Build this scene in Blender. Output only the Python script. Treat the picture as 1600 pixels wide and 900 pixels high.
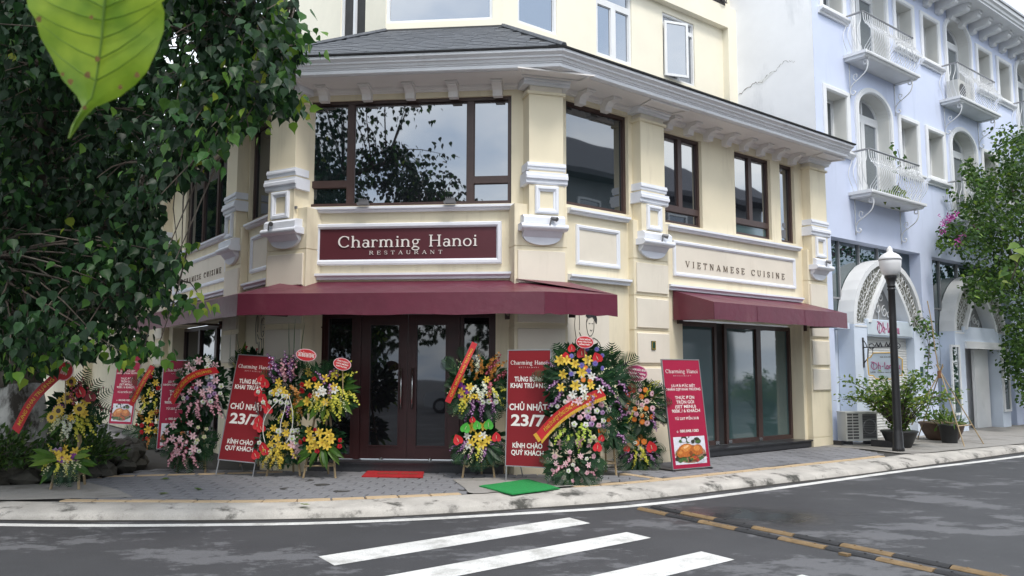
import bpy, bmesh, math, random
import numpy as np
from mathutils import Vector, Matrix

for o in list(bpy.data.objects):
    bpy.data.objects.remove(o)
S = bpy.context.scene
COL = S.collection
R = math.radians
rnd = random.Random(7)

# ------------------------------------------------------------------ camera, sky, sun, exposure
FL, YAW, PITCH, ROLL, EYE = 1290.0, R(-5.87), R(5.77), R(0.1), 1.65
_f = Vector((math.sin(YAW)*math.cos(PITCH), math.cos(YAW)*math.cos(PITCH), math.sin(PITCH)))
_r = Vector((math.cos(YAW), -math.sin(YAW), 0)); _u = _r.cross(_f)
_r, _u = _r*math.cos(ROLL)+_u*math.sin(ROLL), _u*math.cos(ROLL)-_r*math.sin(ROLL)
CAM = Vector((0, 0, EYE))
cd = bpy.data.cameras.new('camera'); cam = bpy.data.objects.new('camera', cd); COL.objects.link(cam)
cd.sensor_width = 36; cd.lens = 36*FL/1600; cd.clip_start = 0.05; cd.clip_end = 800
cam.matrix_world = Matrix(((_r.x, _u.x, -_f.x, 0), (_r.y, _u.y, -_f.y, 0), (_r.z, _u.z, -_f.z, EYE), (0, 0, 0, 1)))
cd.dof.use_dof = True; cd.dof.focus_distance = 13.5; cd.dof.aperture_fstop = 11
S.camera = cam

SUN_EL, SUN_AZ = R(58), R(150)          # azimuth from +Y clockwise: behind the camera, to the right
w = bpy.data.worlds.new('World'); S.world = w; w.use_nodes = True
nt = w.node_tree; nt.nodes.clear()
N = nt.nodes.new; Lk = nt.links.new
out = N('ShaderNodeOutputWorld'); bg = N('ShaderNodeBackground'); bg.inputs[1].default_value = 0.12
sky = N('ShaderNodeTexSky'); sky.sky_type = 'NISHITA'; sky.sun_disc = False
sky.sun_elevation = SUN_EL; sky.sun_rotation = SUN_AZ; sky.air_density = 1.2; sky.dust_density = 3.0
tc = N('ShaderNodeTexCoord'); sep = N('ShaderNodeSeparateXYZ'); Lk(tc.outputs['Generated'], sep.inputs[0])
add = N('ShaderNodeMath'); add.operation = 'ADD'; add.inputs[1].default_value = 0.35; Lk(sep.outputs['Z'], add.inputs[0])
mx = N('ShaderNodeMath'); mx.operation = 'MAXIMUM'; mx.inputs[1].default_value = 0.2; Lk(add.outputs[0], mx.inputs[0])
dv = N('ShaderNodeVectorMath'); dv.operation = 'DIVIDE'; Lk(tc.outputs['Generated'], dv.inputs[0])
cb = N('ShaderNodeCombineXYZ')
for i in range(3): Lk(mx.outputs[0], cb.inputs[i])
Lk(cb.outputs[0], dv.inputs[1])
nz = N('ShaderNodeTexNoise'); nz.inputs['Scale'].default_value = 2.2; nz.inputs['Detail'].default_value = 7; nz.inputs['Roughness'].default_value = .55
Lk(dv.outputs[0], nz.inputs['Vector'])
rp = N('ShaderNodeValToRGB'); rp.color_ramp.elements[0].position = .36; rp.color_ramp.elements[0].color = (5.2, 6.3, 7.8, 1)
rp.color_ramp.elements[1].position = .66; rp.color_ramp.elements[1].color = (12.0, 12.0, 11.6, 1); Lk(nz.outputs[0], rp.inputs[0])
mix = N('ShaderNodeMix'); mix.data_type = 'RGBA'; mix.inputs['Factor'].default_value = .80
Lk(sky.outputs[0], mix.inputs['A']); Lk(rp.outputs[0], mix.inputs['B']); Lk(mix.outputs['Result'], bg.inputs[0]); Lk(bg.outputs[0], out.inputs[0])

sl = bpy.data.lights.new('sun', 'SUN'); sl.energy = 1.3; sl.angle = R(14); sl.color = (1, .95, .88)
sun = bpy.data.objects.new('sun', sl); COL.objects.link(sun)
_sd = Vector((math.sin(SUN_AZ)*math.cos(SUN_EL), math.cos(SUN_AZ)*math.cos(SUN_EL), math.sin(SUN_EL)))
sun.rotation_euler = _sd.to_track_quat('Z', 'Y').to_euler(); sun.location = (6, -8, 14)
S.view_settings.view_transform = 'Standard'; S.view_settings.look = 'None'
S.view_settings.gamma = 1; S.view_settings.use_curve_mapping = False
S.view_settings.exposure = 0.88

# ------------------------------------------------------------------ materials
MATS = {}
def mat(name, col, rough=.6, var=.12, vs=3.0, bump=0.0, bs=60.0, metal=0.0, spec=.5, fine=0.0, stain=None):
    """a surface: base colour with noise variation, optional fine grain, stains and bump"""
    if name in MATS: return MATS[name]
    m = bpy.data.materials.new(name); m.use_nodes = True; t = m.node_tree
    b = t.nodes['Principled BSDF']; b.inputs['Roughness'].default_value = rough
    b.inputs['Metallic'].default_value = metal; b.inputs['Specular IOR Level'].default_value = spec
    co = t.nodes.new('ShaderNodeTexCoord')
    n = t.nodes.new('ShaderNodeTexNoise'); n.inputs['Scale'].default_value = vs; n.inputs['Detail'].default_value = 8; n.inputs['Roughness'].default_value = .6
    t.links.new(co.outputs['Object'], n.inputs['Vector'])
    r = t.nodes.new('ShaderNodeValToRGB'); e = r.color_ramp.elements
    e[0].position = .3; e[1].position = .7
    e[0].color = (*[c*(1-var) for c in col], 1); e[1].color = (*[min(1, c*(1+var)) for c in col], 1)
    t.links.new(n.outputs[0], r.inputs[0]); cur = r.outputs[0]
    if fine:
        n2 = t.nodes.new('ShaderNodeTexNoise'); n2.inputs['Scale'].default_value = 120; n2.inputs['Detail'].default_value = 3
        t.links.new(co.outputs['Object'], n2.inputs['Vector'])
        r2 = t.nodes.new('ShaderNodeValToRGB'); r2.color_ramp.elements[0].color = (1-fine,)*3+(1,); r2.color_ramp.elements[1].color = (1+fine,)*3+(1,)
        r2.color_ramp.elements[0].position = .3; r2.color_ramp.elements[1].position = .7
        t.links.new(n2.outputs[0], r2.inputs[0])
        mm = t.nodes.new('ShaderNodeMix'); mm.data_type = 'RGBA'; mm.blend_type = 'MULTIPLY'; mm.inputs['Factor'].default_value = 1
        t.links.new(cur, mm.inputs['A']); t.links.new(r2.outputs[0], mm.inputs['B']); cur = mm.outputs['Result']
    if stain:
        scol, ss, lo, hi, stretch = stain
        mp = t.nodes.new('ShaderNodeMapping'); mp.inputs['Scale'].default_value = stretch
        t.links.new(co.outputs['Object'], mp.inputs['Vector'])
        n3 = t.nodes.new('ShaderNodeTexNoise'); n3.inputs['Scale'].default_value = ss; n3.inputs['Detail'].default_value = 9; n3.inputs['Roughness'].default_value = .68
        t.links.new(mp.outputs[0], n3.inputs['Vector'])
        r3 = t.nodes.new('ShaderNodeValToRGB'); r3.color_ramp.elements[0].position = lo; r3.color_ramp.elements[1].position = hi
        r3.color_ramp.elements[0].color = (0, 0, 0, 1); r3.color_ramp.elements[1].color = (1, 1, 1, 1)
        t.links.new(n3.outputs[0], r3.inputs[0])
        m3 = t.nodes.new('ShaderNodeMix'); m3.data_type = 'RGBA'
        t.links.new(r3.outputs[0], m3.inputs['Factor']); t.links.new(cur, m3.inputs['A']); m3.inputs['B'].default_value = (*scol, 1); cur = m3.outputs['Result']
    t.links.new(cur, b.inputs['Base Color'])
    if bump:
        n4 = t.nodes.new('ShaderNodeTexNoise'); n4.inputs['Scale'].default_value = bs; n4.inputs['Detail'].default_value = 6
        t.links.new(co.outputs['Object'], n4.inputs['Vector'])
        bp = t.nodes.new('ShaderNodeBump'); bp.inputs['Strength'].default_value = bump; bp.inputs['Distance'].default_value = .02
        t.links.new(n4.outputs[0], bp.inputs['Height']); t.links.new(bp.outputs[0], b.inputs['Normal'])
    MATS[name] = m; return m

def glass(name, col, refl=.25, rough=.02):
    """dark coated window glass: what is behind it shows as its colour, the rest is a mirror"""
    m = bpy.data.materials.new(name); m.use_nodes = True; t = m.node_tree; t.nodes.clear()
    o = t.nodes.new('ShaderNodeOutputMaterial'); d = t.nodes.new('ShaderNodeBsdfDiffuse'); d.inputs[0].default_value = (*col, 1)
    g = t.nodes.new('ShaderNodeBsdfGlossy'); g.inputs['Roughness'].default_value = rough; g.inputs[0].default_value = (.92, .95, 1, 1)
    lw = t.nodes.new('ShaderNodeFresnel'); lw.inputs['IOR'].default_value = 1.5
    a = t.nodes.new('ShaderNodeMath'); a.operation = 'ADD'; a.inputs[1].default_value = refl; a.use_clamp = True
    t.links.new(lw.outputs[0], a.inputs[0])
    co = t.nodes.new('ShaderNodeTexCoord'); n = t.nodes.new('ShaderNodeTexNoise'); n.inputs['Scale'].default_value = .9; n.inputs['Detail'].default_value = 1
    t.links.new(co.outputs['Object'], n.inputs['Vector'])
    bp = t.nodes.new('ShaderNodeBump'); bp.inputs['Strength'].default_value = .012; bp.inputs['Distance'].default_value = .3
    t.links.new(n.outputs[0], bp.inputs['Height']); t.links.new(bp.outputs[0], g.inputs['Normal'])
    x = t.nodes.new('ShaderNodeMixShader'); t.links.new(a.outputs[0], x.inputs[0]); t.links.new(d.outputs[0], x.inputs[1]); t.links.new(g.outputs[0], x.inputs[2])
    t.links.new(x.outputs[0], o.inputs[0]); MATS[name] = m; return m

def leafmat(name, cols, trans=.3, rough=.45):
    """leaves: a ramp of greens picked per leaf, partly translucent"""
    m = bpy.data.materials.new(name); m.use_nodes = True; t = m.node_tree; b = t.nodes['Principled BSDF']
    o = [n for n in t.nodes if n.type == 'OUTPUT_MATERIAL'][0]
    g = t.nodes.new('ShaderNodeNewGeometry'); oi = t.nodes.new('ShaderNodeObjectInfo')
    a = t.nodes.new('ShaderNodeMath'); a.operation = 'ADD'; t.links.new(g.outputs['Random Per Island'], a.inputs[0]); t.links.new(oi.outputs['Random'], a.inputs[1])
    fr = t.nodes.new('ShaderNodeMath'); fr.operation = 'FRACT'; t.links.new(a.outputs[0], fr.inputs[0])
    r = t.nodes.new('ShaderNodeValToRGB'); e = r.color_ramp.elements
    while len(e) < len(cols): e.new(.5)
    for i, (p, c) in enumerate(cols): e[i].position = p; e[i].color = (*c, 1)
    t.links.new(fr.outputs[0], r.inputs[0]); t.links.new(r.outputs[0], b.inputs['Base Color']); b.inputs['Roughness'].default_value = rough
    b.inputs['Specular IOR Level'].default_value = .25
    tr = t.nodes.new('ShaderNodeBsdfTranslucent'); hs = t.nodes.new('ShaderNodeHueSaturation'); hs.inputs['Value'].default_value = 1.7; hs.inputs['Hue'].default_value = .48
    t.links.new(r.outputs[0], hs.inputs['Color']); t.links.new(hs.outputs[0], tr.inputs[0])
    x = t.nodes.new('ShaderNodeMixShader'); x.inputs[0].default_value = trans
    t.links.new(b.outputs[0], x.inputs[1]); t.links.new(tr.outputs[0], x.inputs[2]); t.links.new(x.outputs[0], o.inputs[0])
    MATS[name] = m; return m

mat('cream', (.77, .69, .515), .75, .05, 1.2, .05, 90, stain=((.48, .40, .28), 3.2, .53, .95, (1, 1, .14)))
mat('cream_pale', (.73, .67, .57), .75, .05, 1.5, .05, 90, stain=((.54, .48, .38), 3.4, .56, .95, (1, 1, .16)))
mat('upper_cream', (.84, .79, .65), .75, .04, 1.2, .05, 90)
mat('trim_white', (.76, .78, .84), .55, .05, 2.0, .03, 60, stain=((.45, .46, .48), 2.2, .66, .95, (1, 1, .6)))
mat('cornice_white', (.78, .79, .82), .6, .06, 1.5, .03, 60, stain=((.36, .36, .36), 1.8, .6, .92, (1, 1, 1)))
mat('soffit', (.78, .75, .73), .7, .05, 1.4)
mat('blue_wall', (.61, .67, .84), .75, .05, .8, .04, 80, stain=((.45, .51, .64), 2.6, .56, .95, (1, 1, .14)))
mat('blue_pale', (.62, .69, .80), .75, .05, .9, .04, 80, stain=((.42, .47, .55), 1.1, .6, .95, (1, 1, .3)))
mat('party_wall', (.83, .84, .87), .85, .06, .7, .08, 50, stain=((.48, .50, .54), .9, .56, .85, (1, 1, .3)))
mat('white', (.74, .75, .76), .55, .05, 2, .03, 60, stain=((.42, .43, .42), 2.0, .62, .92, (1, 1, .5)))
mat('iron_white', (.72, .73, .74), .5, .05, 8)
mat('reveal_white', (.66, .66, .63), .6, .05, 2)
mat('maroon_cloth', (.120, .016, .036), .38, .12, 2.5, .22, 9, spec=.7, stain=((.17, .05, .065), 2.2, .55, .9, (1, 1, .6)))
mat('maroon_sign', (.085, .014, .022), .45, .06, 2)
mat('lettering_white', (.80, .76, .72), .5, .03)
mat('lettering_dark', (.10, .075, .05), .5, .1)
mat('frame_brown', (.062, .036, .032), .42, .15, 6, spec=.5)
mat('frame_light_brown', (.10, .068, .062), .42, .15, 6)
mat('door_wood', (.045, .012, .013), .38, .2, 4)
mat('granite', (.030, .031, .036), .3, .3, 30, spec=.5)
mat('slate', (.085, .092, .105), .65, .35, 6, .15, 40)
mat('slate_dark', (.035, .035, .037), .8, .2, 6)
mat('steel', (.55, .55, .56), .25, .05, metal=1.0)
mat('grey_metal', (.33, .33, .34), .4, .1, metal=.6)
mat('black_iron', (.018, .018, .020), .45, .2)
mat('asphalt', (.058, .058, .062), .8)
mat('paint_white', (.62, .615, .595), .7, .12, 2.0, .15, 60, fine=.22, stain=((.20, .19, .165), 2.4, .50, .80, (1, 1, 1)))
mat('kerb', (.42, .395, .36), .9, .22, 2.2, .35, 22, fine=.15, stain=((.06, .058, .050), 2.1, .53, .64, (1, 1, 1)))
mat('concrete', (.30, .285, .265), .88, .2, 1.3, .3, 30, fine=.15, stain=((.09, .08, .068), 1.3, .48, .72, (1, 1, 1)))
mat('paver', (.200, .200, .212), .75, .28, .9, .2, 50, fine=.15, stain=((.08, .08, .085), .9, .56, .8, (1, 1, 1)))
mat('joint', (.045, .043, .04), .95, .2, 8)
mat('tile_tan', (.50, .37, .23), .75, .15, 2.5, .1, 50, fine=.1, stain=((.25, .22, .18), 2.0, .5, .8, (1, 1, 1)))
mat('rubber_black', (.022, .022, .024), .7, .2, 10, .2, 60)
mat('rubber_yellow', (.19, .125, .060), .75, .25, 8, .2, 60, stain=((.09, .07, .05), 5, .5, .8, (1, 1, 1)))
mat('mat_red', (.42, .012, .016), .95, .12, 20, .6, 220)
mat('mat_green', (.012, .26, .060), .95, .15, 25, .6, 200)
mat('banner_red', (.22, .014, .020), .55, .06, 2, spec=.25)
mat('banner_crimson', (.33, .012, .048), .55, .06, 2, spec=.25)
mat('banner_back', (.45, .44, .43), .6, .05)
mat('ribbon_red', (.46, .012, .018), .42, .08, 4)
mat('gold', (.62, .36, .03), .45, .1, 8)
mat('card_red', (.50, .02, .025), .45, .05)
mat('card_magenta', (.36, .012, .11), .45, .05)
mat('pale_pink', (.72, .45, .48), .5, .05)
mat('bamboo', (.34, .25, .14), .6, .2, 6)
mat('bark', (.075, .058, .045), .9, .35, 5, .8, 14, stain=((.16, .15, .12), 3, .5, .7, (1, 1, .4)))
mat('whitewash', (.44, .43, .40), .9, .3, 3, .7, 14, stain=((.045, .038, .03), 2.6, .48, .60, (1, 1, .5)))
mat('stone', (.060, .056, .046), .9, .35, 3, .6, 12)
mat('soil', (.04, .03, .022), 1, .3, 10, .5, 20)
mat('shutter', (.66, .66, .64), .5, .04, 2)
mat('plastic_white', (.58, .58, .55), .5, .05, 2)
mat('louvre_dark', (.09, .09, .09), .6, .1)
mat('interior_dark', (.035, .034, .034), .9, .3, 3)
mat('interior_grey', (.24, .24, .24), .85, .15, 1.5)
mat('pot_brown', (.10, .062, .045), .6, .25, 6)
mat('pot_black', (.022, .023, .025), .5, .2, 6)
mat('plaque_green', (.006, .05, .03), .35, .1)
mat('device_grey', (.16, .16, .17), .4, .1)
mat('sign_pale', (.55, .62, .68), .5, .05)
mat('magenta_letters', (.34, .02, .13), .5, .1)
mat('opposite_wall', (.22, .23, .24), .8, .1)
mat('opposite_roof', (.07, .07, .08), .8, .1)
mat('car_silver', (.45, .46, .48), .3, .03, metal=.7)
mat('lamp_white', (.72, .72, .73), .35, .03)
mat('clay', (.24, .11, .06), .8, .2)
glass('glass_dark', (.010, .011, .014), .25)
glass('glass_upper', (.045, .055, .070), .30)
glass('glass_teal', (.060, .105, .105), .10, .05)
glass('glass_door', (.010, .010, .012), .05)
glass('glass_tint', (.010, .016, .018), .16)
glass('glass_green', (.020, .045, .040), .12)
glass('glass_pale', (.10, .12, .13), .22)
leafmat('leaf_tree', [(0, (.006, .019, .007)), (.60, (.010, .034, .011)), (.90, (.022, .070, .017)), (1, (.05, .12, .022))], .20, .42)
leafmat('leaf_tree_lit_young', [(0, (.022, .075, .020)), (.55, (.045, .13, .025)), (.85, (.12, .24, .03)), (1, (.30, .36, .05))], .35, .42)  # young leaves at the crown edge, with the light on them put into the colour
leafmat('leaf_back', [(0, (.012, .028, .010)), (.7, (.020, .050, .015)), (1, (.05, .10, .02))], .2)
leafmat('leaf_shrub', [(0, (.020, .045, .012)), (.6, (.035, .085, .018)), (1, (.09, .16, .03))], .25)
leafmat('leaf_bush', [(0, (.035, .085, .015)), (.5, (.07, .15, .025)), (1, (.22, .28, .05))], .35)
leafmat('leaf_vine', [(0, (.018, .046, .011)), (.55, (.040, .095, .018)), (.9, (.07, .14, .022)), (1, (.17, .27, .035))], .30)
leafmat('leaf_palm', [(0, (.009, .032, .014)), (.6, (.018, .058, .025)), (1, (.04, .10, .035))], .2, .4)
leafmat('leaf_grassy', [(0, (.03, .08, .012)), (.6, (.06, .14, .02)), (1, (.13, .22, .03))], .3, .4)

# the road: worn asphalt with paler dusty patches and a wet place beside the speed bumps
def asphalt():
    m = MATS['asphalt']; t = m.node_tree; t.nodes.clear(); n = t.nodes.new; l = t.links.new
    o = n('ShaderNodeOutputMaterial'); b = n('ShaderNodeBsdfPrincipled'); l(b.outputs[0], o.inputs[0])
    co = n('ShaderNodeTexCoord')
    def noise(sc, det=8, ro=.6, stretch=None):
        x = n('ShaderNodeTexNoise'); x.inputs['Scale'].default_value = sc; x.inputs['Detail'].default_value = det; x.inputs['Roughness'].default_value = ro
        if stretch:
            mp = n('ShaderNodeMapping'); mp.inputs['Scale'].default_value = stretch; mp.inputs['Rotation'].default_value = (0, 0, R(-25)); l(co.outputs['Object'], mp.inputs[0]); l(mp.outputs[0], x.inputs['Vector'])
        else: l(co.outputs['Object'], x.inputs['Vector'])
        return x.outputs[0]
    def ramp(v, a, ca, bb, cb_):
        x = n('ShaderNodeValToRGB'); e = x.color_ramp.elements; e[0].position = a; e[1].position = bb
        e[0].color = (*ca, 1) if len(ca) == 3 else ca; e[1].color = (*cb_, 1); l(v, x.inputs[0]); return x.outputs[0]
    base = ramp(noise(.7, 10, .7), .3, (.042, .042, .046), .7, (.066, .066, .071))
    patch = ramp(noise(.50, 14, .76, (1.0, 1.5, 1)), .53, (0, 0, 0), .565, (1, 1, 1))
    m1 = n('ShaderNodeMix'); m1.data_type = 'RGBA'; sc = n('ShaderNodeMath'); sc.operation = 'MULTIPLY'; sc.inputs[1].default_value = .62; l(patch, sc.inputs[0])
    l(sc.outputs[0], m1.inputs['Factor']); l(base, m1.inputs['A']); m1.inputs['B'].default_value = (.185, .185, .195, 1)
    g = ramp(noise(75, 6, .75), .38, (.62, .62, .62), .64, (1.0, 1.0, 1.0))
    m2 = n('ShaderNodeMix'); m2.data_type = 'RGBA'; m2.blend_type = 'MULTIPLY'; m2.inputs['Factor'].default_value = 1; l(m1.outputs['Result'], m2.inputs['A']); l(g, m2.inputs['B'])
    # wet place
    mp = n('ShaderNodeMapping'); mp.vector_type = 'POINT'; mp.inputs['Location'].default_value = (-1.75, -9.95, 0); l(co.outputs['Object'], mp.inputs[0])
    mp2 = n('ShaderNodeMapping'); mp2.inputs['Rotation'].default_value = (0, 0, R(-42)); mp2.inputs['Scale'].default_value = (.62, 1.15, 0); l(mp.outputs[0], mp2.inputs[0])
    ln = n('ShaderNodeVectorMath'); ln.operation = 'LENGTH'; l(mp2.outputs[0], ln.inputs[0])
    ad = n('ShaderNodeMath'); ad.operation = 'MULTIPLY_ADD'; ad.inputs[1].default_value = 1.3; l(noise(1.6, 6), ad.inputs[0]); l(ln.outputs['Value'], ad.inputs[2])
    wet = ramp(ad.outputs[0], 1.25, (1, 1, 1), 1.75, (0, 0, 0))
    # colour ramps clamp to 0..1, so scale the distance first
    ds = n('ShaderNodeMath'); ds.operation = 'MULTIPLY'; ds.inputs[1].default_value = .4; l(ad.outputs[0], ds.inputs[0])
    wet = ramp(ds.outputs[0], .36, (.85, .85, .85), .62, (0, 0, 0))
    m3 = n('ShaderNodeMix'); m3.data_type = 'RGBA'; l(wet, m3.inputs['Factor']); l(m2.outputs['Result'], m3.inputs['A']); m3.inputs['B'].default_value = (.030, .030, .032, 1)
    l(m3.outputs['Result'], b.inputs['Base Color'])
    mr = n('ShaderNodeMapRange'); mr.inputs['To Min'].default_value = .72; mr.inputs['To Max'].default_value = .10; l(wet, mr.inputs['Value']); l(mr.outputs[0], b.inputs['Roughness'])
    bp = n('ShaderNodeBump'); bp.inputs['Distance'].default_value = .006; l(noise(160, 3), bp.inputs['Height'])
    mr2 = n('ShaderNodeMapRange'); mr2.inputs['To Min'].default_value = .55; mr2.inputs['To Max'].default_value = .03; l(wet, mr2.inputs['Value']); l(mr2.outputs[0], bp.inputs['Strength'])
    l(bp.outputs[0], b.inputs['Normal'])
asphalt()

# ------------------------------------------------------------------ geometry helpers
Z = Vector((0, 0, 1))
class Frame:
    """a wall's own axes: u along it, v out of it, z up"""
    def __init__(s, O, D, Nn): s.O, s.D, s.N = Vector(O), Vector(D).normalized(), Vector(Nn).normalized()
    def P(s, u, v, z): return s.O+s.D*u+s.N*v+Z*z
    def M(s, u, v, z): 
        y = -s.N; p = s.P(u, v, z)
        return Matrix(((s.D.x, y.x, 0, p.x), (s.D.y, y.y, 0, p.y), (0, 0, 1, p.z), (0, 0, 0, 1)))
    def shift(s, v): return Frame(s.O+s.N*v, s.D, s.N)
LOC = Frame((0, 0, 0), (1, 0, 0), (0, -1, 0))
def ang(a): return math.cos(R(a)), math.sin(R(a))
CR_, CL_ = Vector((-.806, 12.7, 0)), Vector((-4.94, 12.7, 0))
FF = Frame((0, 12.7, 0), (1, 0, 0), (0, -1, 0))
c, s_ = ang(45); FR = Frame(CR_, (c, s_, 0), (s_, -c, 0))
c, s_ = ang(48); FLf = Frame(CL_, (c, -s_, 0), (-s_, -c, 0))      # u runs towards the corner: negative leftwards
c, s_ = ang(22.5); FCR = Frame(CR_, (c, s_, 0), (s_, -c, 0))
c, s_ = ang(24); FCL = Frame(CL_, (c, -s_, 0), (-s_, -c, 0))
TR, TL = math.tan(R(22.5)), math.tan(R(24))

WM = {}
class MB:
    def __init__(s): s.v = []; s.f = []; s.m = []; s.mats = []; s.cur = 0
    def use(s, name):
        if name not in s.mats: s.mats.append(name)
        s.cur = s.mats.index(name); return s
    def add(s, pts, faces):
        o = len(s.v); s.v += [tuple(p) for p in pts]
        for f in faces: s.f.append([o+i for i in f]); s.m.append(s.cur)
    def box(s, F, u0, u1, v0, v1, z0, z1):
        p = [F.P(u, v, z) for z in (z0, z1) for v in (v0, v1) for u in (u0, u1)]
        s.add(p, [(0, 1, 3, 2), (4, 6, 7, 5), (0, 4, 5, 1), (2, 3, 7, 6), (0, 2, 6, 4), (1, 5, 7, 3)])
    def quad(s, a, b, c, d): s.add([a, b, c, d], [(0, 1, 2, 3)])
    def poly(s, pts): s.add(pts, [tuple(range(len(pts)))])
    def strip(s, F, u0, u1, prof, k0=0., k1=0.):
        """a closed profile [(v, z)] run along u; k tilts the ends by v for mitres"""
        n = len(prof); p = [F.P(u0+k0*v, v, z) for v, z in prof]+[F.P(u1+k1*v, v, z) for v, z in prof]
        s.add(p, [(i, (i+1) % n, n+(i+1) % n, n+i) for i in range(n)]+[tuple(range(n-1, -1, -1)), tuple(range(n, 2*n))])
    def rframe(s, F, u0, u1, z0, z1, prof):
        """picture-frame moulding: prof = closed [(inset, v)]"""
        n = len(prof); p = []
        for cu, cz in ((0, 0), (1, 0), (1, 1), (0, 1)):
            for ins, v in prof:
                p.append(F.P((u1-ins) if cu else (u0+ins), v, (z1-ins) if cz else (z0+ins)))
        fs = []
        for k in range(4):
            a, b = k*n, ((k+1) % 4)*n
            for i in range(n): j = (i+1) % n; fs.append((a+i, a+j, b+j, b+i))
        s.add(p, fs)
    def ring(s, F, u0, u1, z0, z1, wd, v0, v1): s.rframe(F, u0, u1, z0, z1, [(0, v0), (0, v1), (wd, v1), (wd, v0)])
    def prism(s, F, pts, v0, v1):
        """a polygon in (u, z) given depth from v0 to v1"""
        n = len(pts); p = [F.P(u, v0, z) for u, z in pts]+[F.P(u, v1, z) for u, z in pts]
        s.add(p, [(i, (i+1) % n, n+(i+1) % n, n+i) for i in range(n)]+[tuple(range(n-1, -1, -1)), tuple(range(n, 2*n))])
    def arcband(s, F, outer, inner, v0, v1):
        """band between two polylines of equal length in (u, z)"""
        n = len(outer); p = []
        for v in (v0, v1):
            p += [F.P(u, v, z) for u, z in outer]+[F.P(u, v, z) for u, z in inner]
        fs = []
        for i in range(n-1):
            fs += [(i, i+1, n+i+1, n+i), (2*n+i, 3*n+i, 3*n+i+1, 2*n+i+1), (i, 2*n+i, 2*n+i+1, i+1), (n+i, n+i+1, 3*n+i+1, 3*n+i)]
        fs += [(0, n, 3*n, 2*n), (n-1, 3*n-1, 4*n-1, 2*n-1)]
        s.add(p, fs)
    def tube(s, pts, r, seg=6, cap=True):
        pts = [Vector(p) for p in pts]; n = len(pts)
        rs = r if isinstance(r, (list, tuple)) else [r]*n
        t0 = (pts[1]-pts[0]).normalized(); ref = Vector((0, 0, 1)) if abs(t0.z) < .9 else Vector((1, 0, 0))
        a = t0.cross(ref).normalized(); vv = []
        for i in range(n):
            t = (pts[min(i+1, n-1)]-pts[max(i-1, 0)])
            if t.length < 1e-9: t = t0
            t.normalize(); a = (a-t*a.dot(t)); a = a.normalized() if a.length > 1e-6 else t.orthogonal().normalized(); b = t.cross(a)
            for k in range(seg):
                an = 2*math.pi*k/seg; vv.append(pts[i]+(a*math.cos(an)+b*math.sin(an))*rs[i])
        fs = [(i*seg+k, i*seg+(k+1) % seg, (i+1)*seg+(k+1) % seg, (i+1)*seg+k) for i in range(n-1) for k in range(seg)]
        if cap: fs += [tuple(range(seg-1, -1, -1)), tuple(range((n-1)*seg, n*seg))]
        s.add(vv, fs)
    def lathe(s, c, prof, seg=20):
        c = Vector(c); n = len(prof); vv = []
        for r, z in prof:
            for k in range(seg):
                a = 2*math.pi*k/seg; vv.append(c+Vector((r*math.cos(a), r*math.sin(a), z)))
        fs = [(i*seg+k, i*seg+(k+1) % seg, (i+1)*seg+(k+1) % seg, (i+1)*seg+k) for i in range(n-1) for k in range(seg)]
        fs += [tuple(range(seg-1, -1, -1)), tuple(range((n-1)*seg, n*seg))]
        s.add(vv, fs)
    def mesh(s, name, mats=None, smooth=False):
        me = bpy.data.meshes.new(name); me.from_pydata(s.v, [], s.f)
        for nm in (mats or s.mats): me.materials.append(MATS[nm])
        if s.mats and not mats: me.polygons.foreach_set('material_index', s.m)
        b = bmesh.new(); b.from_mesh(me); bmesh.ops.recalc_face_normals(b, faces=b.faces); b.to_mesh(me); b.free()
        if smooth: me.polygons.foreach_set('use_smooth', [True]*len(me.polygons))
        return me
    def build(s, name, m=None, parent=None, world=True, smooth=False):
        return link(name, s.mesh(name, [m] if m else None, smooth), parent, world=world)

def link(name, me, parent=None, M=None, world=True):
    o = bpy.data.objects.new(name, me); COL.objects.link(o)
    if M is not None: o.matrix_basis = M
    if parent is not None:
        o.parent = parent
        if world: o.matrix_parent_inverse = WM.get(parent.name, Matrix()).inverted(); WM[o.name] = M.copy() if M is not None else Matrix()
    return o
def thing(name, label, cat, loc=(0, 0, 0), rz=0., group=None):
    o = bpy.data.objects.new(name, None); COL.objects.link(o); o.empty_display_size = .2
    o.location = loc; o.rotation_euler = (0, 0, rz); o['label'] = label; o['category'] = cat
    if group: o['group'] = group
    WM[o.name] = Matrix.Translation(Vector(loc)) @ Matrix.Rotation(rz, 4, 'Z')
    return o
def tag(o, label, cat, group=None):
    o['label'] = label; o['category'] = cat
    if group: o['group'] = group
    return o
def struct(o, label=None):
    o['kind'] = 'structure'
    if label: o['label'] = label
    return o
def stuff(o): o['kind'] = 'stuff'; return o
def ray(px, py): return (_r*(px-800)+_u*(450-py)+_f*FL)
def at_depth(px, py, d): return CAM+ray(px, py)*(d/FL)
def ground(px, py, z=.12): q = ray(px, py); return CAM+q*((z-EYE)/q.z)
def proj(p):
    q = Vector(p)-CAM; d = q.dot(_f)
    return (800+FL*q.dot(_r)/d, 450-FL*q.dot(_u)/d, d) if d > .05 else (None, None, d)
def arc(cx, cz, rx, rz, a0, a1, n=16): return [(cx+rx*math.cos(R(a0+(a1-a0)*i/n)), cz+rz*math.sin(R(a0+(a1-a0)*i/n))) for i in range(n+1)]

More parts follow.
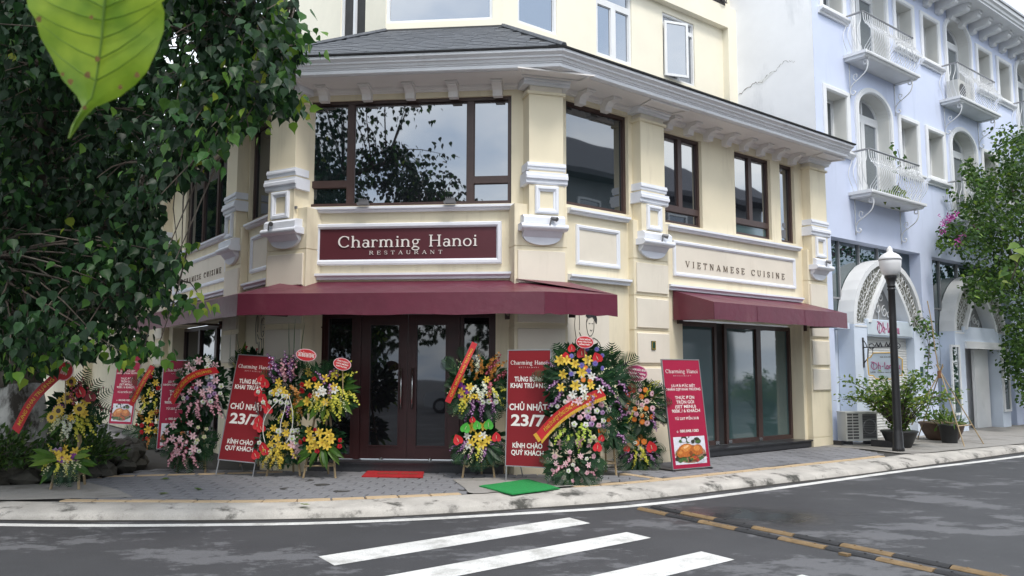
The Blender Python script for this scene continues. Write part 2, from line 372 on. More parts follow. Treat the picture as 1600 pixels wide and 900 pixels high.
# ---- lettering
def sans(body, bold=.02):
    c = bpy.data.curves.new('lettering', 'FONT'); c.body = body; c.offset = bold; c.resolution_u = 3; c.align_x = 'CENTER'
    o = bpy.data.objects.new('lettering', c); me = bpy.data.meshes.new_from_object(o)
    v = [(p.co.x, p.co.y) for p in me.vertices]; f = [tuple(p.vertices) for p in me.polygons]
    bpy.data.objects.remove(o); bpy.data.curves.remove(c); bpy.data.meshes.remove(me)
    x0, x1 = min(p[0] for p in v), max(p[0] for p in v)
    return [((x-(x0+x1)/2), y) for x, y in v], f, x1-x0
def put_sans(mb, F, body, uc, z, cap, width, v=.004, bold=.02, shear=0.):
    vs, f, w0 = sans(body, bold); sx = width/w0; sz = cap/.73
    mb.add([F.P(uc+(x*sx)+shear*y*sz, v, z+y*sz) for x, y in vs], f)
# serif letters from thick and thin strokes
ST, TH = .135, .055
def _stem(x, y0, y1, wd=ST): return [[(x, y0, wd), (x, y1, wd)]]
def _bar(x0, x1, y, wd=TH): return [[(x0, y, wd), (x1, y, wd)]]
def _sf(x, y, hw=.14): return _bar(x-hw, x+hw, y, .05)
def _arc(cx, cy, rx, ry, a0, a1, thick=ST, thin=TH, n=14):
    p = []
    for i in range(n+1):
        a = R(a0+(a1-a0)*i/n); p.append((cx+rx*math.cos(a), cy+ry*math.sin(a), thin+(thick-thin)*abs(math.cos(a))))
    return [p]
def _ln(x0, y0, x1, y1, wd=ST): return [[(x0, y0, wd), (x1, y1, wd)]]
B_, T_, X_ = .025, .975, .64
GL = {
 'C': (.98, _arc(.50, .5, .42, .47, 42, 318)+_stem(.82, .66, .93, .05)+_stem(.82, .10, .22, .04)),
 'H': (1.02, _stem(.18, 0, 1)+_stem(.80, 0, 1)+_bar(.18, .80, .52)+_sf(.18, B_)+_sf(.18, T_)+_sf(.80, B_)+_sf(.80, T_)),
 'h': (.80, _stem(.15, 0, 1)+_arc(.38, .40, .225, .235, 175, 0)+_stem(.605, 0, .42)+_sf(.15, B_)+_sf(.605, B_)+_bar(.03, .16, T_, .05)),
 'n': (.80, _stem(.15, 0, X_)+_arc(.38, .40, .225, .235, 175, 0)+_stem(.605, 0, .42)+_sf(.15, B_)+_sf(.605, B_)+_bar(.03, .16, X_-.02, .05)),
 'm': (1.22, _stem(.15, 0, X_)+_arc(.36, .42, .20, .215, 175, 0)+_stem(.56, 0, .43)+_arc(.77, .42, .20, .215, 175, 0)+_stem(.97, 0, .43)+_sf(.15, B_)+_sf(.56, B_)+_sf(.97, B_)+_bar(.03, .16, X_-.02, .05)),
 'a': (.68, _arc(.29, .19, .19, .19, 0, 360, .11)+_stem(.51, .03, .46)+_arc(.31, .44, .20, .19, 0, 150, .12)+_bar(.50, .64, .03, .05)),
 'r': (.58, _stem(.15, 0, X_)+_arc(.36, .40, .20, .225, 170, 50, .09)+_sf(.15, B_)+_bar(.03, .16, X_-.02, .05)+_stem(.47, .50, .60, .09)),
 'i': (.38, _stem(.18, 0, X_)+_sf(.18, B_)+_bar(.05, .18, X_-.02, .05)+_ln(.18, .80, .18, .93, .14)),
 'g': (.70, _arc(.31, .43, .20, .20, 0, 360, .11)+_arc(.32, -.14, .26, .14, 0, 360, .09, .06)+_ln(.20, .24, .16, .10, .05)+_ln(.16, .06, .42, .02, .08)+_bar(.46, .66, .60, .06)),
 'o': (.72, _arc(.34, .32, .27, .31, 0, 360, .13)),
 'R': (.92, _stem(.18, 0, 1)+_arc(.40, .74, .30, .235, 90, -90)+_bar(.18, .40, T_)+_bar(.18, .40, .505)+_ln(.44, .50, .80, .02)+_sf(.18, B_)+_bar(.04, .18, T_, .05)+_bar(.72, .92, B_, .05)),
 'E': (.82, _stem(.18, 0, 1)+_bar(.04, .72, T_)+_bar(.04, .74, B_)+_bar(.18, .58, .51)+_stem(.71, .78, .98, .05)+_stem(.73, .02, .24, .05)+_stem(.58, .42, .60, .04)),
 'S': (.72, _arc(.36, .745, .25, .225, 30, 270, .11)+_arc(.36, .265, .26, .235, 90, -150, .11)+_stem(.58, .70, .93, .05)+_stem(.13, .07, .28, .05)),
 'T': (.86, _stem(.42, 0, 1)+_bar(.06, .78, T_)+_sf(.42, B_)+_stem(.07, .76, .98, .05)+_stem(.77, .76, .98, .05)),
 'A': (.98, _ln(.14, .02, .47, 1, TH)+_ln(.49, 1, .83, .02)+_bar(.24, .68, .34)+_sf(.14, B_, .11)+_sf(.83, B_)),
 'U': (.98, _stem(.18, .34, 1)+_arc(.47, .34, .29, .30, 180, 360)+_stem(.76, .34, 1, TH)+_sf(.18, T_)+_sf(.76, T_, .12)),
 'N': (1.02, _stem(.18, 0, 1, TH)+_ln(.20, .98, .78, .04)+_stem(.79, 0, 1, TH)+_sf(.18, B_, .12)+_bar(.03, .22, T_, .05)+_sf(.79, T_, .12)),
 'V': (.96, _ln(.12, .98, .46, .02)+_ln(.47, .02, .80, .98, TH)+_sf(.12, T_)+_sf(.80, T_, .11)),
 'I': (.46, _stem(.22, 0, 1)+_sf(.22, B_)+_sf(.22, T_)),
 'M': (1.18, _stem(.18, 0, 1, TH)+_ln(.20, .98, .57, .05)+_ln(.58, .05, .93, .98, TH)+_stem(.95, 0, 1)+_sf(.18, B_, .12)+_sf(.95, B_)+_bar(.04, .22, T_, .05)+_bar(.92, 1.08, T_, .05)),
 ' ': (.55, []),
}
def put_serif(mb, F, body, u0, u1, z, cap, v=.004, th=0., track=0., wt=1.):
    """letters between u0 and u1 standing on z; th gives them body"""
    tot = sum(GL[c][0]+track for c in body)-track; sx = (u1-u0)/tot; x = 0.; k = 0
    for ch in body:
        ad, sts = GL[ch]
        for st in sts:
            n = len(st); L_ = []; R_ = []
            for i, (px, py, wd) in enumerate(st):
                wd *= wt
                a, b = st[max(i-1, 0)], st[min(i+1, n-1)]
                dx, dy = (b[0]-a[0])*sx, (b[1]-a[1])*cap; d = math.hypot(dx, dy) or 1
                nx, ny = -dy/d*wd*cap/2, dx/d*wd*cap/2
                L_.append(((x+px)*sx+nx, py*cap+ny)); R_.append(((x+px)*sx-nx, py*cap-ny))
            k += 1; vf = v+th+.00035*(k % 6)
            pts = [F.P(u0+a, vf, z+b) for a, b in L_]+[F.P(u0+a, vf, z+b) for a, b in R_]
            fs = [(i, i+1, n+i+1, n+i) for i in range(n-1)]
            if th:
                m_ = 2*n; pts += [F.P(u0+a, v, z+b) for a, b in L_]+[F.P(u0+a, v, z+b) for a, b in R_]
                fs += [(i, m_+i, m_+i+1, i+1) for i in range(n-1)]+[(n+i, n+i+1, m_+n+i+1, m_+n+i) for i in range(n-1)]
                fs += [(0, n, m_+n, m_), (n-1, m_+n-1, m_+2*n-1, 2*n-1)]
            mb.add(pts, fs)
        x += ad+track

# ---- many small leaves in one mesh
LEAF_V = np.array([(0, 0, 0), (0, .5, -.05), (0, 1.22, -.02), (-.40, .14, .06), (-.44, .48, .08), (-.10, .92, .01), (.40, .14, .06), (.44, .48, .08), (.10, .92, .01)])
LEAF_F = np.array([(0, 1, 4, 3), (1, 2, 5, 4), (0, 6, 7, 1), (1, 7, 8, 2)])
OVAL_V = np.array([(0, 0, 0), (0, .5, -.04), (0, 1.0, 0), (-.22, .3, .04), (-.20, .65, .03), (.22, .3, .04), (.20, .65, .03)])
OVAL_F = np.array([(0, 1, 4, 3), (1, 2, 2, 4), (0, 5, 6, 1), (1, 6, 2, 2)])
BLADE_V = np.array([(-.03, 0, 0), (.03, 0, 0), (.035, .5, .05), (-.035, .5, .05), (.006, 1, .0), (-.006, 1, 0)]); BLADE_F = np.array([(0, 1, 2, 3), (3, 2, 4, 5)])
def basis(axis, nrm):
    a = axis/np.linalg.norm(axis, axis=1, keepdims=True); n = nrm-a*np.sum(a*nrm, 1, keepdims=True)
    n /= (np.linalg.norm(n, axis=1, keepdims=True)+1e-9); return np.cross(a, n), a, n
def scatter(name, tv, tf, pos, axis, nrm, size, m, parent=None, world=True):
    X, Y, Nn = basis(np.asarray(axis, float), np.asarray(nrm, float)); k = len(pos)
    P = np.asarray(pos)[:, None, :]+np.asarray(size)[:, None, None]*(tv[None, :, 0:1]*X[:, None]+tv[None, :, 1:2]*Y[:, None]+tv[None, :, 2:3]*Nn[:, None])
    F_ = (tf[None]+np.arange(k)[:, None, None]*len(tv)).reshape(-1, tf.shape[1])
    fl = [list(dict.fromkeys(f)) for f in F_.tolist()]
    me = bpy.data.meshes.new(name); me.from_pydata(P.reshape(-1, 3).tolist(), [], fl); me.materials.append(MATS[m])
    me.polygons.foreach_set('use_smooth', [True]*len(me.polygons))
    return link(name, me, parent, world=world)
def leaf_mesh(name, tv, tf, m):
    me = bpy.data.meshes.new(name); me.from_pydata(tv.tolist(), [], [list(dict.fromkeys(f)) for f in tf.tolist()]); me.materials.append(MATS[m]); return me
def mat_of(p, axis, nrm, s):
    X, Y, Nn = basis(np.array([axis], float), np.array([nrm], float)); X, Y, Nn = X[0]*s, Y[0]*s, Nn[0]*s
    return Matrix(((X[0], Y[0], Nn[0], p[0]), (X[1], Y[1], Nn[1], p[1]), (X[2], Y[2], Nn[2], p[2]), (0, 0, 0, 1)))

# ================================================================== the restaurant
rest = thing('restaurant_building', 'cream corner restaurant with canted walls, white mouldings and dark brown windows', 'building', (-2.9, 12.7, 0))
SB = -2.18                                   # the top storey stands back behind the roof
GV = -.07

def wall_face(mb, F, u0, u1, z0, z1, holes, depth, v=0.):
    """front of a wall with rectangular holes and their reveals"""
    us = sorted({u0, u1, *[h[0] for h in holes], *[h[1] for h in holes]}); zs = sorted({z0, z1, *[h[2] for h in holes], *[h[3] for h in holes]})
    for i in range(len(us)-1):
        for j in range(len(zs)-1):
            a, b, c, d = us[i], us[i+1], zs[j], zs[j+1]; mu, mz = (a+b)/2, (c+d)/2
            if any(h[0] < mu < h[1] and h[2] < mz < h[3] for h in holes): continue
            mb.quad(F.P(a, v, c), F.P(b, v, c), F.P(b, v, d), F.P(a, v, d))
    for h in holes:
        a, b, c, d = h[:4]; dp = h[4] if len(h) > 4 else depth
        for p, q in (((a, c), (a, d)), ((a, d), (b, d)), ((b, d), (b, c)), ((b, c), (a, c))):
            mb.quad(F.P(p[0], v, p[1]), F.P(q[0], v, q[1]), F.P(q[0], v-dp, q[1]), F.P(p[0], v-dp, p[1]))

def window(parent, F, v, cells, fw, mfr, mgl, name='window', label=None, dp=.07, outer=None):
    """frame as one part, each pane a sub-part"""
    fr = MB()
    if outer: fr.ring(F, *outer, fw, v-dp-.02, v+.012)
    for (a, b, c, d) in cells:
        fr.ring(F, a, b, c, d, fw, v-dp, v)
        fr.ring(F, a+fw, b-fw, c+fw, d-fw, .012, v-dp, v-.025)
    o = fr.build(name, mfr, parent)
    if label: o['label'] = label
    for k, (a, b, c, d) in enumerate(cells):
        g = MB(); e = .004*math.sin(k*2.3+a*5)
        i_ = fw-.004; vv = v-.042
        p = [F.P(a+i_, vv+e, c+i_), F.P(b-i_, vv-e, c+i_), F.P(b-i_, vv-e, d-i_), F.P(a+i_, vv+e, d-i_)]
        q = [x-F.N*.02 for x in p]
        g.add(p+q, [(0, 1, 2, 3), (7, 6, 5, 4), (0, 4, 5, 1), (1, 5, 6, 2), (2, 6, 7, 3), (3, 7, 4, 0)])
        g.build('pane', mgl[k] if isinstance(mgl, (list, tuple)) else mgl, o)
    return o

# --- walls
hF = [(-4.66, -1.32, 4.28, 6.03, .1), (-4.45, -1.56, .24, 2.72, .32)]
hR = [(.48, 1.94, 4.32, 6.05, .1), (2.88, 3.95, 4.31, 5.97, .1), (4.97, 6.19, 4.32, 5.98, .1), (6.52, 7.05, 4.32, 5.98, .1), (3.30, 7.15, .24, 2.62, .32)]
hL = [(-1.94, -.48, 4.32, 6.05, .1), (-6.2, -3.0, 4.31, 5.97, .1), (-6.9, -3.30, .20, 2.62, .32)]
b = MB(); wall_face(b, FF, -4.94, -.806, 0, 6.22, hF, .1); b.build('wall', 'cream', rest)
b = MB(); wall_face(b, FR, 0, 8.0, 0, 6.22, hR, .1); b.quad(FR.P(8, 0, 0), FR.P(8, -.5, 0), FR.P(8, -.5, 6.22), FR.P(8, 0, 6.22)); b.build('wall', 'cream', rest)
b = MB(); wall_face(b, FLf, -30, 0, 0, 6.22, hL+[(-12.5, -9.2, .2, 2.62, .3), (-18.5, -15, .2, 2.62, .3)], .1); b.box(FLf, -12.5, -9.2, -.32, -.29, .2, 2.6); b.box(FLf, -18.5, -15, -.32, -.29, .2, 2.6); b.build('wall', 'cream', rest)

# --- the big first-floor windows
cF = [(-4.66, -3.95, 4.66, 6.03), (-4.66, -3.95, 4.28, 4.66), (-3.95, -1.985, 4.28, 6.03), (-1.985, -1.32, 4.68, 6.03), (-1.985, -1.32, 4.28, 4.68)]
window(rest, FF, GV, cF, .055, 'frame_brown', ['glass_tint', 'glass_tint', 'glass_dark', 'glass_dark', 'glass_dark'], outer=(-4.66, -1.32, 4.28, 6.03))
window(rest, FR, GV, [(.48, 1.94, 4.32, 6.05)], .06, 'frame_brown', 'glass_tint')
def trio(F, a, b, c, d, m, gl='glass_dark'):
    return window(rest, F, GV, [(a, m, c+.29, d), (m, b, c+.29, d), (a, b, c, c+.29)], .055, 'frame_brown', gl)
trio(FR, 2.88, 3.95, 4.31, 5.97, 3.40); trio(FR, 4.97, 6.19, 4.32, 5.98, 5.58, ['glass_dark', 'glass_dark', 'glass_teal'])
window(rest, FR, GV, [(6.52, 7.05, 4.32, 5.98)], .055, 'frame_brown', 'glass_dark')
window(rest, FLf, GV, [(-1.94, -.48, 4.32, 6.05)], .06, 'frame_brown', 'glass_tint')
window(rest, FLf, GV, [(-6.2, -5.1, 4.31, 5.97), (-5.1, -4.1, 4.31, 5.97), (-4.1, -3.0, 4.31, 5.97)], .055, 'frame_brown', 'glass_tint')

# --- ledges (sill and awning string course), framed panels
SILL = [(0, 4.17), (.06, 4.17), (.08, 4.19), (.08, 4.205), (.115, 4.215), (.115, 4.25), (0, 4.262)]
LOW = [(0, 3.09), (.075, 3.09), (.08, 3.125), (.10, 3.135), (.125, 3.15), (.125, 3.185), (0, 3.195)]
for prof in (SILL, LOW):
    for F, a, c_ in ((FF, -4.70, -1.25), (FR, .47, 1.87), (FR, 2.86, 7.10), (FLf, -1.87, -.47), (FLf, -7.1, -2.86)):
        b = MB(); b.strip(F, a, c_, prof); b.build('ledge', 'trim_white', rest)
PF = [(0, 0), (0, .03), (.012, .045), (.045, .045), (.055, .03), (.07, .026), (.075, 0)]
for F, a, c_, d, e in ((FR, .67, 1.68, 3.36, 4.01), (FR, 3.06, 6.95, 3.36, 4.0), (FLf, -1.68, -.67, 3.36, 4.01), (FLf, -6.95, -3.06, 3.36, 4.0)):
    b = MB(); b.rframe(F, a, c_, d, e, PF); b.build('panel_frame', 'trim_white', rest)
    b = MB(); b.box(F, a+.07, c_-.07, 0, .012, d+.07, e-.07); b.build('wall_panel', 'cream_pale', rest)
mat('lettering_faint', (.17, .135, .10), .5, .1)
for F, a, c_, nm in ((FR, 3.40, 6.56, 'VIETNAMESE CUISINE'), (FLf, -6.56, -3.40, 'VIETNAMESE CUISINE')):
    b = MB(); put_serif(b, F, nm, a, c_, 3.54, .112, .013, .010, .55, .8); b.build('lettering', 'lettering_faint', rest)

# --- pilasters
def pilaster(F, uc, w_, pw, soff=0., blocks=True, front=.0):
    s = MB(); hs = w_/2; hp = pw/2; pc = uc+soff
    vp, vs = .12+front, .20+front
    s.use('cream')
    for z0, z1 in ((.0, .30), (.31, 1.225), (1.24, 1.745), (1.76, 2.335), (2.355, 2.925), (2.945, 3.555), (3.57, 4.22)):
        s.box(F, pc-hp, pc+hp, -.3, vp, z0, z1)
    s.box(F, pc-hp+.012, pc+hp-.012, -.29, vp-.012, .1, 4.2)
    s.box(F, uc-hs, uc+hs, -.3, vs, 3.90, 5.97)
    s.use('cream_pale')
    for z0, z1 in ((1.27, 1.715), (1.79, 2.305), (2.385, 2.895), (2.985, 3.50)):
        s.strip(F, pc-hp+.05, pc+hp-.05, [(vp-.005, z0), (vp+.03, z0+.012), (vp+.03, z1-.012), (vp-.005, z1)])
    s.box(F, uc-hs+.015, uc+hs-.015, -.3, vs+.002, 5.972, 6.085)
    root = s.build('pilaster', None, rest)
    t = MB()
    t.strip(F, uc-hs-.035, uc+hs+.035, [(-.1, 5.945), (vs+.02, 5.945), (vs+.035, 5.96), (vs+.035, 5.985), (vs+.01, 6.0), (-.1, 6.0)]); t.build('neck_moulding', 'cream', root)
    t = MB()
    for z0, z1, pr in ((4.745, 4.86, .035), (4.52, 4.705, .06)):
        h = z1-z0; prof = [(-.1, z0), (vs+.01, z0), (vs+pr*.5, z0+h*.12), (vs+pr*.5, z0+h*.38), (vs+pr, z0+h*.46), (vs+pr, z0+h*.72), (vs+pr*.75, z0+h*.8), (vs+pr*.75, z1), (-.1, z1)]
        t.strip(F, uc-hs-pr, uc+hs+pr, prof)
    t.build('ring_moulding', 'trim_white', root)
    t = MB(); t.rframe(F, uc-.19, uc+.19, 4.065, 4.495, [(0, vs-.01), (0, vs+.035), (.015, vs+.05), (.045, vs+.05), (.06, vs+.028), (.08, vs+.022), (.085, vs-.01)]); t.build('square_frame', 'trim_white', root)
    # the rounded bracket under the shaft
    t = MB(); bw = hp*.78
    t.strip(F, pc-bw, pc+bw, [(vp-.05, 3.88), (vs+.07, 3.88), (vs+.09, 3.90), (vs+.09, 3.99), (vs+.04, 4.03), (vp-.05, 4.035)])
    rl = [(vs+.06+.075*math.cos(R(a)), 3.845+.052*math.sin(R(a))) for a in range(-90, 91, 22)]
    t.strip(F, pc-bw*1.12, pc+bw*1.12, [(vp-.05, 3.795)]+rl+[(vp-.05, 3.897)])
    t.strip(F, pc-bw*.93, pc+bw*.93, [(vp-.05, 3.70), (vs-.03, 3.70), (vs+.0, 3.73), (vs+.035, 3.77), (vs+.05, 3.80), (vp-.05, 3.80)])
    t.prism(F, [(pc+bw*.9*math.cos(R(a)), 3.71+.125*math.sin(R(a))) for a in range(180, 361, 12)], vp-.05, vp+.05)
    t.build('bracket', 'trim_white', root)
    t = MB(); t.strip(F, uc-hs-.10, uc+hs+.10, [(-.1, 6.085), (vs+.03, 6.085), (vs+.05, 6.11), (vs+.05, 6.135), (vs+.09, 6.15), (vs+.10, 6.188), (-.1, 6.188)]); t.build('capital', 'cornice_white', root)
    return root
PILS = [(FCR, -.02, .56, .86, -.06), (FR, 2.34, .61, .90, .02), (FR, 7.64, .62, .76, 0), (FCL, .02, .56, .86, .06), (FLf, -2.34, .61, .90, -.02), (FLf, -7.64, .62, .8, 0)]
for a in PILS: pilaster(*a, front=-.02 if a[0] in (FCR, FCL) else 0.)

# --- cornice, soffit, corbels
CORN = [(.60, 6.20), (.675, 6.20), (.70, 6.212), (.70, 6.262), (.715, 6.270), (.715, 6.285), (.735, 6.29), (.755, 6.325), (.785, 6.335), (.79, 6.36), (.835, 6.385), (.85, 6.395), (.85, 6.435), (.60, 6.435)]
for F, a, c_, k0, k1 in ((FF, -4.94, -.806, -TL, TR), (FR, 0, 8.02, -TR, 0), (FLf, -13, 0, 0, TL)):
    b = MB(); b.strip(F, a, c_, CORN, k0, k1); b.build('cornice', 'cornice_white', rest)
    b = MB(); b.strip(F, a, c_, [(-.02, 6.19), (.62, 6.19), (.62, 6.225), (-.02, 6.225)], k0, k1); b.build('soffit', 'soffit', rest)
    b = MB(); b.strip(F, a, c_, [(0, 6.115), (.04, 6.115), (.05, 6.14), (.085, 6.15), (.10, 6.188), (0, 6.188)], 0, 0); b.build('bed_moulding', 'soffit', rest)
b = MB(); b.prism(LOC, [(-.08, 6.19), (-.08, 0), (.08, 0), (.08, 6.19)], 0, 0) if False else None
cb_ = MB(); cp = [(0, 6.186), (.30, 6.186), (.30, 6.140), (.27, 6.128), (.20, 6.120), (.14, 6.075), (.125, 6.03), (.12, 5.985), (0, 5.985)]
cb_.strip(LOC, -.075, .075, cp); cb_.strip(LOC, -.095, .095, [(.0, 6.158), (.33, 6.158), (.33, 6.187), (0, 6.187)])
cbm = cb_.mesh('corbel', ['soffit'])
for F, us in ((FF, [-4.36, -3.65, -2.94, -2.24, -1.53]), (FR, [.74, 1.34, 2.92, 3.50, 4.08, 4.65, 5.21, 5.77, 6.33, 6.90]), (FLf, [-.74, -1.34, -2.92, -3.5, -4.08, -4.65, -5.2, -5.8, -6.4])):
    for u in us: link('corbel', cbm, rest, F.M(u, 0, 0))
for F, u, wdt in [(FCR, 0, .62), (FR, 2.34, .5), (FR, 7.62, .45), (FCL, 0, .62)]:
    b = MB(); b.add([F.P(u+x, v, 6.187) for x, v in ((-wdt, .62), (wdt, .62), (wdt*.8, .30), (-wdt*.8, .30))]+[F.P(u+x, v, 6.187) for x, v in ((-wdt+.05, .585), (wdt-.05, .585), (wdt*.8-.03, .335), (-wdt*.8+.03, .335))]
        +[F.P(u+x, v, 6.165) for x, v in ((-wdt, .62), (wdt, .62), (wdt*.8, .30), (-wdt*.8, .30))]+[F.P(u+x, v, 6.165) for x, v in ((-wdt+.05, .585), (wdt-.05, .585), (wdt*.8-.03, .335), (-wdt*.8+.03, .335))],
        [(8+i, 8+(i+1) % 4, 12+(i+1) % 4, 12+i) for i in range(4)]+[(i, (i+1) % 4, 8+(i+1) % 4, 8+i) for i in range(4)]+[(4+i, 4+(i+1) % 4, 12+(i+1) % 4, 12+i) for i in range(4)])
    b.build('soffit_panel_frame', 'soffit', rest)

# --- the slate roof between cornice and top storey
E0, Z0, Z1 = .87, 6.437, 8.10
def rp_(F, u, e, dz=0.): return F.P(u, e, Z0+(E0-e)/(E0-SB)*(Z1-Z0)+dz)
b = MB()
b.poly([rp_(FF, -4.94-TL*E0, E0), rp_(FF, -.806+TR*E0, E0), rp_(FF, -.806+TR*SB, SB), rp_(FF, -4.94-TL*SB, SB)])
b.poly([rp_(FR, -TR*E0, E0), rp_(FR, 8.05, E0), rp_(FR, 8.05, SB), rp_(FR, -TR*SB, SB)])
b.poly([rp_(FLf, -13, E0), rp_(FLf, TL*E0, E0), rp_(FLf, TL*SB, SB), rp_(FLf, -13, SB)])
roof = b.build('roof', 'slate_dark', rest)
b = MB()
for F, a, c_, k0, k1 in ((FF, -4.94, -.806, -TL, TR), (FR, 0, 8.05, -TR, 0), (FLf, -13, 0, 0, TL)):
    b.strip(F, a, c_, [(.80, 6.438), (.875, 6.438), (.885, 6.462), (.80, 6.475)], k0, k1)
b.build('eaves_tile', 'slate_dark', roof)
sl_dir = Vector((0, E0-SB, Z1-Z0)); SLN = sl_dir.length; rows = 17; pit = SLN/rows
shm = []
for k in range(5):
    wd = .20+.035*k; s = MB(); x = MB()
    s.add([(-wd/2, 0, .012), (wd/2, 0, .014), (wd/2, pit*1.25, .004), (-wd/2, pit*1.25, .003), (-wd/2, 0, 0), (wd/2, 0, 0)], [(0, 1, 2, 3), (4, 5, 1, 0), (0, 3, 4), (1, 5, 2)])
    shm.append((wd, s.mesh('shingle', ['slate'])))
rs = random.Random(3); cand = []
for F, L0, L1, R0, R1 in ((FF, -4.94, -TL, -.806, TR), (FR, 0, -TR, 8.05, 0), (FLf, -13, 0, 0, TL)):
    for j in range(rows):
        t = j/rows; e = E0-(E0-SB)*t; ua, ub = L0+L1*e, R0+R1*e; u = ua-rs.random()*.2
        while u < ub:
            wd, me = rs.choice(shm); uc = u+wd/2
            if ua < uc-wd*.35 and uc+wd*.35 < ub:
                o_ = rp_(F, uc, e); y = (F.N*-(E0-SB)+Z*(Z1-Z0)).normalized(); zz = F.D.cross(y)
                M = Matrix(((F.D.x, y.x, zz.x, o_.x), (F.D.y, y.y, zz.y, o_.y), (F.D.z, y.z, zz.z, o_.z+.006+rs.random()*.004), (0, 0, 0, 1))) @ Matrix.Rotation(rs.uniform(-.02, .02), 4, 'Z') @ Matrix.Rotation(rs.uniform(0, .012), 4, 'X')
                cand.append((F is FF, F is FR and uc < 2, M, me))
            u += wd+.006
cand.sort(key=lambda q: (not q[0], not q[1])); one = [q for q in cand[:295]]; rest_ = cand[295:]
for q in one: link('shingle', q[3], roof, q[2])
vv, ff = [], []
for q in rest_:
    o0 = len(vv); vv += [q[2] @ v.co for v in q[3].vertices]; ff += [[o0+i for i in p.vertices] for p in q[3].polygons]
me = bpy.data.meshes.new('shingles'); me.from_pydata([tuple(v) for v in vv], [], ff); me.materials.append(MATS['slate']); stuff(link('shingles', me, roof))
b = MB()
for F, s1, t_ in ((FCR, 1, TR), (FCL, 1, TL)):
    cs = math.sqrt(1+t_*t_); p0 = F.P(0, E0*cs, Z0+.03); p1 = F.P(0, SB*cs, Z1+.03); b = MB(); b.tube([p0, p1], .045, 6); b.build('hip_cap', 'slate', roof)
b = MB()
for F, a, c_, k0, k1 in ((FF, -4.94, -.806, -TL, TR), (FR, 0, 8.0, -TR, 0), (FLf, -13, 0, 0, TL)):
    b.strip(F, a, c_, [(SB, Z1-.03), (SB+.05, Z1-.03), (SB+.04, Z1+.03), (SB, Z1+.05)], k0, k1)
b.build('flashing', 'slate_dark', roof)

# --- the set-back top storey
F2, R2, L2 = FF.shift(SB), FR.shift(SB), FLf.shift(SB)
xl, xr, ur, ul = -4.94-TL*SB, -.806+TR*SB, -TR*SB, TL*SB
b = MB(); wall_face(b, F2, xl, xr, 7.8, 10.9, [(-3.96, -1.91, 8.27, 10.3)], .1); b.build('upper_wall', 'upper_cream', rest)
b = MB(); wall_face(b, R2, ur, 8.0, 7.8, 10.9, [(1.26, 2.28, 8.30, 10.3), (3.38, 4.46, 8.20, 9.86), (5.48, 6.60, 8.22, 9.72)], .1); b.build('upper_wall', 'upper_cream', rest)
b = MB(); wall_face(b, L2, -13, ul, 7.8, 10.9, [(-3.05, -1.86, 8.2, 10.2)], .1); b.build('upper_wall', 'upper_cream', rest)
window(rest, F2, -.03, [(-3.96, -1.91, 8.27, 10.3)], .05, 'white', 'glass_upper')
window(rest, R2, -.03, [(1.26, 2.28, 8.30, 10.3)], .06, 'white', 'glass_upper')
window(rest, R2, -.03, [(3.38, 3.92, 8.20, 9.40), (3.92, 4.46, 8.20, 9.40), (3.38, 4.46, 9.40, 9.86)], .07, 'white', 'glass_upper')
wc = window(rest, R2, -.03, [(5.48, 6.04, 8.22, 9.45), (6.04, 6.60, 8.22, 9.45), (5.48, 6.60, 9.45, 9.72)], .05, 'white', ['interior_dark', 'glass_upper', 'glass_upper'])
wc['label'] = 'white upper window with its left sash pushed open'
# the sash that stands open
aa = R(20); OF = Frame(R2.P(5.50, .01, 0), R2.D*math.cos(aa)+R2.N*math.sin(aa), R2.N*math.cos(aa)-R2.D*math.sin(aa))
b = MB(); b.ring(OF, 0, .60, 8.23, 9.50, .055, 0, .05); sash = b.build('open_sash', 'white', wc); b = MB(); b.box(OF, .05, .55, .018, .03, 8.28, 9.45); b.build('pane', 'glass_upper', sash)
window(rest, L2, -.03, [(-3.05, -2.44, 8.2, 10.2), (-2.44, -1.86, 8.2, 10.2)], .05, 'white', 'interior_dark')
b = MB(); b.use('upper_cream'); b.box(R2, 2.62, 8.0, -.02, .17, 9.88, 10.4); b.box(R2, 7.68, 8.0, -.02, .168, 7.9, 9.882); b.box(R2, 2.62, 6.9, -.02, .17, 10.398, 11.2); b.build('upper_frame_beam', None, rest)
b = MB(); b.box(R2, 6.9, 7.66, -.02, .12, 10.40, 11.2); b.build('upper_opening', 'interior_dark', rest)
b = MB(); cx = 7.45
b.tube([R2.P(cx+.12*math.cos(R(a))*(.4+a/600), .22, 10.52+.12*math.sin(R(a))*(.4+a/600)) for a in range(0, 400, 30)], .016, 6)
b.tube([R2.P(6.95, .2, 10.47), R2.P(7.62, .2, 10.47)], .015, 6); b.build('iron_scroll', 'black_iron', rest)

# --- the glazed double door under the awning
b = MB(); b.box(FF, -4.70, -1.42, -.40, .165, .12, .262); b.strip(FF, -4.72, -1.40, [(.12, .235), (.195, .235), (.20, .262), (.12, .268)]); b.build('door_step', 'granite', rest)
DV = -.26
b = MB()
for a, c_ in ((-4.45, -4.37), (-3.86, -3.76), (-2.24, -2.16), (-1.64, -1.56)): b.box(FF, a, c_, DV-.1, DV+.03, .268, 2.66)
b.box(FF, -4.45, -1.56, DV-.1, DV+.028, 2.56, 2.72); fr = b.build('door_frame', 'door_wood', rest)
for a, c_ in ((-4.37, -3.86), (-2.16, -1.64)):
    b = MB(); b.ring(FF, a, c_, .27, 2.56, .06, DV-.08, DV); sl_ = b.build('sidelight', 'door_wood', rest)
    b = MB(); b.box(FF, a+.05, c_-.05, DV-.06, DV-.04, .32, 2.51); b.build('pane', 'glass_door', sl_)
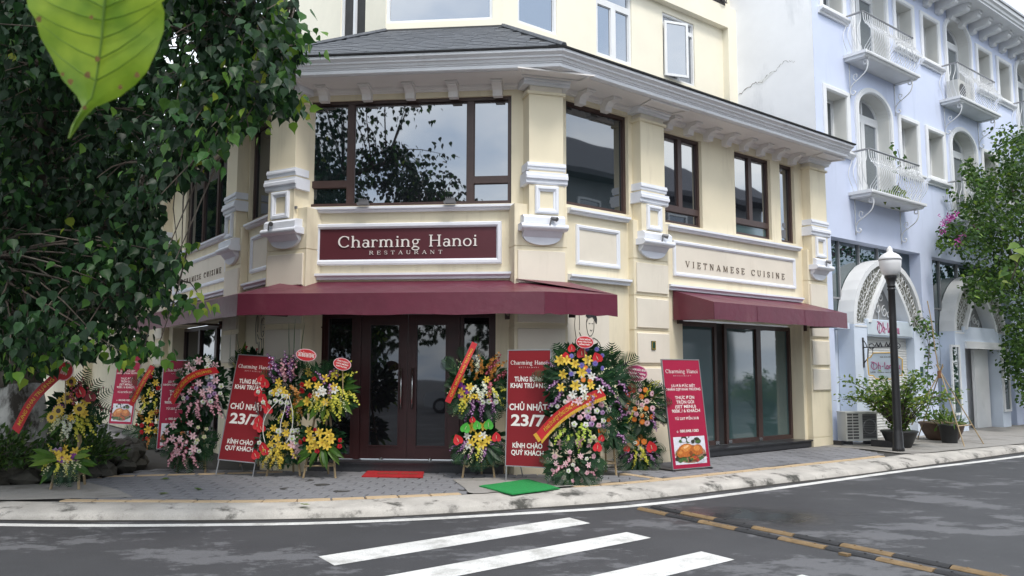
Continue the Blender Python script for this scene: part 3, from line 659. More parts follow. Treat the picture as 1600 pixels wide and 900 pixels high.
for a, c_, hx in ((-3.757, -3.003, -3.09), (-2.997, -2.243, -2.91)):
    b = MB(); b.ring(FF, a, c_, .275, 2.555, .0, DV-.06, DV) if False else None
    for p, q, m_, n_ in ((a, a+.13, .275, 2.555), (c_-.13, c_, .275, 2.555)): b.box(FF, p, q, DV-.06, DV, m_, n_)
    b.box(FF, a+.13, c_-.13, DV-.06, DV-.002, .275, .47); b.box(FF, a+.13, c_-.13, DV-.06, DV-.002, 2.40, 2.555)
    b.ring(FF, a+.125, c_-.125, .465, 2.405, .02, DV-.06, DV+.012)
    d_ = b.build('door', 'door_wood', rest)
    b = MB(); b.box(FF, a+.13, c_-.13, DV-.04, DV-.025, .47, 2.40); b.build('pane', 'glass_door', d_)
    b = MB(); b.tube([FF.P(hx, DV+.06, 1.06), FF.P(hx, DV+.06, 1.70)], .016, 8)
    for zz in (1.14, 1.62): b.tube([FF.P(hx, DV-.005, zz), FF.P(hx, DV+.06, zz)], .010, 6)
    b.build('handle', 'steel', d_, smooth=True)
    b = MB(); b.lathe(FF.P(hx-.0+(.30 if hx > -3 else -.30), DV+.06, .27), [(.03, 0), (.028, .02), (.015, .035), (0.001, .04)], 10); b.build('door_stop', 'steel', d_)

b = MB(); put_serif(b, FF, 'harm', -2.84, -2.40, 2.235, .105, DV-.0245, 0, .05); put_serif(b, FF, 'n', -2.12, -2.02, 2.235, .105, DV-.0395, 0, 0); put_serif(b, FF, 'Ha', -1.92, -1.70, 2.235, .105, DV-.0395, 0, .05)
mat('glass_etch', (.055, .055, .06), .6); b.build('etched_lettering', 'glass_etch', fr)
# --- the shop window of the right wing
b = MB(); b.box(FR, 3.26, 7.22, -.40, .10, .12, .262); b.strip(FR, 3.24, 7.24, [(.06, .235), (.125, .235), (.13, .262), (.06, .270)]); b.build('shop_step', 'granite', rest)
SV = -.25
sw = window(rest, FR, SV, [(3.36, 4.62, .275, 2.58), (4.86, 5.98, .275, 2.58), (5.98, 7.12, .275, 2.58)], .075, 'frame_brown', 'glass_teal', name='shop_window')
b = MB(); b.box(FR, 4.62, 4.86, SV-.10, SV-.06, .275, 2.58); b.build('dark_panel', 'interior_dark', sw)
for u in (4.50, 4.90, 5.90): b = MB(); b.box(FR, u, u+.11, SV-.02, SV+.015, .285, .35); b.build('floor_hinge', 'steel', sw)
window(rest, FLf, SV, [(-6.9, -5.7, .205, 2.6), (-5.7, -4.5, .205, 2.6), (-4.5, -3.3, .205, 2.6)], .07, 'frame_brown', 'glass_door', name='shop_window')
b = MB(); b.box(FR, .40, 1.92, 0, .035, .12, .24); b.build('skirting', 'cream_pale', rest)
# line drawing of a waving woman on the wall panel beside the pillar
b = MB(); b.box(FR, .46, 1.42, 0, .008, 1.1, 2.95); b.build('painted_panel', 'cream_pale', rest)
b = MB()
def mural(F, u0, z0, sx, sz, lines, parent, v=.013):
    m = MB()
    for ln in lines: m.tube([F.P(u0+x*sx, v, z0+y*sz) for x, y in ln], .0045, 5)
    return m.build('wall_drawing', 'black_iron', parent)
def crv(pts, n=5):
    out = []
    for i in range(len(pts)-1):
        p0 = pts[max(i-1, 0)]; p1 = pts[i]; p2 = pts[i+1]; p3 = pts[min(i+2, len(pts)-1)]
        for k in range(n):
            t = k/n; out.append(tuple(.5*((2*p1[j])+(-p0[j]+p2[j])*t+(2*p0[j]-5*p1[j]+4*p2[j]-p3[j])*t*t+(-p0[j]+3*p1[j]-3*p2[j]+p3[j])*t**3) for j in range(len(p1))))
    return out+[tuple(pts[-1])]
MUR = [crv([(.05, .95), (.02, .8), (.08, .62), (.16, .6)]), crv([(.05, .95), (.14, .97), (.17, .85), (.16, .75)]), crv([(.42, .93), (.38, .84), (.42, .72), (.50, .68), (.60, .74), (.62, .88)]),
       crv([(.35, .95), (.44, 1.0), (.56, .99), (.68, .93), (.70, .84), (.64, .88), (.55, .93), (.44, .90), (.38, .84)]), crv([(.16, .72), (.25, .66), (.40, .66), (.44, .64)]), crv([(.60, .66), (.78, .60), (.90, .42), (.96, .18), (.98, 0)]),
       crv([(.46, .66), (.48, .5), (.46, .3), (.50, .1)]), crv([(.58, .66), (.60, .5), (.57, .3), (.62, .1)]), crv([(.20, .62), (.26, .5), (.22, .36), (.12, .32)]), crv([(.72, .6), (.76, .4), (.80, .2), (.84, .0)]), crv([(.3, .62), (.32, .4), (.36, .2), (.34, 0)]),
       [(.46, .84), (.50, .84)], [(.55, .84), (.59, .84)], crv([(.50, .76), (.53, .745), (.56, .76)])]
mural(FR, .62, 1.35, .72, 1.28, MUR, rest)
mural(FLf, -1.34, 1.35, .72, 1.28, MUR, rest)
# hair filled in
b = MB(); b.prism(FR, [(.62+x*.72, 1.35+y*1.28) for x, y in crv([(.36, .93), (.46, 1.0), (.58, .99), (.70, .93), (.70, .85), (.60, .92), (.46, .90)], 4)], .009, .014); b.build('wall_drawing', 'black_iron', rest)

# --- shop sign
sg = thing('shop_sign', 'maroon restaurant name board in a white frame above the wide awning', 'sign', (-2.95, 12.66, 3.65))
b = MB(); b.box(FF, -4.40, -1.53, 0, .03, 3.38, 3.92); b.build('board', 'maroon_sign', sg)
b = MB(); b.rframe(FF, -4.475, -1.465, 3.325, 3.99, [(0, 0), (0, .05), (.015, .075), (.055, .075), (.075, .055), (.085, .035), (.085, 0)]); b.build('frame', 'trim_white', sg)
b = MB(); put_serif(b, FF, 'Charming Hanoi', -4.09, -1.84, 3.605, .185, .031, .015, .03); put_serif(b, FF, 'RESTAURANT', -3.58, -2.40, 3.488, .058, .031, .010, .62); b.build('lettering', 'lettering_white', sg)

# --- awnings
def awn_strip(mb, a, c_, a2, c2, zt, zb, th=.012):
    """fascia from a to c_ (outer line), wall line a2 to c2"""
    pass
aw = thing('awning', 'long maroon awning wrapping the canted corner above the entrance doors', 'awning', (-3, 12.2, 2.47))
zt, zb, zw = 2.79, 2.47, 3.06
pL0 = Vector((-5.31, 11.75, 0)); pR0 = Vector((-.74, 11.75, 0)); pE = Vector((.31, 12.36, 0)); pLL = pL0-FLf.D*7.5
wL0 = FF.P(-4.96, .03, 0)+Vector((0, 0, 0)); wR0 = FF.P(-1.22, .03, 0); wE = FR.P(.42, .14, 0); wLL = FLf.P(-7.6, .03, 0); wRf = FCR.P(-.50, .14, 0); wRg = FCR.P(.36, .14, 0)
def zz_(p, z): return Vector((p.x, p.y, z))
def cloth(mb, a, b_, c, d, n, m_=7, sag=.016):
    L_ = (b_-a).length; P = []
    for i in range(n+1):
        for j in range(m_+1):
            u, v = i/n, j/m_; p = a.lerp(b_, u).lerp(d.lerp(c, u), v); e = math.sin(math.pi*v)
            p.z -= e*(sag*abs(math.sin(math.pi*u*max(1, round(L_/1.05))))+.004*math.sin(u*37+v*5)+.003*math.sin(u*71-v*9)); P.append(p)
    mb.add(P, [(i*(m_+1)+j, (i+1)*(m_+1)+j, (i+1)*(m_+1)+j+1, i*(m_+1)+j+1) for i in range(n) for j in range(m_)])
b = MB()
cloth(b, zz_(wL0, zw), zz_(wR0, zw), zz_(pR0, zt), zz_(pL0, zt), 36)
b.poly([zz_(wR0, zw), zz_(wRf, zw-.01), zz_(wRg, zw-.04), zz_(wE, zw-.02), zz_(pE, zt), zz_(pR0, zt)])
cloth(b, zz_(wLL, zw), zz_(wL0, zw), zz_(pL0, zt), zz_(pLL, zt), 40)
n0 = len(b.v)
b.poly([zz_(wE, zw-.02), zz_(pE, zt), zz_(pE, zt-.03), zz_(wE, zw-.06)])
b.build('canopy', 'maroon_cloth', aw)
b = MB()
def fascia(mb, p, q, z1, z0, nrm, sag=.0):
    n = 14
    for i in range(n):
        a, c2 = p.lerp(q, i/n), p.lerp(q, (i+1)/n); da, dc = .009*math.sin(i*1.7), .009*math.sin((i+1)*1.7)
        
        if i in (4, 9): mb.add([zz_(a+nrm*.0045, z1-.005), zz_(a.lerp(c2, .12)+nrm*.0045, z1-.005), zz_(a.lerp(c2, .12)+nrm*.008, z0+.01), zz_(a+nrm*.008, z0+.01)], [(0, 1, 2, 3)])
        mb.add([zz_(a, z1), zz_(c2, z1), zz_(c2+nrm*.004, z0+dc), zz_(a+nrm*.004, z0+da), zz_(a-nrm*.012, z1), zz_(c2-nrm*.012, z1), zz_(c2-nrm*.010, z0+dc), zz_(a-nrm*.010, z0+da)], [(0, 1, 2, 3), (7, 6, 5, 4), (3, 2, 6, 7)])
fascia(b, pL0, pR0, zt, zb, Vector((0, -1, 0))); fascia(b, pR0, pE, zt, zb, Vector((.5, -.86, 0))); fascia(b, pLL, pL0, zt, zb, FLf.N)
b.build('valance', 'maroon_cloth', aw)
b = MB()
for p, q in ((FF.P(-4.80, .02, 2.52), (-5.0, 11.80, 2.50)), (FF.P(-1.36, .02, 2.52), (-1.30, 11.80, 2.50)), (FCR.P(.42, .10, 2.55), (.2, 12.33, 2.5)), (FLf.P(-3.2, .02, 2.52), pLL+FLf.D*4.3+Vector((0, 0, 2.5)))):
    b.tube([p, q], .022, 6); b.box(Frame(p, (1, 0, 0), (0, -1, 0)), -.05, .05, -.05, .04, -.07, .07)
b.tube([(pL0.x+.02, pL0.y+.03, 2.50), (pR0.x-.02, pR0.y+.03, 2.50)], .018, 6); b.build('support_arm', 'frame_brown', aw)
aw2 = thing('awning', 'short maroon awning over the shop window of the right wing', 'awning', tuple(FR.P(5.1, .4, 2.53)))
b = MB(); cloth(b, FR.P(3.02, .03, 3.085), FR.P(7.24, .03, 3.085), FR.P(7.35, .90, 2.83), FR.P(3.03, .90, 2.83), 36)
b.poly([FR.P(3.02, .03, 3.085), FR.P(3.03, .90, 2.83), FR.P(3.03, .90, 2.53), FR.P(3.02, .03, 2.56)]); b.poly([FR.P(7.24, .03, 3.085), FR.P(7.35, .90, 2.83), FR.P(7.35, .9, 2.79), FR.P(7.24, .03, 3.03)])
b.build('canopy', 'maroon_cloth', aw2)
b = MB(); fascia(b, FR.P(3.03, .905, 0), FR.P(7.35, .905, 0), 2.83, 2.53, FR.N); b.build('valance', 'maroon_cloth', aw2)
b = MB()
for u in (3.2, 7.28): b.tube([FR.P(u, .02, 2.58), FR.P(u, .88, 2.56)], .022, 6); b.box(FR, u-.05, u+.05, 0, .06, 2.50, 2.66)
b.tube([FR.P(3.06, .88, 2.56), FR.P(7.3, .88, 2.56)], .018, 6); b.build('support_arm', 'frame_brown', aw2)

# --- lamps and small fittings on the wall
def spot(F, u, v, z, label, flood=False, k=.62):
    t = thing('wall_spotlight', label, 'light', tuple(F.P(u, v, z)), 0, 'small spotlights on the restaurant front')
    if flood:
        b = MB(); b.box(F, u-.09, u+.09, v-.02, v+.10, z, z+.035); b.box(F, u-.075, u+.075, v, v+.05, z+.035, z+.085)
        for i in range(5): b.box(F, u-.07+i*.03, u-.06+i*.03, v+.02, v+.07, z+.085, z+.10)
        b.build('lamp_head', 'device_grey', t); b = MB(); b.box(F, u-.012, u+.012, v-.07, v-.02, z+.01, z+.03); b.build('arm', 'device_grey', t)
    else:
        b = MB(); b.tube([F.P(u-.05*k, v+.02, z+.05), F.P(u+.06*k, v+.02+.10*k, z+.05-.04*k)], [.045*k, .06*k], 10); b.build('lamp_head', 'device_grey', t)
        b = MB(); b.tube([F.P(u+.063*k, v+.022+.10*k, z+.05-.042*k), F.P(u+.07*k, v+.022+.11*k, z+.05-.046*k)], [.062*k, .05*k], 10); b.build('lens', 'louvre_dark', t)
        b = MB(); b.tube([F.P(u-.05, v-.06, z-.05), F.P(u-.06, v+.04, z-.06), F.P(u-.04, v+.05, z+.03)], .012, 5); b.build('arm', 'device_grey', t)
spot(FF, -3.66, .11, 4.262, 'grey floodlight on the sill above the letter C of the maroon sign', True)
spot(FF, -2.27, .11, 4.262, 'grey floodlight on the sill above the word Hanoi of the maroon sign', True)
spot(FCR, .05, .27, 3.93, 'small grey spotlight on the white bracket of the pillar right of the maroon sign')
spot(FR, 2.46, .29, 3.93, 'small grey spotlight on the white bracket of the pillar left of the lettering panel')
spot(FR, 7.70, .29, 3.93, 'small grey spotlight on the white bracket at the blue house end')
spot(FCL, -.05, .27, 3.93, 'small grey spotlight on the bracket of the shaded pillar left of the maroon sign')
pq = thing('wall_plaque', 'small dark green plaque on the pillar between the two awnings', 'plaque', tuple(FR.P(2.35, .16, 1.98)))
b = MB(); b.box(FR, 2.285, 2.385, .15, .168, 2.02, 2.17); b.build('plate', 'plaque_green', pq)
b = MB(); b.ring(FR, 2.295, 2.375, 2.03, 2.16, .006, .168, .171); b.lathe((0, 0, 0), [(.001, 0), (.002, .001)], 4) if False else None; b.build('border', 'gold', pq)
b = MB(); b.strip(FCL, .30, .34, [(.14, 4.2), (.17, 4.2), (.17, 4.24), (.14, 4.24)]) ; b.build('pipe_hook', 'device_grey', rest)

# ================================================================== ground, road, pavement
b = MB(); b.quad((-150, -120, 0), (150, -120, 0), (150, 200, 0), (-150, 200, 0)); struct(b.build('road', 'asphalt'))
KB = [(-46, 34), (-24, 18), (-15, 11.2), (-10.5, 9.2), (-8.4, 8.78), (-6.62, 8.76), (-4.84, 8.92), (-3.01, 9.25), (-2.09, 9.56), (-1.03, 10.09), (.54, 11.01), (2.47, 12.64), (4.03, 13.95), (5.69, 15.5), (8.84, 18.47), (16, 25.3), (40, 49)]
KT = [(-45.6, 34.5), (-23.6, 18.5), (-14.8, 11.7), (-10.4, 9.7), (-8.4, 9.3), (-7.01, 9.27), (-6.26, 9.30), (-3.98, 9.50), (-2.93, 9.84), (-1.62, 10.42), (-.46, 11.12), (.71, 11.86), (2.67, 13.58), (5.05, 15.70), (6.21, 16.85), (9.2, 19.5), (15.6, 25.8), (39.6, 49.5)]
def resample(pts, d):
    P = crv([(p[0], p[1]) for p in pts], 12); L = [0]
    for i in range(1, len(P)): L.append(L[-1]+math.dist(P[i], P[i-1]))
    n = int(L[-1]/d); out = []; j = 0
    for k in range(n+1):
        t = L[-1]*k/n
        while j < len(L)-2 and L[j+1] < t: j += 1
        f_ = (t-L[j])/max(1e-9, L[j+1]-L[j]); out.append((P[j][0]+(P[j+1][0]-P[j][0])*f_, P[j][1]+(P[j+1][1]-P[j][1])*f_))
    return out
kb, ktop = resample(KB, .25), resample(KT, .25)
def near(pts, p): return min(pts, key=lambda q: (q[0]-p[0])**2+(q[1]-p[1])**2)
SW = .12
b = MB(); b.poly([(x, y, .103) for x, y in ktop]+[(60, 90, .103), (-60, 90, .103)]); me = b.mesh('pavement', ['joint'])
bm_ = bmesh.new(); bm_.from_mesh(me); bmesh.ops.triangulate(bm_, faces=bm_.faces); bm_.to_mesh(me); bm_.free()
for p in me.polygons:
    if p.normal.z < 0: p.flip()
pave = struct(link('pavement', me))
# kerb: a rough sloping concrete lip
rk = random.Random(11); sec = [(0, -.02), (.03, .035), (.10, .075), (.30, .098), (.55, .108), (.80, .116), (1.0, .119), (1.08, .10)]
vs_, fs_ = [], []; wob = [0]*len(sec)
for i, (x, y) in enumerate(kb):
    q = near(ktop, (x, y)); 
    for k, (t, z) in enumerate(sec):
        wob[k] = wob[k]*.6+rk.uniform(-1, 1)*.4
        jx = .045*wob[k] if 0 < k < 6 else .02*wob[0]*(k == 0); jz = (.018*wob[k] if 1 < k < 6 else 0)+(-.03 if rk.random() < .03 and 1 < k < 5 else 0)
        dx, dy = q[0]-x, q[1]-y
        vs_.append((x+dx*t+jx*.5, y+dy*t+jx, z+jz))
n = len(sec)
for i in range(len(kb)-1):
    for k in range(n-1): fs_.append((i*n+k, (i+1)*n+k, (i+1)*n+k+1, i*n+k+1))
me = bpy.data.meshes.new('kerb'); me.from_pydata(vs_, [], fs_); me.materials.append(MATS['kerb']); me.polygons.foreach_set('use_smooth', [True]*len(fs_))
struct(link('kerb', me))
# tan border tiles along the kerb and the dividing strip
def tile_mesh(l, w, h, m, nm):
    s = MB(); e = .006
    s.add([(-l/2, -w/2, 0), (l/2, -w/2, 0), (l/2, w/2, 0), (-l/2, w/2, 0), (-l/2+e, -w/2+e, h), (l/2-e, -w/2+e, h), (l/2-e, w/2-e, h), (-l/2+e, w/2-e, h)], [(4, 5, 6, 7), (0, 1, 5, 4), (1, 2, 6, 5), (2, 3, 7, 6), (3, 0, 4, 7)])
    return s.mesh(nm, [m])
tm = tile_mesh(.385, .15, .030, 'tile_tan', 'tile'); tl = resample(KT, .4)
def in_frame(p, mg=30):
    a, b_, d = proj(p); return a is not None and -mg < a < 1600+mg and -mg < b_ < 900+mg
patch_c = (-.95, 10.95)
for i in range(len(tl)-1):
    (x0, y0), (x1, y1) = tl[i], tl[i+1]; cx, cy = (x0+x1)/2, (y0+y1)/2; a = math.atan2(y1-y0, x1-x0)
    px = proj((cx, cy, .12))[0]
    if px is None or not (85 < px < 1385) or 742 < px < 885: continue
    link('tile', tm, pave, Matrix.Translation((cx-math.sin(a)*.08, cy+math.cos(a)*.08, .098+rk.uniform(-.003, .003))) @ Matrix.Rotation(a+rk.uniform(-.02, .02), 4, 'Z'))
dA, dB = Vector((.36, 12.75, 0)), Vector((.98, 12.05, 0)); k_ = int((dB-dA).length/.3)
for i in range(k_):
    p = dA.lerp(dB, (i+.5)/k_); link('tile', tile_mesh(.29, .13, .030, 'tile_tan', 'tile'), pave, Matrix.Translation((p.x, p.y, .0985)) @ Matrix.Rotation(math.atan2(dB.y-dA.y, dB.x-dA.x), 4, 'Z'))
dA, dB = Vector((-8.3, 11.1, 0)), Vector((-4.75, 12.35, 0)); k_ = int((dB-dA).length/.4)
for i in range(k_):
    p = dA.lerp(dB, (i+.5)/k_); link('tile', tm, pave, Matrix.Translation((p.x, p.y, .0985)) @ Matrix.Rotation(math.atan2(dB.y-dA.y, dB.x-dA.x), 4, 'Z'))
# pavers: every one its own piece where they show large, the rest joined
kpoly = [(x, y) for x, y in ktop if -30 < x < 25]
def above_kerb(x, y):
    for i in range(len(kpoly)-1):
        (x0, y0), (x1, y1) = kpoly[i], kpoly[i+1]
        if min(x0, x1) <= x <= max(x0, x1): return y-(y0+(y1-y0)*(x-x0)/(x1-x0+1e-9))
    return -1
PLc = (-8.85, 12.0, 1.75)
pm = [tile_mesh(.288, .188, .022, 'paver', 'paver'), tile_mesh(.194, .194, .022, 'paver', 'paver')]
pv = []
def lay(F, u0, u1, v0, v1, ok):
    j = 0; v = v0
    while v < v1:
        u = u0-(.15 if j % 2 else 0)
        while u < u1:
            p = F.P(u+.15, v+.1, 0)
            if ok(p.x, p.y): pv.append((p, F))
            u += .3
        v += .2; j += 1
tangent_gap = .21
def div_side(x, y): return (x-.36)*(12.05-12.75)-(y-12.75)*(.98-.36)     # >0 : left of the divider
def in_l(x, y): return (Vector((x, y, 0))-CL_).dot(FLf.N) > .15
lay(FF, -9.0, 1.2, .17, 4.5, lambda x, y: above_kerb(x, y) > .23 and (x > -4.94 or in_l(x, y)) and (x < -.2 or div_side(x, y) > .12) and math.hypot(x+8.85, y-12) > 1.95 and x > -9 and not (x > -1.75 and y < 11.95))
lay(FR, .8, 10.5, .16, 2.6, lambda x, y: above_kerb(x, y) > .33 and div_side(x, y) < -.12 and x < 5.2 and not (math.hypot((x+.2), y-12.1) < .45))
lay(FLf, -14, -2.2, .16, 3.2, lambda x, y: x < -9.0 and math.hypot(x+8.85, y-12) > 2.0 and above_kerb(x, y) > .4)
pv.sort(key=lambda q: (not in_frame(q[0], 5), (q[0]-CAM).length)); seen = set(); one = pv[:292]; oth = pv[292:]
for p, F in one:
    M = F.M(0, 0, 0); M.translation = (p.x, p.y, .1005+rk.uniform(-.0035, .003)); link('paver', pm[0], pave, M @ Matrix.Rotation(rk.uniform(-.012, .012), 4, 'Z') @ Matrix.Rotation(rk.uniform(-.008, .008), 4, 'X'))
vv, ff = [], []
for p, F in oth:
    M = F.M(0, 0, 0); M.translation = (p.x, p.y, .1005+rk.uniform(-.0035, .003)); o0 = len(vv); vv += [tuple(M @ v.co) for v in pm[0].vertices]; ff += [[o0+i for i in q.vertices] for q in pm[0].polygons]
me = bpy.data.meshes.new('pavers'); me.from_pydata(vv, [], ff); me.materials.append(MATS['paver']); stuff(link('pavers', me, pave))
# concrete infill where pavers are missing and in front of the blue house
def blob(name, pts, z, m):
    s = MB(); s.poly([(x, y, z) for x, y in pts]); me = s.mesh(name, [m])
    for p in me.polygons:
        if p.normal.z < 0: p.flip()
    return struct(link(name, me))
blob('concrete_patch', crv([(-2.05, 11.75), (-1.75, 10.95), (-1.55, 10.45), (-1.0, 10.85), (-.35, 11.28), (.1, 11.62), (.15, 11.9), (-.3, 12.1), (-1.1, 12.0), (-1.6, 12.0), (-2.05, 11.75)], 3), .1285, 'concrete')
q = FR.P
blob('concrete_apron', [tuple(q(u, v, 0).xy) for u, v in ((7.5, .0), (7.6, 1.0), (7.3, 1.9), (7.7, 2.15), (9.4, 2.3), (12, 2.55), (17, 2.6), (24, 2.6), (24, -.6), (8.2, -.6))], .1235, 'concrete')
blob('dirt_strip', [(-8.9, 9.3), (-6.9, 9.32), (-5.6, 9.7), (-6.2, 10.3), (-7.0, 10.9), (-8.2, 10.3), (-10.4, 9.9)], .1265, 'concrete')
# a few drain lids set in the paving
for k, (px, py) in enumerate(((450, 763), (503, 757), (534, 767), (478, 750))):
    p = ground(px, py, .125); b = MB(); b.lathe((p.x, p.y, .118), [(.11, 0), (.11, .006), (.085, .0075), (.08, .005), (.001, .005)], 14)
    o = b.build('drain_lid', 'joint'); tag(o, 'round drain lid in the paving, '+('leftmost of the front pair', 'nearest the yellow lily stand', 'rightmost and nearest the kerb', 'nearest the white hoop stand')[k], 'drain lid', 'drain lids in the grey paving')
gp = resample(KB, .3); s = MB()
for i in range(len(gp)-1):
    (x0, y0), (x1, y1) = gp[i], gp[i+1]; d = math.hypot(x1-x0, y1-y0); nx, ny = -(y1-y0)/d, (x1-x0)/d; w0, w1 = .10+.04*math.sin(i*1.3), .10+.04*math.sin((i+1)*1.3)
    s.quad((x0-nx*w0, y0-ny*w0, .0025), (x1-nx*w1, y1-ny*w1, .0025), (x1+nx*.1, y1+ny*.1, .0025), (x0+nx*.1, y0+ny*.1, .0025))
mat('gutter_dirt', (.035, .032, .028), .95, .35, 6, .5, 30); struct(s.build('gutter_strip', 'gutter_dirt'))
# painted lines
LN = [(-30, 21), (-14, 10.3), (-10, 8.72), (-6.4, 8.47), (-3.68, 8.79), (-2.2, 9.22), (-1.0, 9.75), (.515, 10.56), (2.38, 12.15), (5.3, 14.85), (8.4, 17.55), (16, 24.6), (38, 46)]
lp = resample(LN, .4); b = MB()
for i in range(len(lp)-1):
    (x0, y0), (x1, y1) = lp[i], lp[i+1]; d = math.hypot(x1-x0, y1-y0); nx, ny = -(y1-y0)/d*.075, (x1-x0)/d*.075
    b.quad((x0-nx, y0-ny, .004), (x1-nx, y1-ny, .004), (x1+nx, y1+ny, .004), (x0+nx, y0+ny, .004))
struct(b.build('edge_line', 'paint_white'))
for pts in ([(-2.49, 7.36), (-2.24, 7.04), (-.09, 9.26), (-.33, 9.59)], [(-2.95, 5.46), (-2.71, 5.15), (.52, 8.53), (.29, 8.80)], [(-2.2, 4.72), (-1.97, 4.42), (1.19, 7.64), (.94, 7.95)], [(-1.4, 4.0), (-1.15, 3.7), (1.9, 6.85), (1.65, 7.15)]):
    b = MB(); b.quad(*[(x, y, .004) for x, y in pts]); struct(b.build('crossing_stripe', 'paint_white'))
# a second line across the road, seen only at the left
# speed bumps
def bump(pts, first, label):
    p0, p1 = Vector((*pts[0], 0)), Vector((*pts[-1], 0)); L = (p1-p0).length; d = (p1-p0).normalized(); nn = Vector((d.y, -d.x, 0)); F = Frame(p0, d, nn); n = len(pts)-1
    t = thing('speed_bump', label, 'speed bump', tuple(p0), 0, 'speed bumps across the road')
    prof = [(-.055, .002), (-.052, .010), (-.030, .024), (.0, .028), (.030, .024), (.052, .010), (.055, .002)]
    for i in range(n):
        a = (Vector((*pts[i], 0))-p0).dot(d); c_ = (Vector((*pts[i+1], 0))-p0).dot(d); s = MB(); off = rk.uniform(-.008, .008)
        s.strip(F.shift(off), a+.006, c_-.006, [(v, z+rk.uniform(-.001, .002)) for v, z in prof])
        for q_ in (.25, .75): s.lathe(F.shift(off).P(a+(c_-a)*q_, 0, .027), [(.012, 0), (.012, .006), (.001, .007)], 8)
        yel = (i % 2 == 0) == (first == 'y'); s.build('segment', 'rubber_yellow' if yel else 'rubber_black', t)
    return t
bf = [(.50, 10.26), (.81, 9.88), (1.14, 9.49), (1.47, 9.07), (1.80, 8.63), (2.13, 8.2), (2.46, 7.79), (2.79, 7.38), (3.12, 6.96), (3.45, 6.54), (3.78, 6.12)]
bb = [(.66, 10.42), (.98, 10.02), (1.31, 9.61), (1.65, 9.19), (1.98, 8.78), (2.31, 8.36), (2.65, 7.94), (2.98, 7.53), (3.31, 7.12), (3.64, 6.7), (3.97, 6.28)]
bump(bf, 'y', 'black and yellow rubber speed bump nearest the zebra crossing, yellow at its kerb end')
bump(bb, 'k', 'black and yellow rubber speed bump beside the puddle, black at its kerb end')
p = ground(1320, 868, 0); b = MB(); b.box(Frame((p.x, p.y, 0), (.62, -.78, 0), (-.78, -.62, 0)), -.045, .045, -.03, .03, .001, .022); tag(b.build('rubber_fragment', 'rubber_yellow'), 'broken yellow rubber piece lying beside the speed bumps', 'fragment')
# mats
def mat_obj(name, pts, z, m, label, txt=None):
    s = MB(); c = Vector((sum(p[0] for p in pts)/4, sum(p[1] for p in pts)/4, 0)); n = 8
    P = [Vector((*p, 0)) for p in pts]; g = []
    for i in range(n+1):
        for j in range(n+1):
            a = P[0].lerp(P[1], i/n); d = P[3].lerp(P[2], i/n); q_ = a.lerp(d, j/n); g.append((q_.x, q_.y, z+.010+.004*math.sin(i*1.9+j)*(i in (0, n) or j in (0, n))))
    s.add(g, [(i*(n+1)+j, (i+1)*(n+1)+j, (i+1)*(n+1)+j+1, i*(n+1)+j+1) for i in range(n) for j in range(n)])
    lo = [(x, y, z-.002) for x, y, _ in [g[0], g[n], g[-1], g[n*(n+1)]]]; up = [g[0], g[n], g[-1], g[n*(n+1)]]
    s.add(lo+up, [(i, (i+1) % 4, 4+(i+1) % 4, 4+i) for i in range(4)])
    o = s.build(name, m); tag(o, label, 'mat'); return o
rm = mat_obj('door_mat', [(-3.50, 12.52), (-2.62, 12.52), (-2.50, 11.86), (-3.40, 11.86)], .128, 'mat_red', 'red door mat lying before the double doors')
F = Frame((-2.95, 12.27, .1445), (1, 0, 0), (0, -1, 0)); s = MB()
class Flat:                                     # letters lying on the ground
    def __init__(s, o): s.o = Vector(o)
    def P(s, u, v, z): return s.o+Vector((u, z, v))
put_sans(s, Flat((-2.95, 12.16, .1445)), 'HANOI  STAFF', 0, 0, .10, .60, .002); tt = s.build('lettering', 'clay', rm)
mat_obj('floor_mat', [(-1.57, 11.05), (-.98, 11.80), (-.49, 10.97), (-1.06, 10.36)], .132, 'mat_green', 'bright green artificial turf mat on the pavement edge')
# fallen leaves on the paving
lm = leaf_mesh('fallen_leaf', LEAF_V, LEAF_F, 'leaf_bush')
for k, (px, py) in enumerate(((249, 771), (309, 765), (265, 748), (470, 788))):
    p = ground(px, py, .13); o = link('fallen_leaf', lm, None, mat_of((p.x, p.y, .132), (math.cos(k*2), math.sin(k*2), .05), (.2, .1, 1), .11)); tag(o, 'yellow green fallen leaf on the pavement, '+('leftmost of the four', 'right one of the middle pair', 'nearest the pink lily stand', 'nearest the kerb tiles')[k], 'leaf', 'fallen leaves on the pavement')

# ================================================================== the blue house
blue = thing('blue_house', 'pale blue three storey house with white balconies and arched shop fronts', 'house', tuple(FR.P(8, 0, 0)))
Wn = []
for k in range(3):
    o = 4.98*k
    Wn += [(8.43+o, 9.31+o, 6.66, 7.97), (11.92+o, 12.80+o, 6.66, 7.97), (8.43+o, 9.31+o, 9.86, 11.10), (11.92+o, 12.80+o, 9.86, 11.10)]
Dn = [(9.82+4.98*k, 11.36+4.98*k, f_, f_+2.12, f_+2.60) for k in range(3) for f_ in (5.72, 8.92)]
holes = [(*w_, .40) for w_ in Wn]+[(a, b_, z0, z2, .40) for a, b_, z0, z1, z2 in Dn]+[(8.44, 12.68, .12, 4.64, .28), (13.32, 18.3, .12, 4.62, .28)]
b = MB(); wall_face(b, FR, 8.0, 24, 0, 11.74, holes, .4); 
for a, b_, z0, z1, z2 in Dn:                     # spandrels that turn the heads of the door openings into arches
    c_ = (a+b_)/2; hw = (b_-a)/2
    for s_ in (-1, 1):
        ar = [(c_+s_*hw*math.cos(R(t)), z1+(z2-z1)*math.sin(R(t))) for t in range(0, 91, 10)]
        b.prism(FR, ar+[(c_+s_*hw, z2)], -.40, -.0005)
b.build('wall', 'blue_wall', blue)
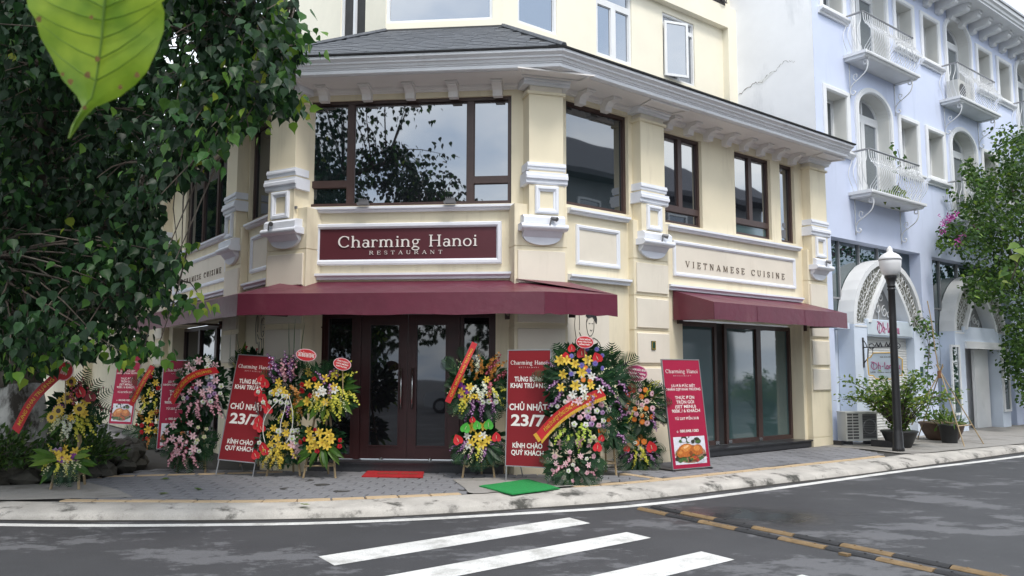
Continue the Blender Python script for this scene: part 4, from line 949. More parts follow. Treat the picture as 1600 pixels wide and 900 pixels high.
b = MB(); b.box(FR, 8.0, 8.3, -11, -.002, 4.9, 12.4); b.box(FR, 8.3, 24, -11, -.42, 0, 11.7); pw_ = b.build('side_wall', 'party_wall', blue)
b = MB()
mat('crack_grey', (.20, .18, .16), .9, .3, 20)
crack = [(-1.98, 8.28), (-1.75, 8.38), (-1.5, 8.45), (-1.36, 8.42), (-1.15, 8.56), (-.95, 8.60), (-.75, 8.74), (-.6, 8.70), (-.45, 8.66)]
PW = Frame(FR.P(8.0, 0, 0), FR.N, -FR.D)
ck = [(x, z+.035*math.sin(i*2.1)*math.sin(i*.7)) for i, (x, z) in enumerate(crv(crack, 5))]; b.tube([PW.P(x, .001, z) for x, z in ck], [(.002+.010*abs(math.sin(i*1.1)))*(1-.75*i/len(ck)) for i in range(len(ck))], 5)
b.build('crack', 'crack_grey', pw_)
s = MB(); s.prism(PW, [(-1.5, 8.40), (-1.32, 8.37), (-1.12, 8.50), (-1.0, 8.56), (-1.05, 8.60), (-1.25, 8.50), (-1.42, 8.47)], .0, .004); s.build('plaster_scar', 'white', pw_)
SUR = [(0, -.01), (0, .035), (.02, .055), (.10, .055), (.115, .04), (.13, .03), (.135, -.01)]
def bl_window(a, c_, z0, z1):
    b = MB(); b.rframe(FR, a-.13, c_+.13, z0-.02, z1+.13, SUR); o = b.build('window_surround', 'white', blue)
    b = MB(); b.strip(FR, a-.19, c_+.19, [(0, z0-.14), (.05, z0-.14), (.06, z0-.09), (.10, z0-.08), (.13, z0-.05), (.13, z0-.005), (0, z0+.002)]); b.build('sill', 'white', o)
    b = MB()
    b.box(FR, a-.001, a+.006, -.36, .0, z0, z1); b.box(FR, c_-.006, c_+.001, -.36, 0, z0, z1); b.box(FR, a+.006, c_-.006, -.36, 0, z1-.006, z1+.001); b.box(FR, a+.006, c_-.006, -.36, 0, z0-.001, z0+.006); b.build('reveal', 'reveal_white', o)
    m_ = (a+c_)/2; window(blue, FR, -.30, [(a+.006, m_, z0+.006, z1-.006), (m_, c_-.006, z0+.006, z1-.006)], .055, 'white', 'glass_tint')
for w_ in Wn: bl_window(*w_)
def bl_door(a, c_, z0, z1, z2):
    cx, hw = (a+c_)/2, (c_-a)/2; b = MB()
    for w0, w1, v1 in ((.0, .135, .045), (.02, .10, .065)):
        o_ = [(cx+(hw+w1)*math.cos(R(t)), z1+(z2-z1+w1)*math.sin(R(t))) for t in range(180, -1, -10)]; i_ = [(cx+(hw+w0)*math.cos(R(t)), z1+(z2-z1+w0)*math.sin(R(t))) for t in range(180, -1, -10)]
        b.arcband(FR, [(cx-hw-w1, z0)]+o_+[(cx+hw+w1, z0)], [(cx-hw-w0, z0)]+i_+[(cx+hw+w0, z0)], -.01, v1)
    s = b.build('door_surround', 'white', blue)
    b = MB(); o_ = [(cx+(hw+.001)*math.cos(R(t)), z1+(z2-z1+.001)*math.sin(R(t))) for t in range(180, -1, -10)]; i_ = [(cx+(hw-.012)*math.cos(R(t)), z1+(z2-z1-.012)*math.sin(R(t))) for t in range(180, -1, -10)]
    b.arcband(FR, [(cx-hw-.001, z0)]+o_+[(cx+hw+.001, z0)], [(cx-hw+.012, z0)]+i_+[(cx+hw-.012, z0)], -.38, -.001); b.build('reveal', 'reveal_white', s)
    b = MB(); w_ = .07
    o_ = [(cx+(hw-.012)*math.cos(R(t)), z1+(z2-z1-.012)*math.sin(R(t))) for t in range(180, -1, -10)]; i_ = [(cx+(hw-.012-w_)*math.cos(R(t)), z1+(z2-z1-.012-w_)*math.sin(R(t))) for t in range(180, -1, -10)]
    b.arcband(FR, o_, i_, -.36, -.29); b.box(FR, cx-.03, cx+.03, -.355, -.292, z1+.05, z2-.07)
    b.box(FR, cx-hw+.012, cx+hw-.012, -.36, -.285, z1-.06, z1+.05)
    for p, q_ in ((cx-hw+.012, cx-.002), (cx+.002, cx+hw-.012)): b.ring(FR, p, q_, z0+.02, z1-.061, .085, -.35, -.28)
    d = b.build('balcony_door', 'white', blue)
    b = MB(); b.prism(FR, i_+[(cx+hw-.08, z1), (cx-hw+.08, z1)], -.335, -.32); b.build('pane', 'glass_upper', d)
    for p, q_ in ((cx-hw+.09, cx-.08), (cx+.08, cx+hw-.09)): b = MB(); b.box(FR, p, q_, -.335, -.32, z0+.10, z1-.14); b.build('pane', 'glass_pale', d)
for d_ in Dn: bl_door(*d_)
# balconies
bar_prof = crv([(0, .03), (.015, .10), (.11, .22), (.185, .36), (.165, .50), (.07, .64), (.01, .76), (0, .93)], 3)
bm1 = MB(); bm1.tube([LOC.P(0, v, z) for v, z in bar_prof], .0085, 5); barm = bm1.mesh('bar', ['iron_white'], True)
bm2 = MB()
for s_ in (-1, 1):
    bm2.tube([LOC.P(s_*(.05-.045*math.cos(R(t))*(1-t/700)), .10+.06*math.sin(R(t)), .55+t*.0004) for t in range(0, 420, 35)], .0075, 4)
scm = bm2.mesh('scroll', ['iron_white'], True)
brk = MB()
brk.tube([LOC.P(0, v, z) for v, z in crv([(.45, -.05), (.42, -.12), (.36, -.10), (.37, -.04), (.44, -.03), (.46, -.14), (.40, -.30), (.24, -.42), (.08, -.52), (.02, -.64), (.03, -.74), (.10, -.78), (.14, -.72), (.09, -.68)], 4)], .016, 6)
brk.tube([LOC.P(0, v, z) for v, z in crv([(.16, -.46), (.10, -.38), (.13, -.30), (.19, -.32), (.18, -.38)], 4)], .012, 5)
brk.box(LOC, -.012, .012, .0, .02, -.82, 0); brk.box(LOC, -.012, .012, .0, .50, -.02, -.001); brm = brk.mesh('bracket', ['iron_white'], True)
BALC = [(9.27, 11.95, 5.60), (9.27, 11.95, 8.84), (14.25, 16.93, 8.84), (14.25, 16.93, 5.62), (19.2, 21.9, 8.84)]
def balcony(a, c_, z):
    pj = .56; b = MB()
    prof = [(0, z), (pj-.12, z), (pj-.07, z+.012), (pj-.05, z+.04), (pj-.05, z+.055), (pj-.01, z+.065), (pj, z+.09), (pj, z+.125), (0, z+.135)]
    b.strip(FR, a+.06, c_-.06, prof)
    for u0, u1 in ((a, a+.06), (c_-.06, c_)): b.box(FR, u0, u1, 0, pj-.002, z+.065, z+.133)
    t = b.build('balcony', 'white', blue); zt_ = z+.135
    b = MB(); P = [FR.P(a+.12, 0, zt_+.95), FR.P(a+.12, pj-.10, zt_+.95), FR.P(c_-.12, pj-.10, zt_+.95), FR.P(c_-.12, 0, zt_+.95)]
    for i in range(3): b.tube([P[i], P[i+1]], .024, 6)
    b.build('handrail', 'grey_metal', t)
    b = MB(); b.tube([FR.P(a+.12, 0, zt_+.02), FR.P(a+.12, pj-.10, zt_+.02), FR.P(c_-.12, pj-.10, zt_+.02), FR.P(c_-.12, 0, zt_+.02)], .011, 5); b.build('bottom_rail', 'iron_white', t)
    n = 24
    for i in range(n+1): link('bar', barm, t, FR.M(a+.12+(c_-a-.24)*i/n, pj-.10, zt_))
    for i in range(0, n, 3): link('scroll', scm, t, FR.M(a+.12+(c_-a-.24)*(i+.5)/n, pj-.10, zt_))
    FS = Frame(FR.P(a+.12, 0, 0), FR.N, -FR.D); FE = Frame(FR.P(c_-.12, 0, 0), -FR.N, FR.D)
    for i in range(4): link('bar', barm, t, FS.M((pj-.10)*(i+.5)/4, 0, zt_))
    for i in range(4): link('bar', barm, t, FE.M(-(pj-.10)*(i+.5)/4, 0, zt_))
    for u in (a+.25, c_-.25): link('bracket', brm, t, FR.M(u, 0, z))
    return t
for q_ in BALC: balcony(*q_)
# eaves
b = MB(); b.strip(FR, 7.9, 24, [(-.3, 11.74), (.80, 11.74), (.80, 11.80), (.84, 11.81), (.86, 11.87), (.92, 11.90), (.93, 12.0), (-.3, 12.02)]); b.build('eaves', 'white', blue)
b = MB(); b.strip(FR, 7.9, 24, [(.90, 12.0), (.97, 12.0), (.97, 12.06), (-.3, 12.5), (-.3, 12.02), (.90, 12.02)]); b.build('roof_edge', 'grey_metal', blue)
eb = MB(); ep = [(0, 11.738), (.58, 11.738), (.58, 11.66)]+[(.34+.2*math.cos(R(t)), 11.62+.10*math.sin(R(t))) for t in range(20, -91, -22)]+[(.16, 11.50), (.12, 11.42), (0, 11.40)]
eb.strip(LOC, -.11, .11, ep); ebm = eb.mesh('corbel', ['white'])
for i in range(18): link('corbel', ebm, blue, FR.M(8.6+.72*i, 0, 0))

# arched shop fronts of the blue house
mat('grille_back', (.20, .20, .17), .8, .2, 4)
def arch_front(cx, name, shop):
    t = MB(); HW, SP, TOP = 1.69, 2.72, 4.30; GH = 1.03; n = 18
    outer = [(cx-HW*math.cos(math.pi*i/n), SP+(TOP-SP)*math.sin(math.pi*i/n)) for i in range(n+1)]
    inner = [(cx-(HW-.13)*math.cos(math.pi*i/n), SP+(TOP-SP-.12)*math.sin(math.pi*i/n)) for i in range(n+1)]
    t.arcband(FR, outer, inner, -.27, .12); rg = t.build('arch_canopy', 'white', blue)
    def goth(h, top): 
        L_ = []
        for i in range(10): a = i/9; L_.append((cx-h*(1-a**1.25), SP+.06+(top-SP-.06)*a**.96))
        return L_+[(2*cx-x, z) for x, z in L_[-2::-1]]
    go, gi = goth(GH, 4.12), goth(GH-.10, 3.96)
    t = MB(); t.arcband(FR, go, gi, -.27, .145); t.build('pointed_arch', 'white', rg)
    t = MB()
    for s_ in (-1, 1):                               # pale sheet behind each scroll panel
        ob = [(cx+s_*(HW-.12)*math.cos(R(a)), SP+(TOP-SP-.11)*math.sin(R(a))) for a in range(0, 91, 9)]; gb = [(cx+s_*(cx-x), z) for x, z in go[:10]]; k = len(ob); gb = [gb[min(9, round(i*9/(k-1)))] for i in range(k)]
        t.arcband(FR, ob, gb, .035, .05)
    t.build('backing_sheet', 'grille_back', rg)
    t = MB(); t.prism(FR, gi, -.22, -.20); t.build('tympanum', 'interior_grey', rg)
    t = MB(); rr = random.Random(5)
    def scroll(x, z, r, a0, sg, v, th=.0075): t.tube([FR.P(x+sg*r*(1-a/620)*math.cos(R(a0+a)), v, z+r*(1-a/620)*math.sin(R(a0+a))) for a in range(0, 500, 30)], th, 4)
    for s_ in (-1, 1):
        for i in range(9):
            f_ = (i+.6)/9.4; zz = SP+.10+(TOP-SP-.35)*f_; xo = (HW-.13)*math.sqrt(max(0, 1-((zz-SP)/(TOP-SP-.11))**2)); a = ((zz-SP-.06)/(4.12-SP-.06)); xi = GH*(1-max(0, a)**1.3) if a < 1 else 0
            m_ = (xo+xi)/2; wd = (xo-xi)
            if wd < .1: continue
            for q_ in (-.24, .24): scroll(cx+s_*(m_+q_*wd), zz, min(.14, wd*.22), 90 if i % 2 else 250, s_*(1 if q_ > 0 else -1), .075)
        t.tube([FR.P(cx+s_*(GH+.28), .07, SP+.03), FR.P(cx+s_*(GH+.10), .07, SP+.5), FR.P(cx+s_*(GH-.25), .07, SP+.95), FR.P(cx+s_*.32, .07, TOP-.25)], .009, 4)
        t.tube([FR.P(cx+s_*(GH+.02), .07, SP+.02), FR.P(cx+s_*(HW-.10), .07, SP+.02)], .016, 4)
    for i, (x, z, r) in enumerate(((0, .35, .15), (-.30, .28, .15), (.30, .28, .15), (-.15, .62, .13), (.15, .62, .13), (0, .92, .10), (-.5, .2, .11), (.5, .2, .11))): scroll(cx+x, SP+.1+z, r, 90+180*(i % 2), 1 if x >= 0 else -1, -.17, .012)
    t.tube([FR.P(cx, -.17, SP+.05), FR.P(cx, -.17, 3.9)], .012, 4)
    t.build('scrollwork', 'iron_white', rg, smooth=True)
    # piers, beam and the glass behind
    t = MB()
    for a, c_ in ((cx-HW, cx-HW+.56), (cx+HW-.56, cx+HW)): t.box(FR, a, c_, -.275, .118, .12, SP-.002)
    t.box(FR, cx-HW+.56, cx+HW-.56, -.27, .10, 2.47, 2.86); pr = t.build('pier', 'blue_pale', blue)
    t = MB(); t.prism(FR, [(cx-1.65, 2.66), (cx-1.13, 2.66), (cx-1.13, 2.70), (cx-1.65, 2.70)], .12, .13); t.build('pier_cap', 'white', pr)
    return rg
arch_front(10.75, 'a', 1); arch_front(15.86, 'b', 2)
for a, c_, top, m_ in ((8.44, 12.68, 4.64, [9.2, 10.1, 11.0, 11.9]), (13.32, 18.3, 4.62, [14.3, 15.4, 16.5, 17.5])):
    b = MB(); b.box(FR, a, c_, -.30, -.283, 2.6, top); g_ = b.build('fanlight_glass', 'glass_green', blue)
    b = MB()
    for u in m_: b.box(FR, u-.025, u+.025, -.285, -.24, 2.6, top-.002)
    b.box(FR, a, c_, -.285, -.245, 3.30, 3.34); b.build('mullion', 'frame_brown' if False else 'grey_metal', g_)
for q_ in ((8.44, 9.07, -.32, -.285, .12, 2.59), (12.43, 12.68, -.32, -.2, .12, 2.8), (13.32, 14.18, -.32, -.285, .12, 2.8), (17.54, 18.3, -.32, -.285, .12, 2.8), (8.44, 8.98, -.3, .06, 2.60, 2.74)): b = MB(); b.box(FR, *q_); b.build('shop_side_wall', 'blue_pale', blue)
# roller shutter: slats one by one
sh = MB(); sh.box(FR, 9.62, 11.88, -.12, -.09, .12, 2.47); so = sh.build('roller_shutter', 'shutter', blue)
slt = MB(); slt.strip(LOC, -1.13, 1.13, [(0, 0), (.012, .008), (.016, .03), (.012, .052), (0, .060)]); slm = slt.mesh('slat', ['shutter'])
for i in range(37): link('slat', slm, so, FR.M(10.75, -.09, .125+i*.063))
# open doorway of the second shop
b = MB(); b.box(FR, 14.76, 17.02, -3.2, -3.1, .12, 2.4); b.box(FR, 14.70, 14.76, -3.2, -.27, .12, 2.4); b.box(FR, 16.9, 17.0, -3.2, -.27, .12, 2.4); b.box(FR, 14.7, 17.0, -3.2, -.27, 2.35, 2.4); bk = b.build('shop_interior', 'interior_dark', blue)
b = MB(); b.box(FR, 14.74, 17.0, .02, .16, 2.28, 2.47); b.build('shutter_box', 'white', blue)
b = MB(); b.box(FR, 15.98, 16.9, -.24, -.16, .125, 2.28); b.box(FR, 14.76, 14.80, -.2, .02, .125, 2.28); b.build('door_leaf', 'white', blue)
b = MB(); b.box(FR, 14.9, 15.9, -2.2, -1.9, .13, .9); b.box(FR, 15.0, 15.4, -2.3, -2.2, 1.3, 1.8); b.box(FR, 15.5, 15.85, -1.7, -1.4, .13, .55); b.build('counter', 'interior_grey', bk)
for a, c_ in ((13.86, 14.26), (17.10, 17.45)):
    dd = .13; b = MB(); b.ring(FR, a-.06, c_+.06, .55, 2.36, .06, .12, .17); o = b.build('narrow_window', 'white', blue); b = MB(); b.box(FR, a, c_, .122, .14, .61, 2.30); b.build('pane', 'glass_green', o)
for u in (12.18, 17.42): b = MB(); b.box(FR, u-.05, u+.05, .12, .15, 1.55, 1.78); b.build('intercom', 'plaque_green', blue)
# the painted shop name over the shutter
sgn = thing('shop_sign', 'pale shop board with magenta lettering on the beam above the roller shutter', 'sign', tuple(FR.P(10.75, .11, 2.5)))
b = MB(); b.box(FR, 9.66, 11.84, .102, .118, 2.50, 2.84); b.build('board', 'sign_pale', sgn)
def fancy(mb, F, u0, z0, h, v):
    """blackletter style strokes reading Oh-lanalu"""
    k = h
    def st(p, r0=.045): 
        P_ = crv(p, 4); mb.tube([F.P(u0+x*k, v, z0+y*k) for x, y in P_], [k*r0*(.45+.75*abs(math.sin(i*.55+.5))) for i in range(len(P_))], 5)
    st([(.55, .95), (.2, .8), (.1, .45), (.3, .12), (.65, .1), (.9, .4), (.8, .75), (.45, .98), (.1, 1.02)]); st([(.45, .85), (.40, .5), (.45, .18)], .03)
    st([(1.08, 1.0), (1.08, .5), (1.08, .12)]); st([(1.10, .5), (1.25, .62), (1.34, .45), (1.34, .12), (1.40, .08)]); st([(1.52, .42), (1.72, .46)])
    st([(1.92, 1.0), (1.92, .5), (1.95, .12)]); st([(2.32, .55), (2.14, .5), (2.12, .2), (2.26, .12), (2.34, .3)]); st([(2.35, .6), (2.36, .15), (2.42, .1)])
    st([(2.56, .6), (2.56, .12)]); st([(2.58, .5), (2.72, .6), (2.8, .45), (2.8, .12)]); st([(3.14, .55), (2.97, .5), (2.95, .2), (3.08, .12), (3.16, .3)]); st([(3.17, .6), (3.18, .15), (3.24, .1)])
    st([(3.40, 1.0), (3.40, .5), (3.43, .12)]); st([(3.6, .6), (3.6, .25), (3.72, .12), (3.84, .25)]); st([(3.85, .6), (3.86, .15), (3.94, .1)])
b = MB(); fancy(b, FR, 10.08, 2.53, .27, .12); b.build('lettering', 'magenta_letters', sgn, smooth=True)
# hanging sign
hx = 9.42; HF = Frame(FR.P(hx, .12, 0), FR.N, -FR.D)
hs = thing('hanging_sign', 'ornate hanging shop sign with gold edge and magenta lettering on a black iron bracket', 'sign', tuple(HF.P(0, 0, 1.6)))
b = MB(); b.box(HF, -.012, .012, -.03, .03, 1.75, 2.42)
b.tube([HF.P(0, 0, 2.20), HF.P(.80, 0, 2.20)], .014, 6); b.tube([HF.P(0, 0, 2.38), HF.P(.06, 0, 2.30), HF.P(.10, 0, 2.20)], .012, 5); b.tube([HF.P(0, 0, 1.84), HF.P(.10, 0, 1.95), HF.P(.12, 0, 2.18)], .014, 5)
for x in (.20, .78): b.tube([HF.P(x+.06*math.cos(R(a)), 0, 2.22+.06*math.sin(R(a))) for a in range(0, 361, 30)], .010, 5)
for x in (.32, .40, .54, .62): b.tube([HF.P(x-.03, 0, 2.22), HF.P(x, 0, 2.30), HF.P(x+.04, 0, 2.20), HF.P(x+.01, 0, 2.26)], .016, 5)
for x in (.22, .66): b.tube([HF.P(x, 0, 2.19), HF.P(x, 0, 2.06)], .008, 5)
b.build('bracket', 'black_iron', hs)
sp = [(.12, 1.58), (.22, 1.57), (.27, 1.50), (.62, 1.50), (.67, 1.57), (.86, 1.58), (.87, 1.68), (.88, 1.93), (.80, 1.97), (.74, 2.07), (.24, 2.07), (.18, 1.98), (.10, 1.95), (.11, 1.70)]
b = MB(); b.prism(HF, sp, -.015, .015); b.build('board', 'sign_pale', hs)
b = MB(); b.tube([HF.P(x, .016, z) for x, z in sp+[sp[0]]], .012, 5); b.build('edge', 'gold', hs)
b = MB(); fancy(b, HF, .165, 1.70, .17, .02); b.build('lettering', 'magenta_letters', hs, smooth=True)
b = MB(); put_sans(b, HF, 'SHOP', .52, 1.965, .03, .26, .017); put_sans(b, HF, 'LINK  Quang cao thoi trang', .49, 1.635, .028, .66, .017); b.build('small_lettering', 'lettering_dark', hs)

# ================================================================== street furniture
lampP = ground(1404, 705)
lp_ = thing('street_lamp', 'black street lamp post with a white urn shaped lantern on the pavement edge', 'street lamp', (lampP.x, lampP.y, .12), R(-8))
b = MB(); b.lathe((0, 0, 0), [(.115, 0), (.115, .06), (.10, .09), (.095, .35), (.085, .38), (.080, .42), (.076, 1.2), (.070, 2.6), (.066, 3.14), (.078, 3.15), (.078, 3.17), (.068, 3.18), (.068, 3.21), (.08, 3.215), (.08, 3.235), (.07, 3.25), (.10, 3.36), (.125, 3.41), (.12, 3.43), (.05, 3.44)], 16); b.build('post', 'black_iron', lp_, False, True)
b = MB(); b.lathe((0, 0, 0), [(.118, 3.435), (.155, 3.47), (.19, 3.55), (.205, 3.66), (.208, 3.74), (.20, 3.755)], 20); b.build('lantern_bowl', 'lamp_white', lp_, False, True)
b = MB(); b.lathe((0, 0, 0), [(.215, 3.752), (.22, 3.765), (.20, 3.80), (.16, 3.85), (.10, 3.885), (.065, 3.90), (.055, 3.92), (.055, 3.97), (.04, 3.99), (.02, 4.02), (.001, 4.03)], 20); b.build('lantern_cap', 'lamp_white', lp_, False, True)
b = MB(); b.lathe((0, 0, 0), [(.207, 3.735), (.216, 3.74), (.216, 3.752), (.207, 3.755)], 20); b.build('lantern_ring', 'grey_metal', lp_, False)

ac = thing('air_conditioner', 'white outdoor air conditioner unit standing at the foot of the blue house', 'air conditioner', tuple(FR.P(8.6, .3, .12)))
AF = Frame(FR.P(9.0, .50, 0), (math.cos(R(5)), math.sin(R(5)), 0), (math.sin(R(5)), -math.cos(R(5)), 0))
A0, A1 = ground(1303, 690), None
AF = Frame(FR.P(8.17, .34, 0), (.94, .34, 0), (.34, -.94, 0))
b = MB(); b.box(AF, 0, .76, -.30, 0, .20, .80); b.strip(AF, -.01, .77, [(-.31, .79), (.01, .79), (.005, .812), (-.30, .815)]); b.build('casing', 'plastic_white', ac)
b = MB(); b.box(AF, .40, .735, .001, .004, .25, .76); b.build('fan_opening', 'louvre_dark', ac)
b = MB()
for i in range(14): b.box(AF, .40, .735, .004, .010, .262+i*.036, .270+i*.036)
b.tube([AF.P(.567+.15*math.cos(R(a)), .008, .50+.15*math.sin(R(a))) for a in range(0, 361, 20)], .006, 4); b.build('fan_grille', 'grey_metal', ac)
b = MB()
for i in range(9):
    for a, c_ in ((.03, .15), (.17, .30)): b.box(AF, a, c_, .001, .005, .245+i*.061, .285+i*.061)
b.build('louvre', 'louvre_dark', ac)
b = MB(); b.box(AF, .08, .16, -.28, -.02, .12, .20); b.box(AF, .60, .68, -.28, -.02, .12, .20); b.build('foot', 'granite', ac)
b = MB(); q0 = FR.P(8.3, .15, .12); b.box(FR, 8.02, 8.11, .0, .30, .12, .21); tag(b.build('kerb_block', 'granite'), 'dark stone block on the ground left of the air conditioner', 'block')
b = MB(); ramp_ = ground(1395, 700); RF = Frame(FR.P(8.3, 1.0, 0), FR.D, FR.N); b.prism(RF, [(0, .12), (1.15, .12), (.0, .26)], -.2, .28); tag(b.build('ramp_wedge', 'granite'), 'dark wedge shaped ramp on the pavement before the bush pot', 'ramp')

def pot(name, label, x, y, prof, m, soil=None):
    t = thing(name, label, 'plant pot', (x, y, .12)); b = MB(); b.lathe((0, 0, 0), prof, 18); b.build('vessel', m, t, False, True)
    b = MB(); r, z = prof[-1][0]*.93, prof[-1][1]-.03; b.lathe((0, 0, z), [(r, 0), (r*.6, .012), (.001, .02)], 14); b.build('soil', 'soil', t, False); return t
pA = FR.P(8.55, 1.28, 0); pot('plant_pot', 'low black bowl pot holding the leafy bush behind the street lamp', pA.x, pA.y, [(.19, 0), (.22, .02), (.30, .20), (.34, .30), (.36, .31), (.36, .34), (.33, .34)], 'pot_black')
pB = FR.P(11.15, 1.0, 0); pot('plant_pot', 'wide brown clay bowl pot beside the bamboo tripod', pB.x, pB.y, [(.28, 0), (.33, .03), (.42, .20), (.46, .34), (.49, .36), (.495, .40), (.46, .41)], 'pot_brown')
pC = FR.P(10.45, 1.45, 0); pot('plant_pot', 'small black plastic pot of grassy leaves before the brown clay bowl', pC.x, pC.y, [(.15, 0), (.155, .02), (.20, .36), (.215, .365), (.215, .40), (.195, .40)], 'pot_black')
tp = thing('bamboo_tripod', 'tall bamboo tripod stand with rope binding on the pavement before the second arch', 'stand', tuple(FR.P(10.9, 1.6, .12)))
apex = FR.P(10.35, 1.35, 1.62)
feet = [ground(1507, 698), ground(1537, 694), FR.P(10.9, .55, .12), FR.P(9.9, .9, .5)]
for f_ in feet:
    b = MB(); d = (apex-f_); b.tube([f_, apex+d*.10+Vector((.02, 0, .05))], .013, 6); b.build('leg', 'bamboo', tp)
b = MB(); b.tube([feet[0].lerp(apex, .27), feet[1].lerp(apex, .27)], .016, 6); b.tube([feet[0].lerp(apex, .30), feet[2].lerp(apex, .32)], .014, 6); b.build('crossbar', 'bamboo', tp)
b = MB(); b.tube([apex+Vector((0, 0, -.1)), apex+Vector((0, 0, .06))], [.05, .045], 8); b.build('binding', 'clay', tp)
b = MB(); _d = (apex-CAM).dot(_f); b.tube([apex, at_depth(1461, 545, _d+.1), at_depth(1456, 505, _d+.2), at_depth(1449, 470, _d+.3)], .012, 5); b.build('pole', 'bamboo', tp)

# ================================================================== standing banners
def banner(bl, br, h0, H, lean, kind, label, cloth, foot='legs', roll=0.):
    a, c_ = ground(*bl), ground(*br); mid = (a+c_)/2; d = c_-a; rz = math.atan2(d.y, d.x); wd = d.length
    t = thing('roll_banner', label, 'banner', (mid.x, mid.y, .12), rz, 'standing banners of the opening')
    hw = wd/2; hh = H-h0; tilt = Matrix.Translation((0, 0, 0)) @ Matrix.Rotation(R(roll), 4, 'Y') @ Matrix.Rotation(math.atan2(lean, H), 4, 'X').inverted()
    def put(mb, nm, m=None):
        return link(nm, mb.mesh(nm, [m] if m else None), t, tilt, world=False)
    b = MB(); b.box(LOC, -hw, hw, -.010, .006, h0, H); put(b, 'board', cloth)
    b = MB(); b.ring(LOC, -hw-.012, hw+.012, h0-.012, H+.012, .014, -.016, .010); put(b, 'frame', 'grey_metal')
    if foot == 'legs':
        for s_ in (-1, 1):
            b = MB(); b.tube([LOC.P(s_*(hw-.005), 0, 0), LOC.P(s_*(hw-.005), 0, h0)], .011, 6); put(b, 'leg', 'grey_metal')
        for s_ in (-1, 1):
            b = MB(); b.tube([(s_*(hw-.01), .0+.02, H*.6), (s_*(hw-.05), lean*.6+.45, .0)], .009, 5); link('rear_leg', b.mesh('rear_leg', ['grey_metal']), t, None, world=False)
    else:
        for s_ in (-1, 1):
            b = MB(); b.box(LOC, s_*hw-.02, s_*hw+.02, -.30, .03, 0, .025); link('foot', b.mesh('foot', ['black_iron']), t, None, world=False)
            b = MB(); b.tube([LOC.P(s_*hw, -.02, .01), LOC.P(s_*hw, -.0, h0)], .010, 5); put(b, 'leg', 'grey_metal')
    zf = lambda f: H-hh*f; L_ = MB(); W = wd
    put_serif(L_, LOC, 'Charming Hanoi', -W*.44, W*.44, zf(.125), hh*.036, .0085, 0, .03); put_serif(L_, LOC, 'RESTAURANT', -W*.24, W*.24, zf(.155), hh*.010, .0085, 0, .6)
    if kind == 'a': rows_ = (('TƯNG BỪNG', .272, .042, .68), ('KHAI TRƯƠNG', .328, .042, .86), ('CHỦ NHẬT', .52, .055, .90), ('23/7', .655, .098, .80), ('KÍNH CHÀO', .845, .042, .70), ('QUÝ KHÁCH', .905, .042, .76))
    else: rows_ = (('ƯU ĐÃI ĐẶC BIỆT', .255, .024, .64), ('NHÂN DỊP KHAI TRƯƠNG', .288, .024, .92), ('THỰC ĐƠN', .368, .030, .52), ('TRỌN GÓI', .410, .030, .48), ('(SET MENU)', .452, .030, .56), ('900K / 6 KHÁCH', .492, .030, .76), ('TỪ 23/7 ĐẾN 31/8', .560, .024, .64), ('080.848.1083', .675, .026, .50))
    for s, f, cap, w_ in rows_: put_sans(L_, LOC, s, (.03*W if s[0] == '0' else 0), zf(f), cap*hh, w_*W, .0085, .030 if cap > .035 else .012)
    if kind == 'b': L_.tube([LOC.P(-W*.29+.013*math.cos(R(a)), .009, zf(.668)+.013*math.sin(R(a))) for a in range(0, 361, 40)], .003, 4)
    put(L_, 'lettering', 'lettering_white')
    if kind == 'b':                                   # the printed dish of roast fowl
        x0, x1, za, zb_ = -W*.42, W*.42, zf(.965), zf(.715); P_ = lambda u, v: (x0+(x1-x0)*u, za+(zb_-za)*v)
        g = MB(); k = [0]
        def el(m, u, v, ru, rv, rot=0, n=18):
            k[0] += 1; g.use(m); ca, sa = math.cos(R(rot)), math.sin(R(rot))
            pts = []
            for i in range(n):
                a = 2*math.pi*i/n; x, y = ru*math.cos(a), rv*math.sin(a); q = P_(min(1, max(0, u+x*ca-y*sa)), min(1, max(0, v+x*sa+y*ca))); pts.append(LOC.P(q[0], .0075+.00022*k[0], q[1]))
            g.poly(pts)
        g.use('print_cloth'); g.box(LOC, x0, x1, .005, .0074, za, zb_)
        rr = random.Random(4); el('print_plate', .5, .36, .50, .33)
        for _ in range(26): el(rr.choice(['print_green', 'print_green', 'print_dark', 'print_red']), rr.uniform(.05, .95), rr.uniform(.12, .42), rr.uniform(.04, .09), rr.uniform(.04, .08))
        for _ in range(14): el(rr.choice(['print_green', 'print_dark', 'print_cloth']), rr.uniform(.2, .8), rr.uniform(.80, .98), rr.uniform(.05, .09), rr.uniform(.05, .09))
        el('print_roast', .36, .50, .27, .24, 24); el('print_roast_light', .34, .58, .18, .12, 28); el('print_roast_pale', .36, .63, .10, .04, 28); el('print_roast', .18, .40, .12, .15, -20); el('print_roast_light', .17, .44, .06, .08, -20)
        el('print_roast', .72, .50, .17, .20, -15); el('print_roast_light', .70, .56, .10, .10, -20); el('print_roast_dark', .58, .20, .15, .09, 8); el('print_roast', .57, .22, .11, .06, 8); el('print_roast_dark', .50, .38, .05, .10, 10)
        for _ in range(12): el(rr.choice(['print_red', 'print_green', 'print_dark']), rr.uniform(.05, .95), rr.uniform(.10, .26), rr.uniform(.025, .05), rr.uniform(.025, .05))
        for i in range(2): el('print_cloth', .80+.07*i, .10, .17, .016, 35)
        put(g, 'printed_dish')
    return t
mat('print_cloth', (.62, .62, .68), .45, .1, 20); mat('print_plate', (.30, .17, .10), .45, .2, 20); mat('print_green', (.06, .12, .03), .45, .4, 60); mat('print_dark', (.035, .03, .02), .45, .4, 60); mat('print_red', (.38, .04, .03), .45, .3, 60)
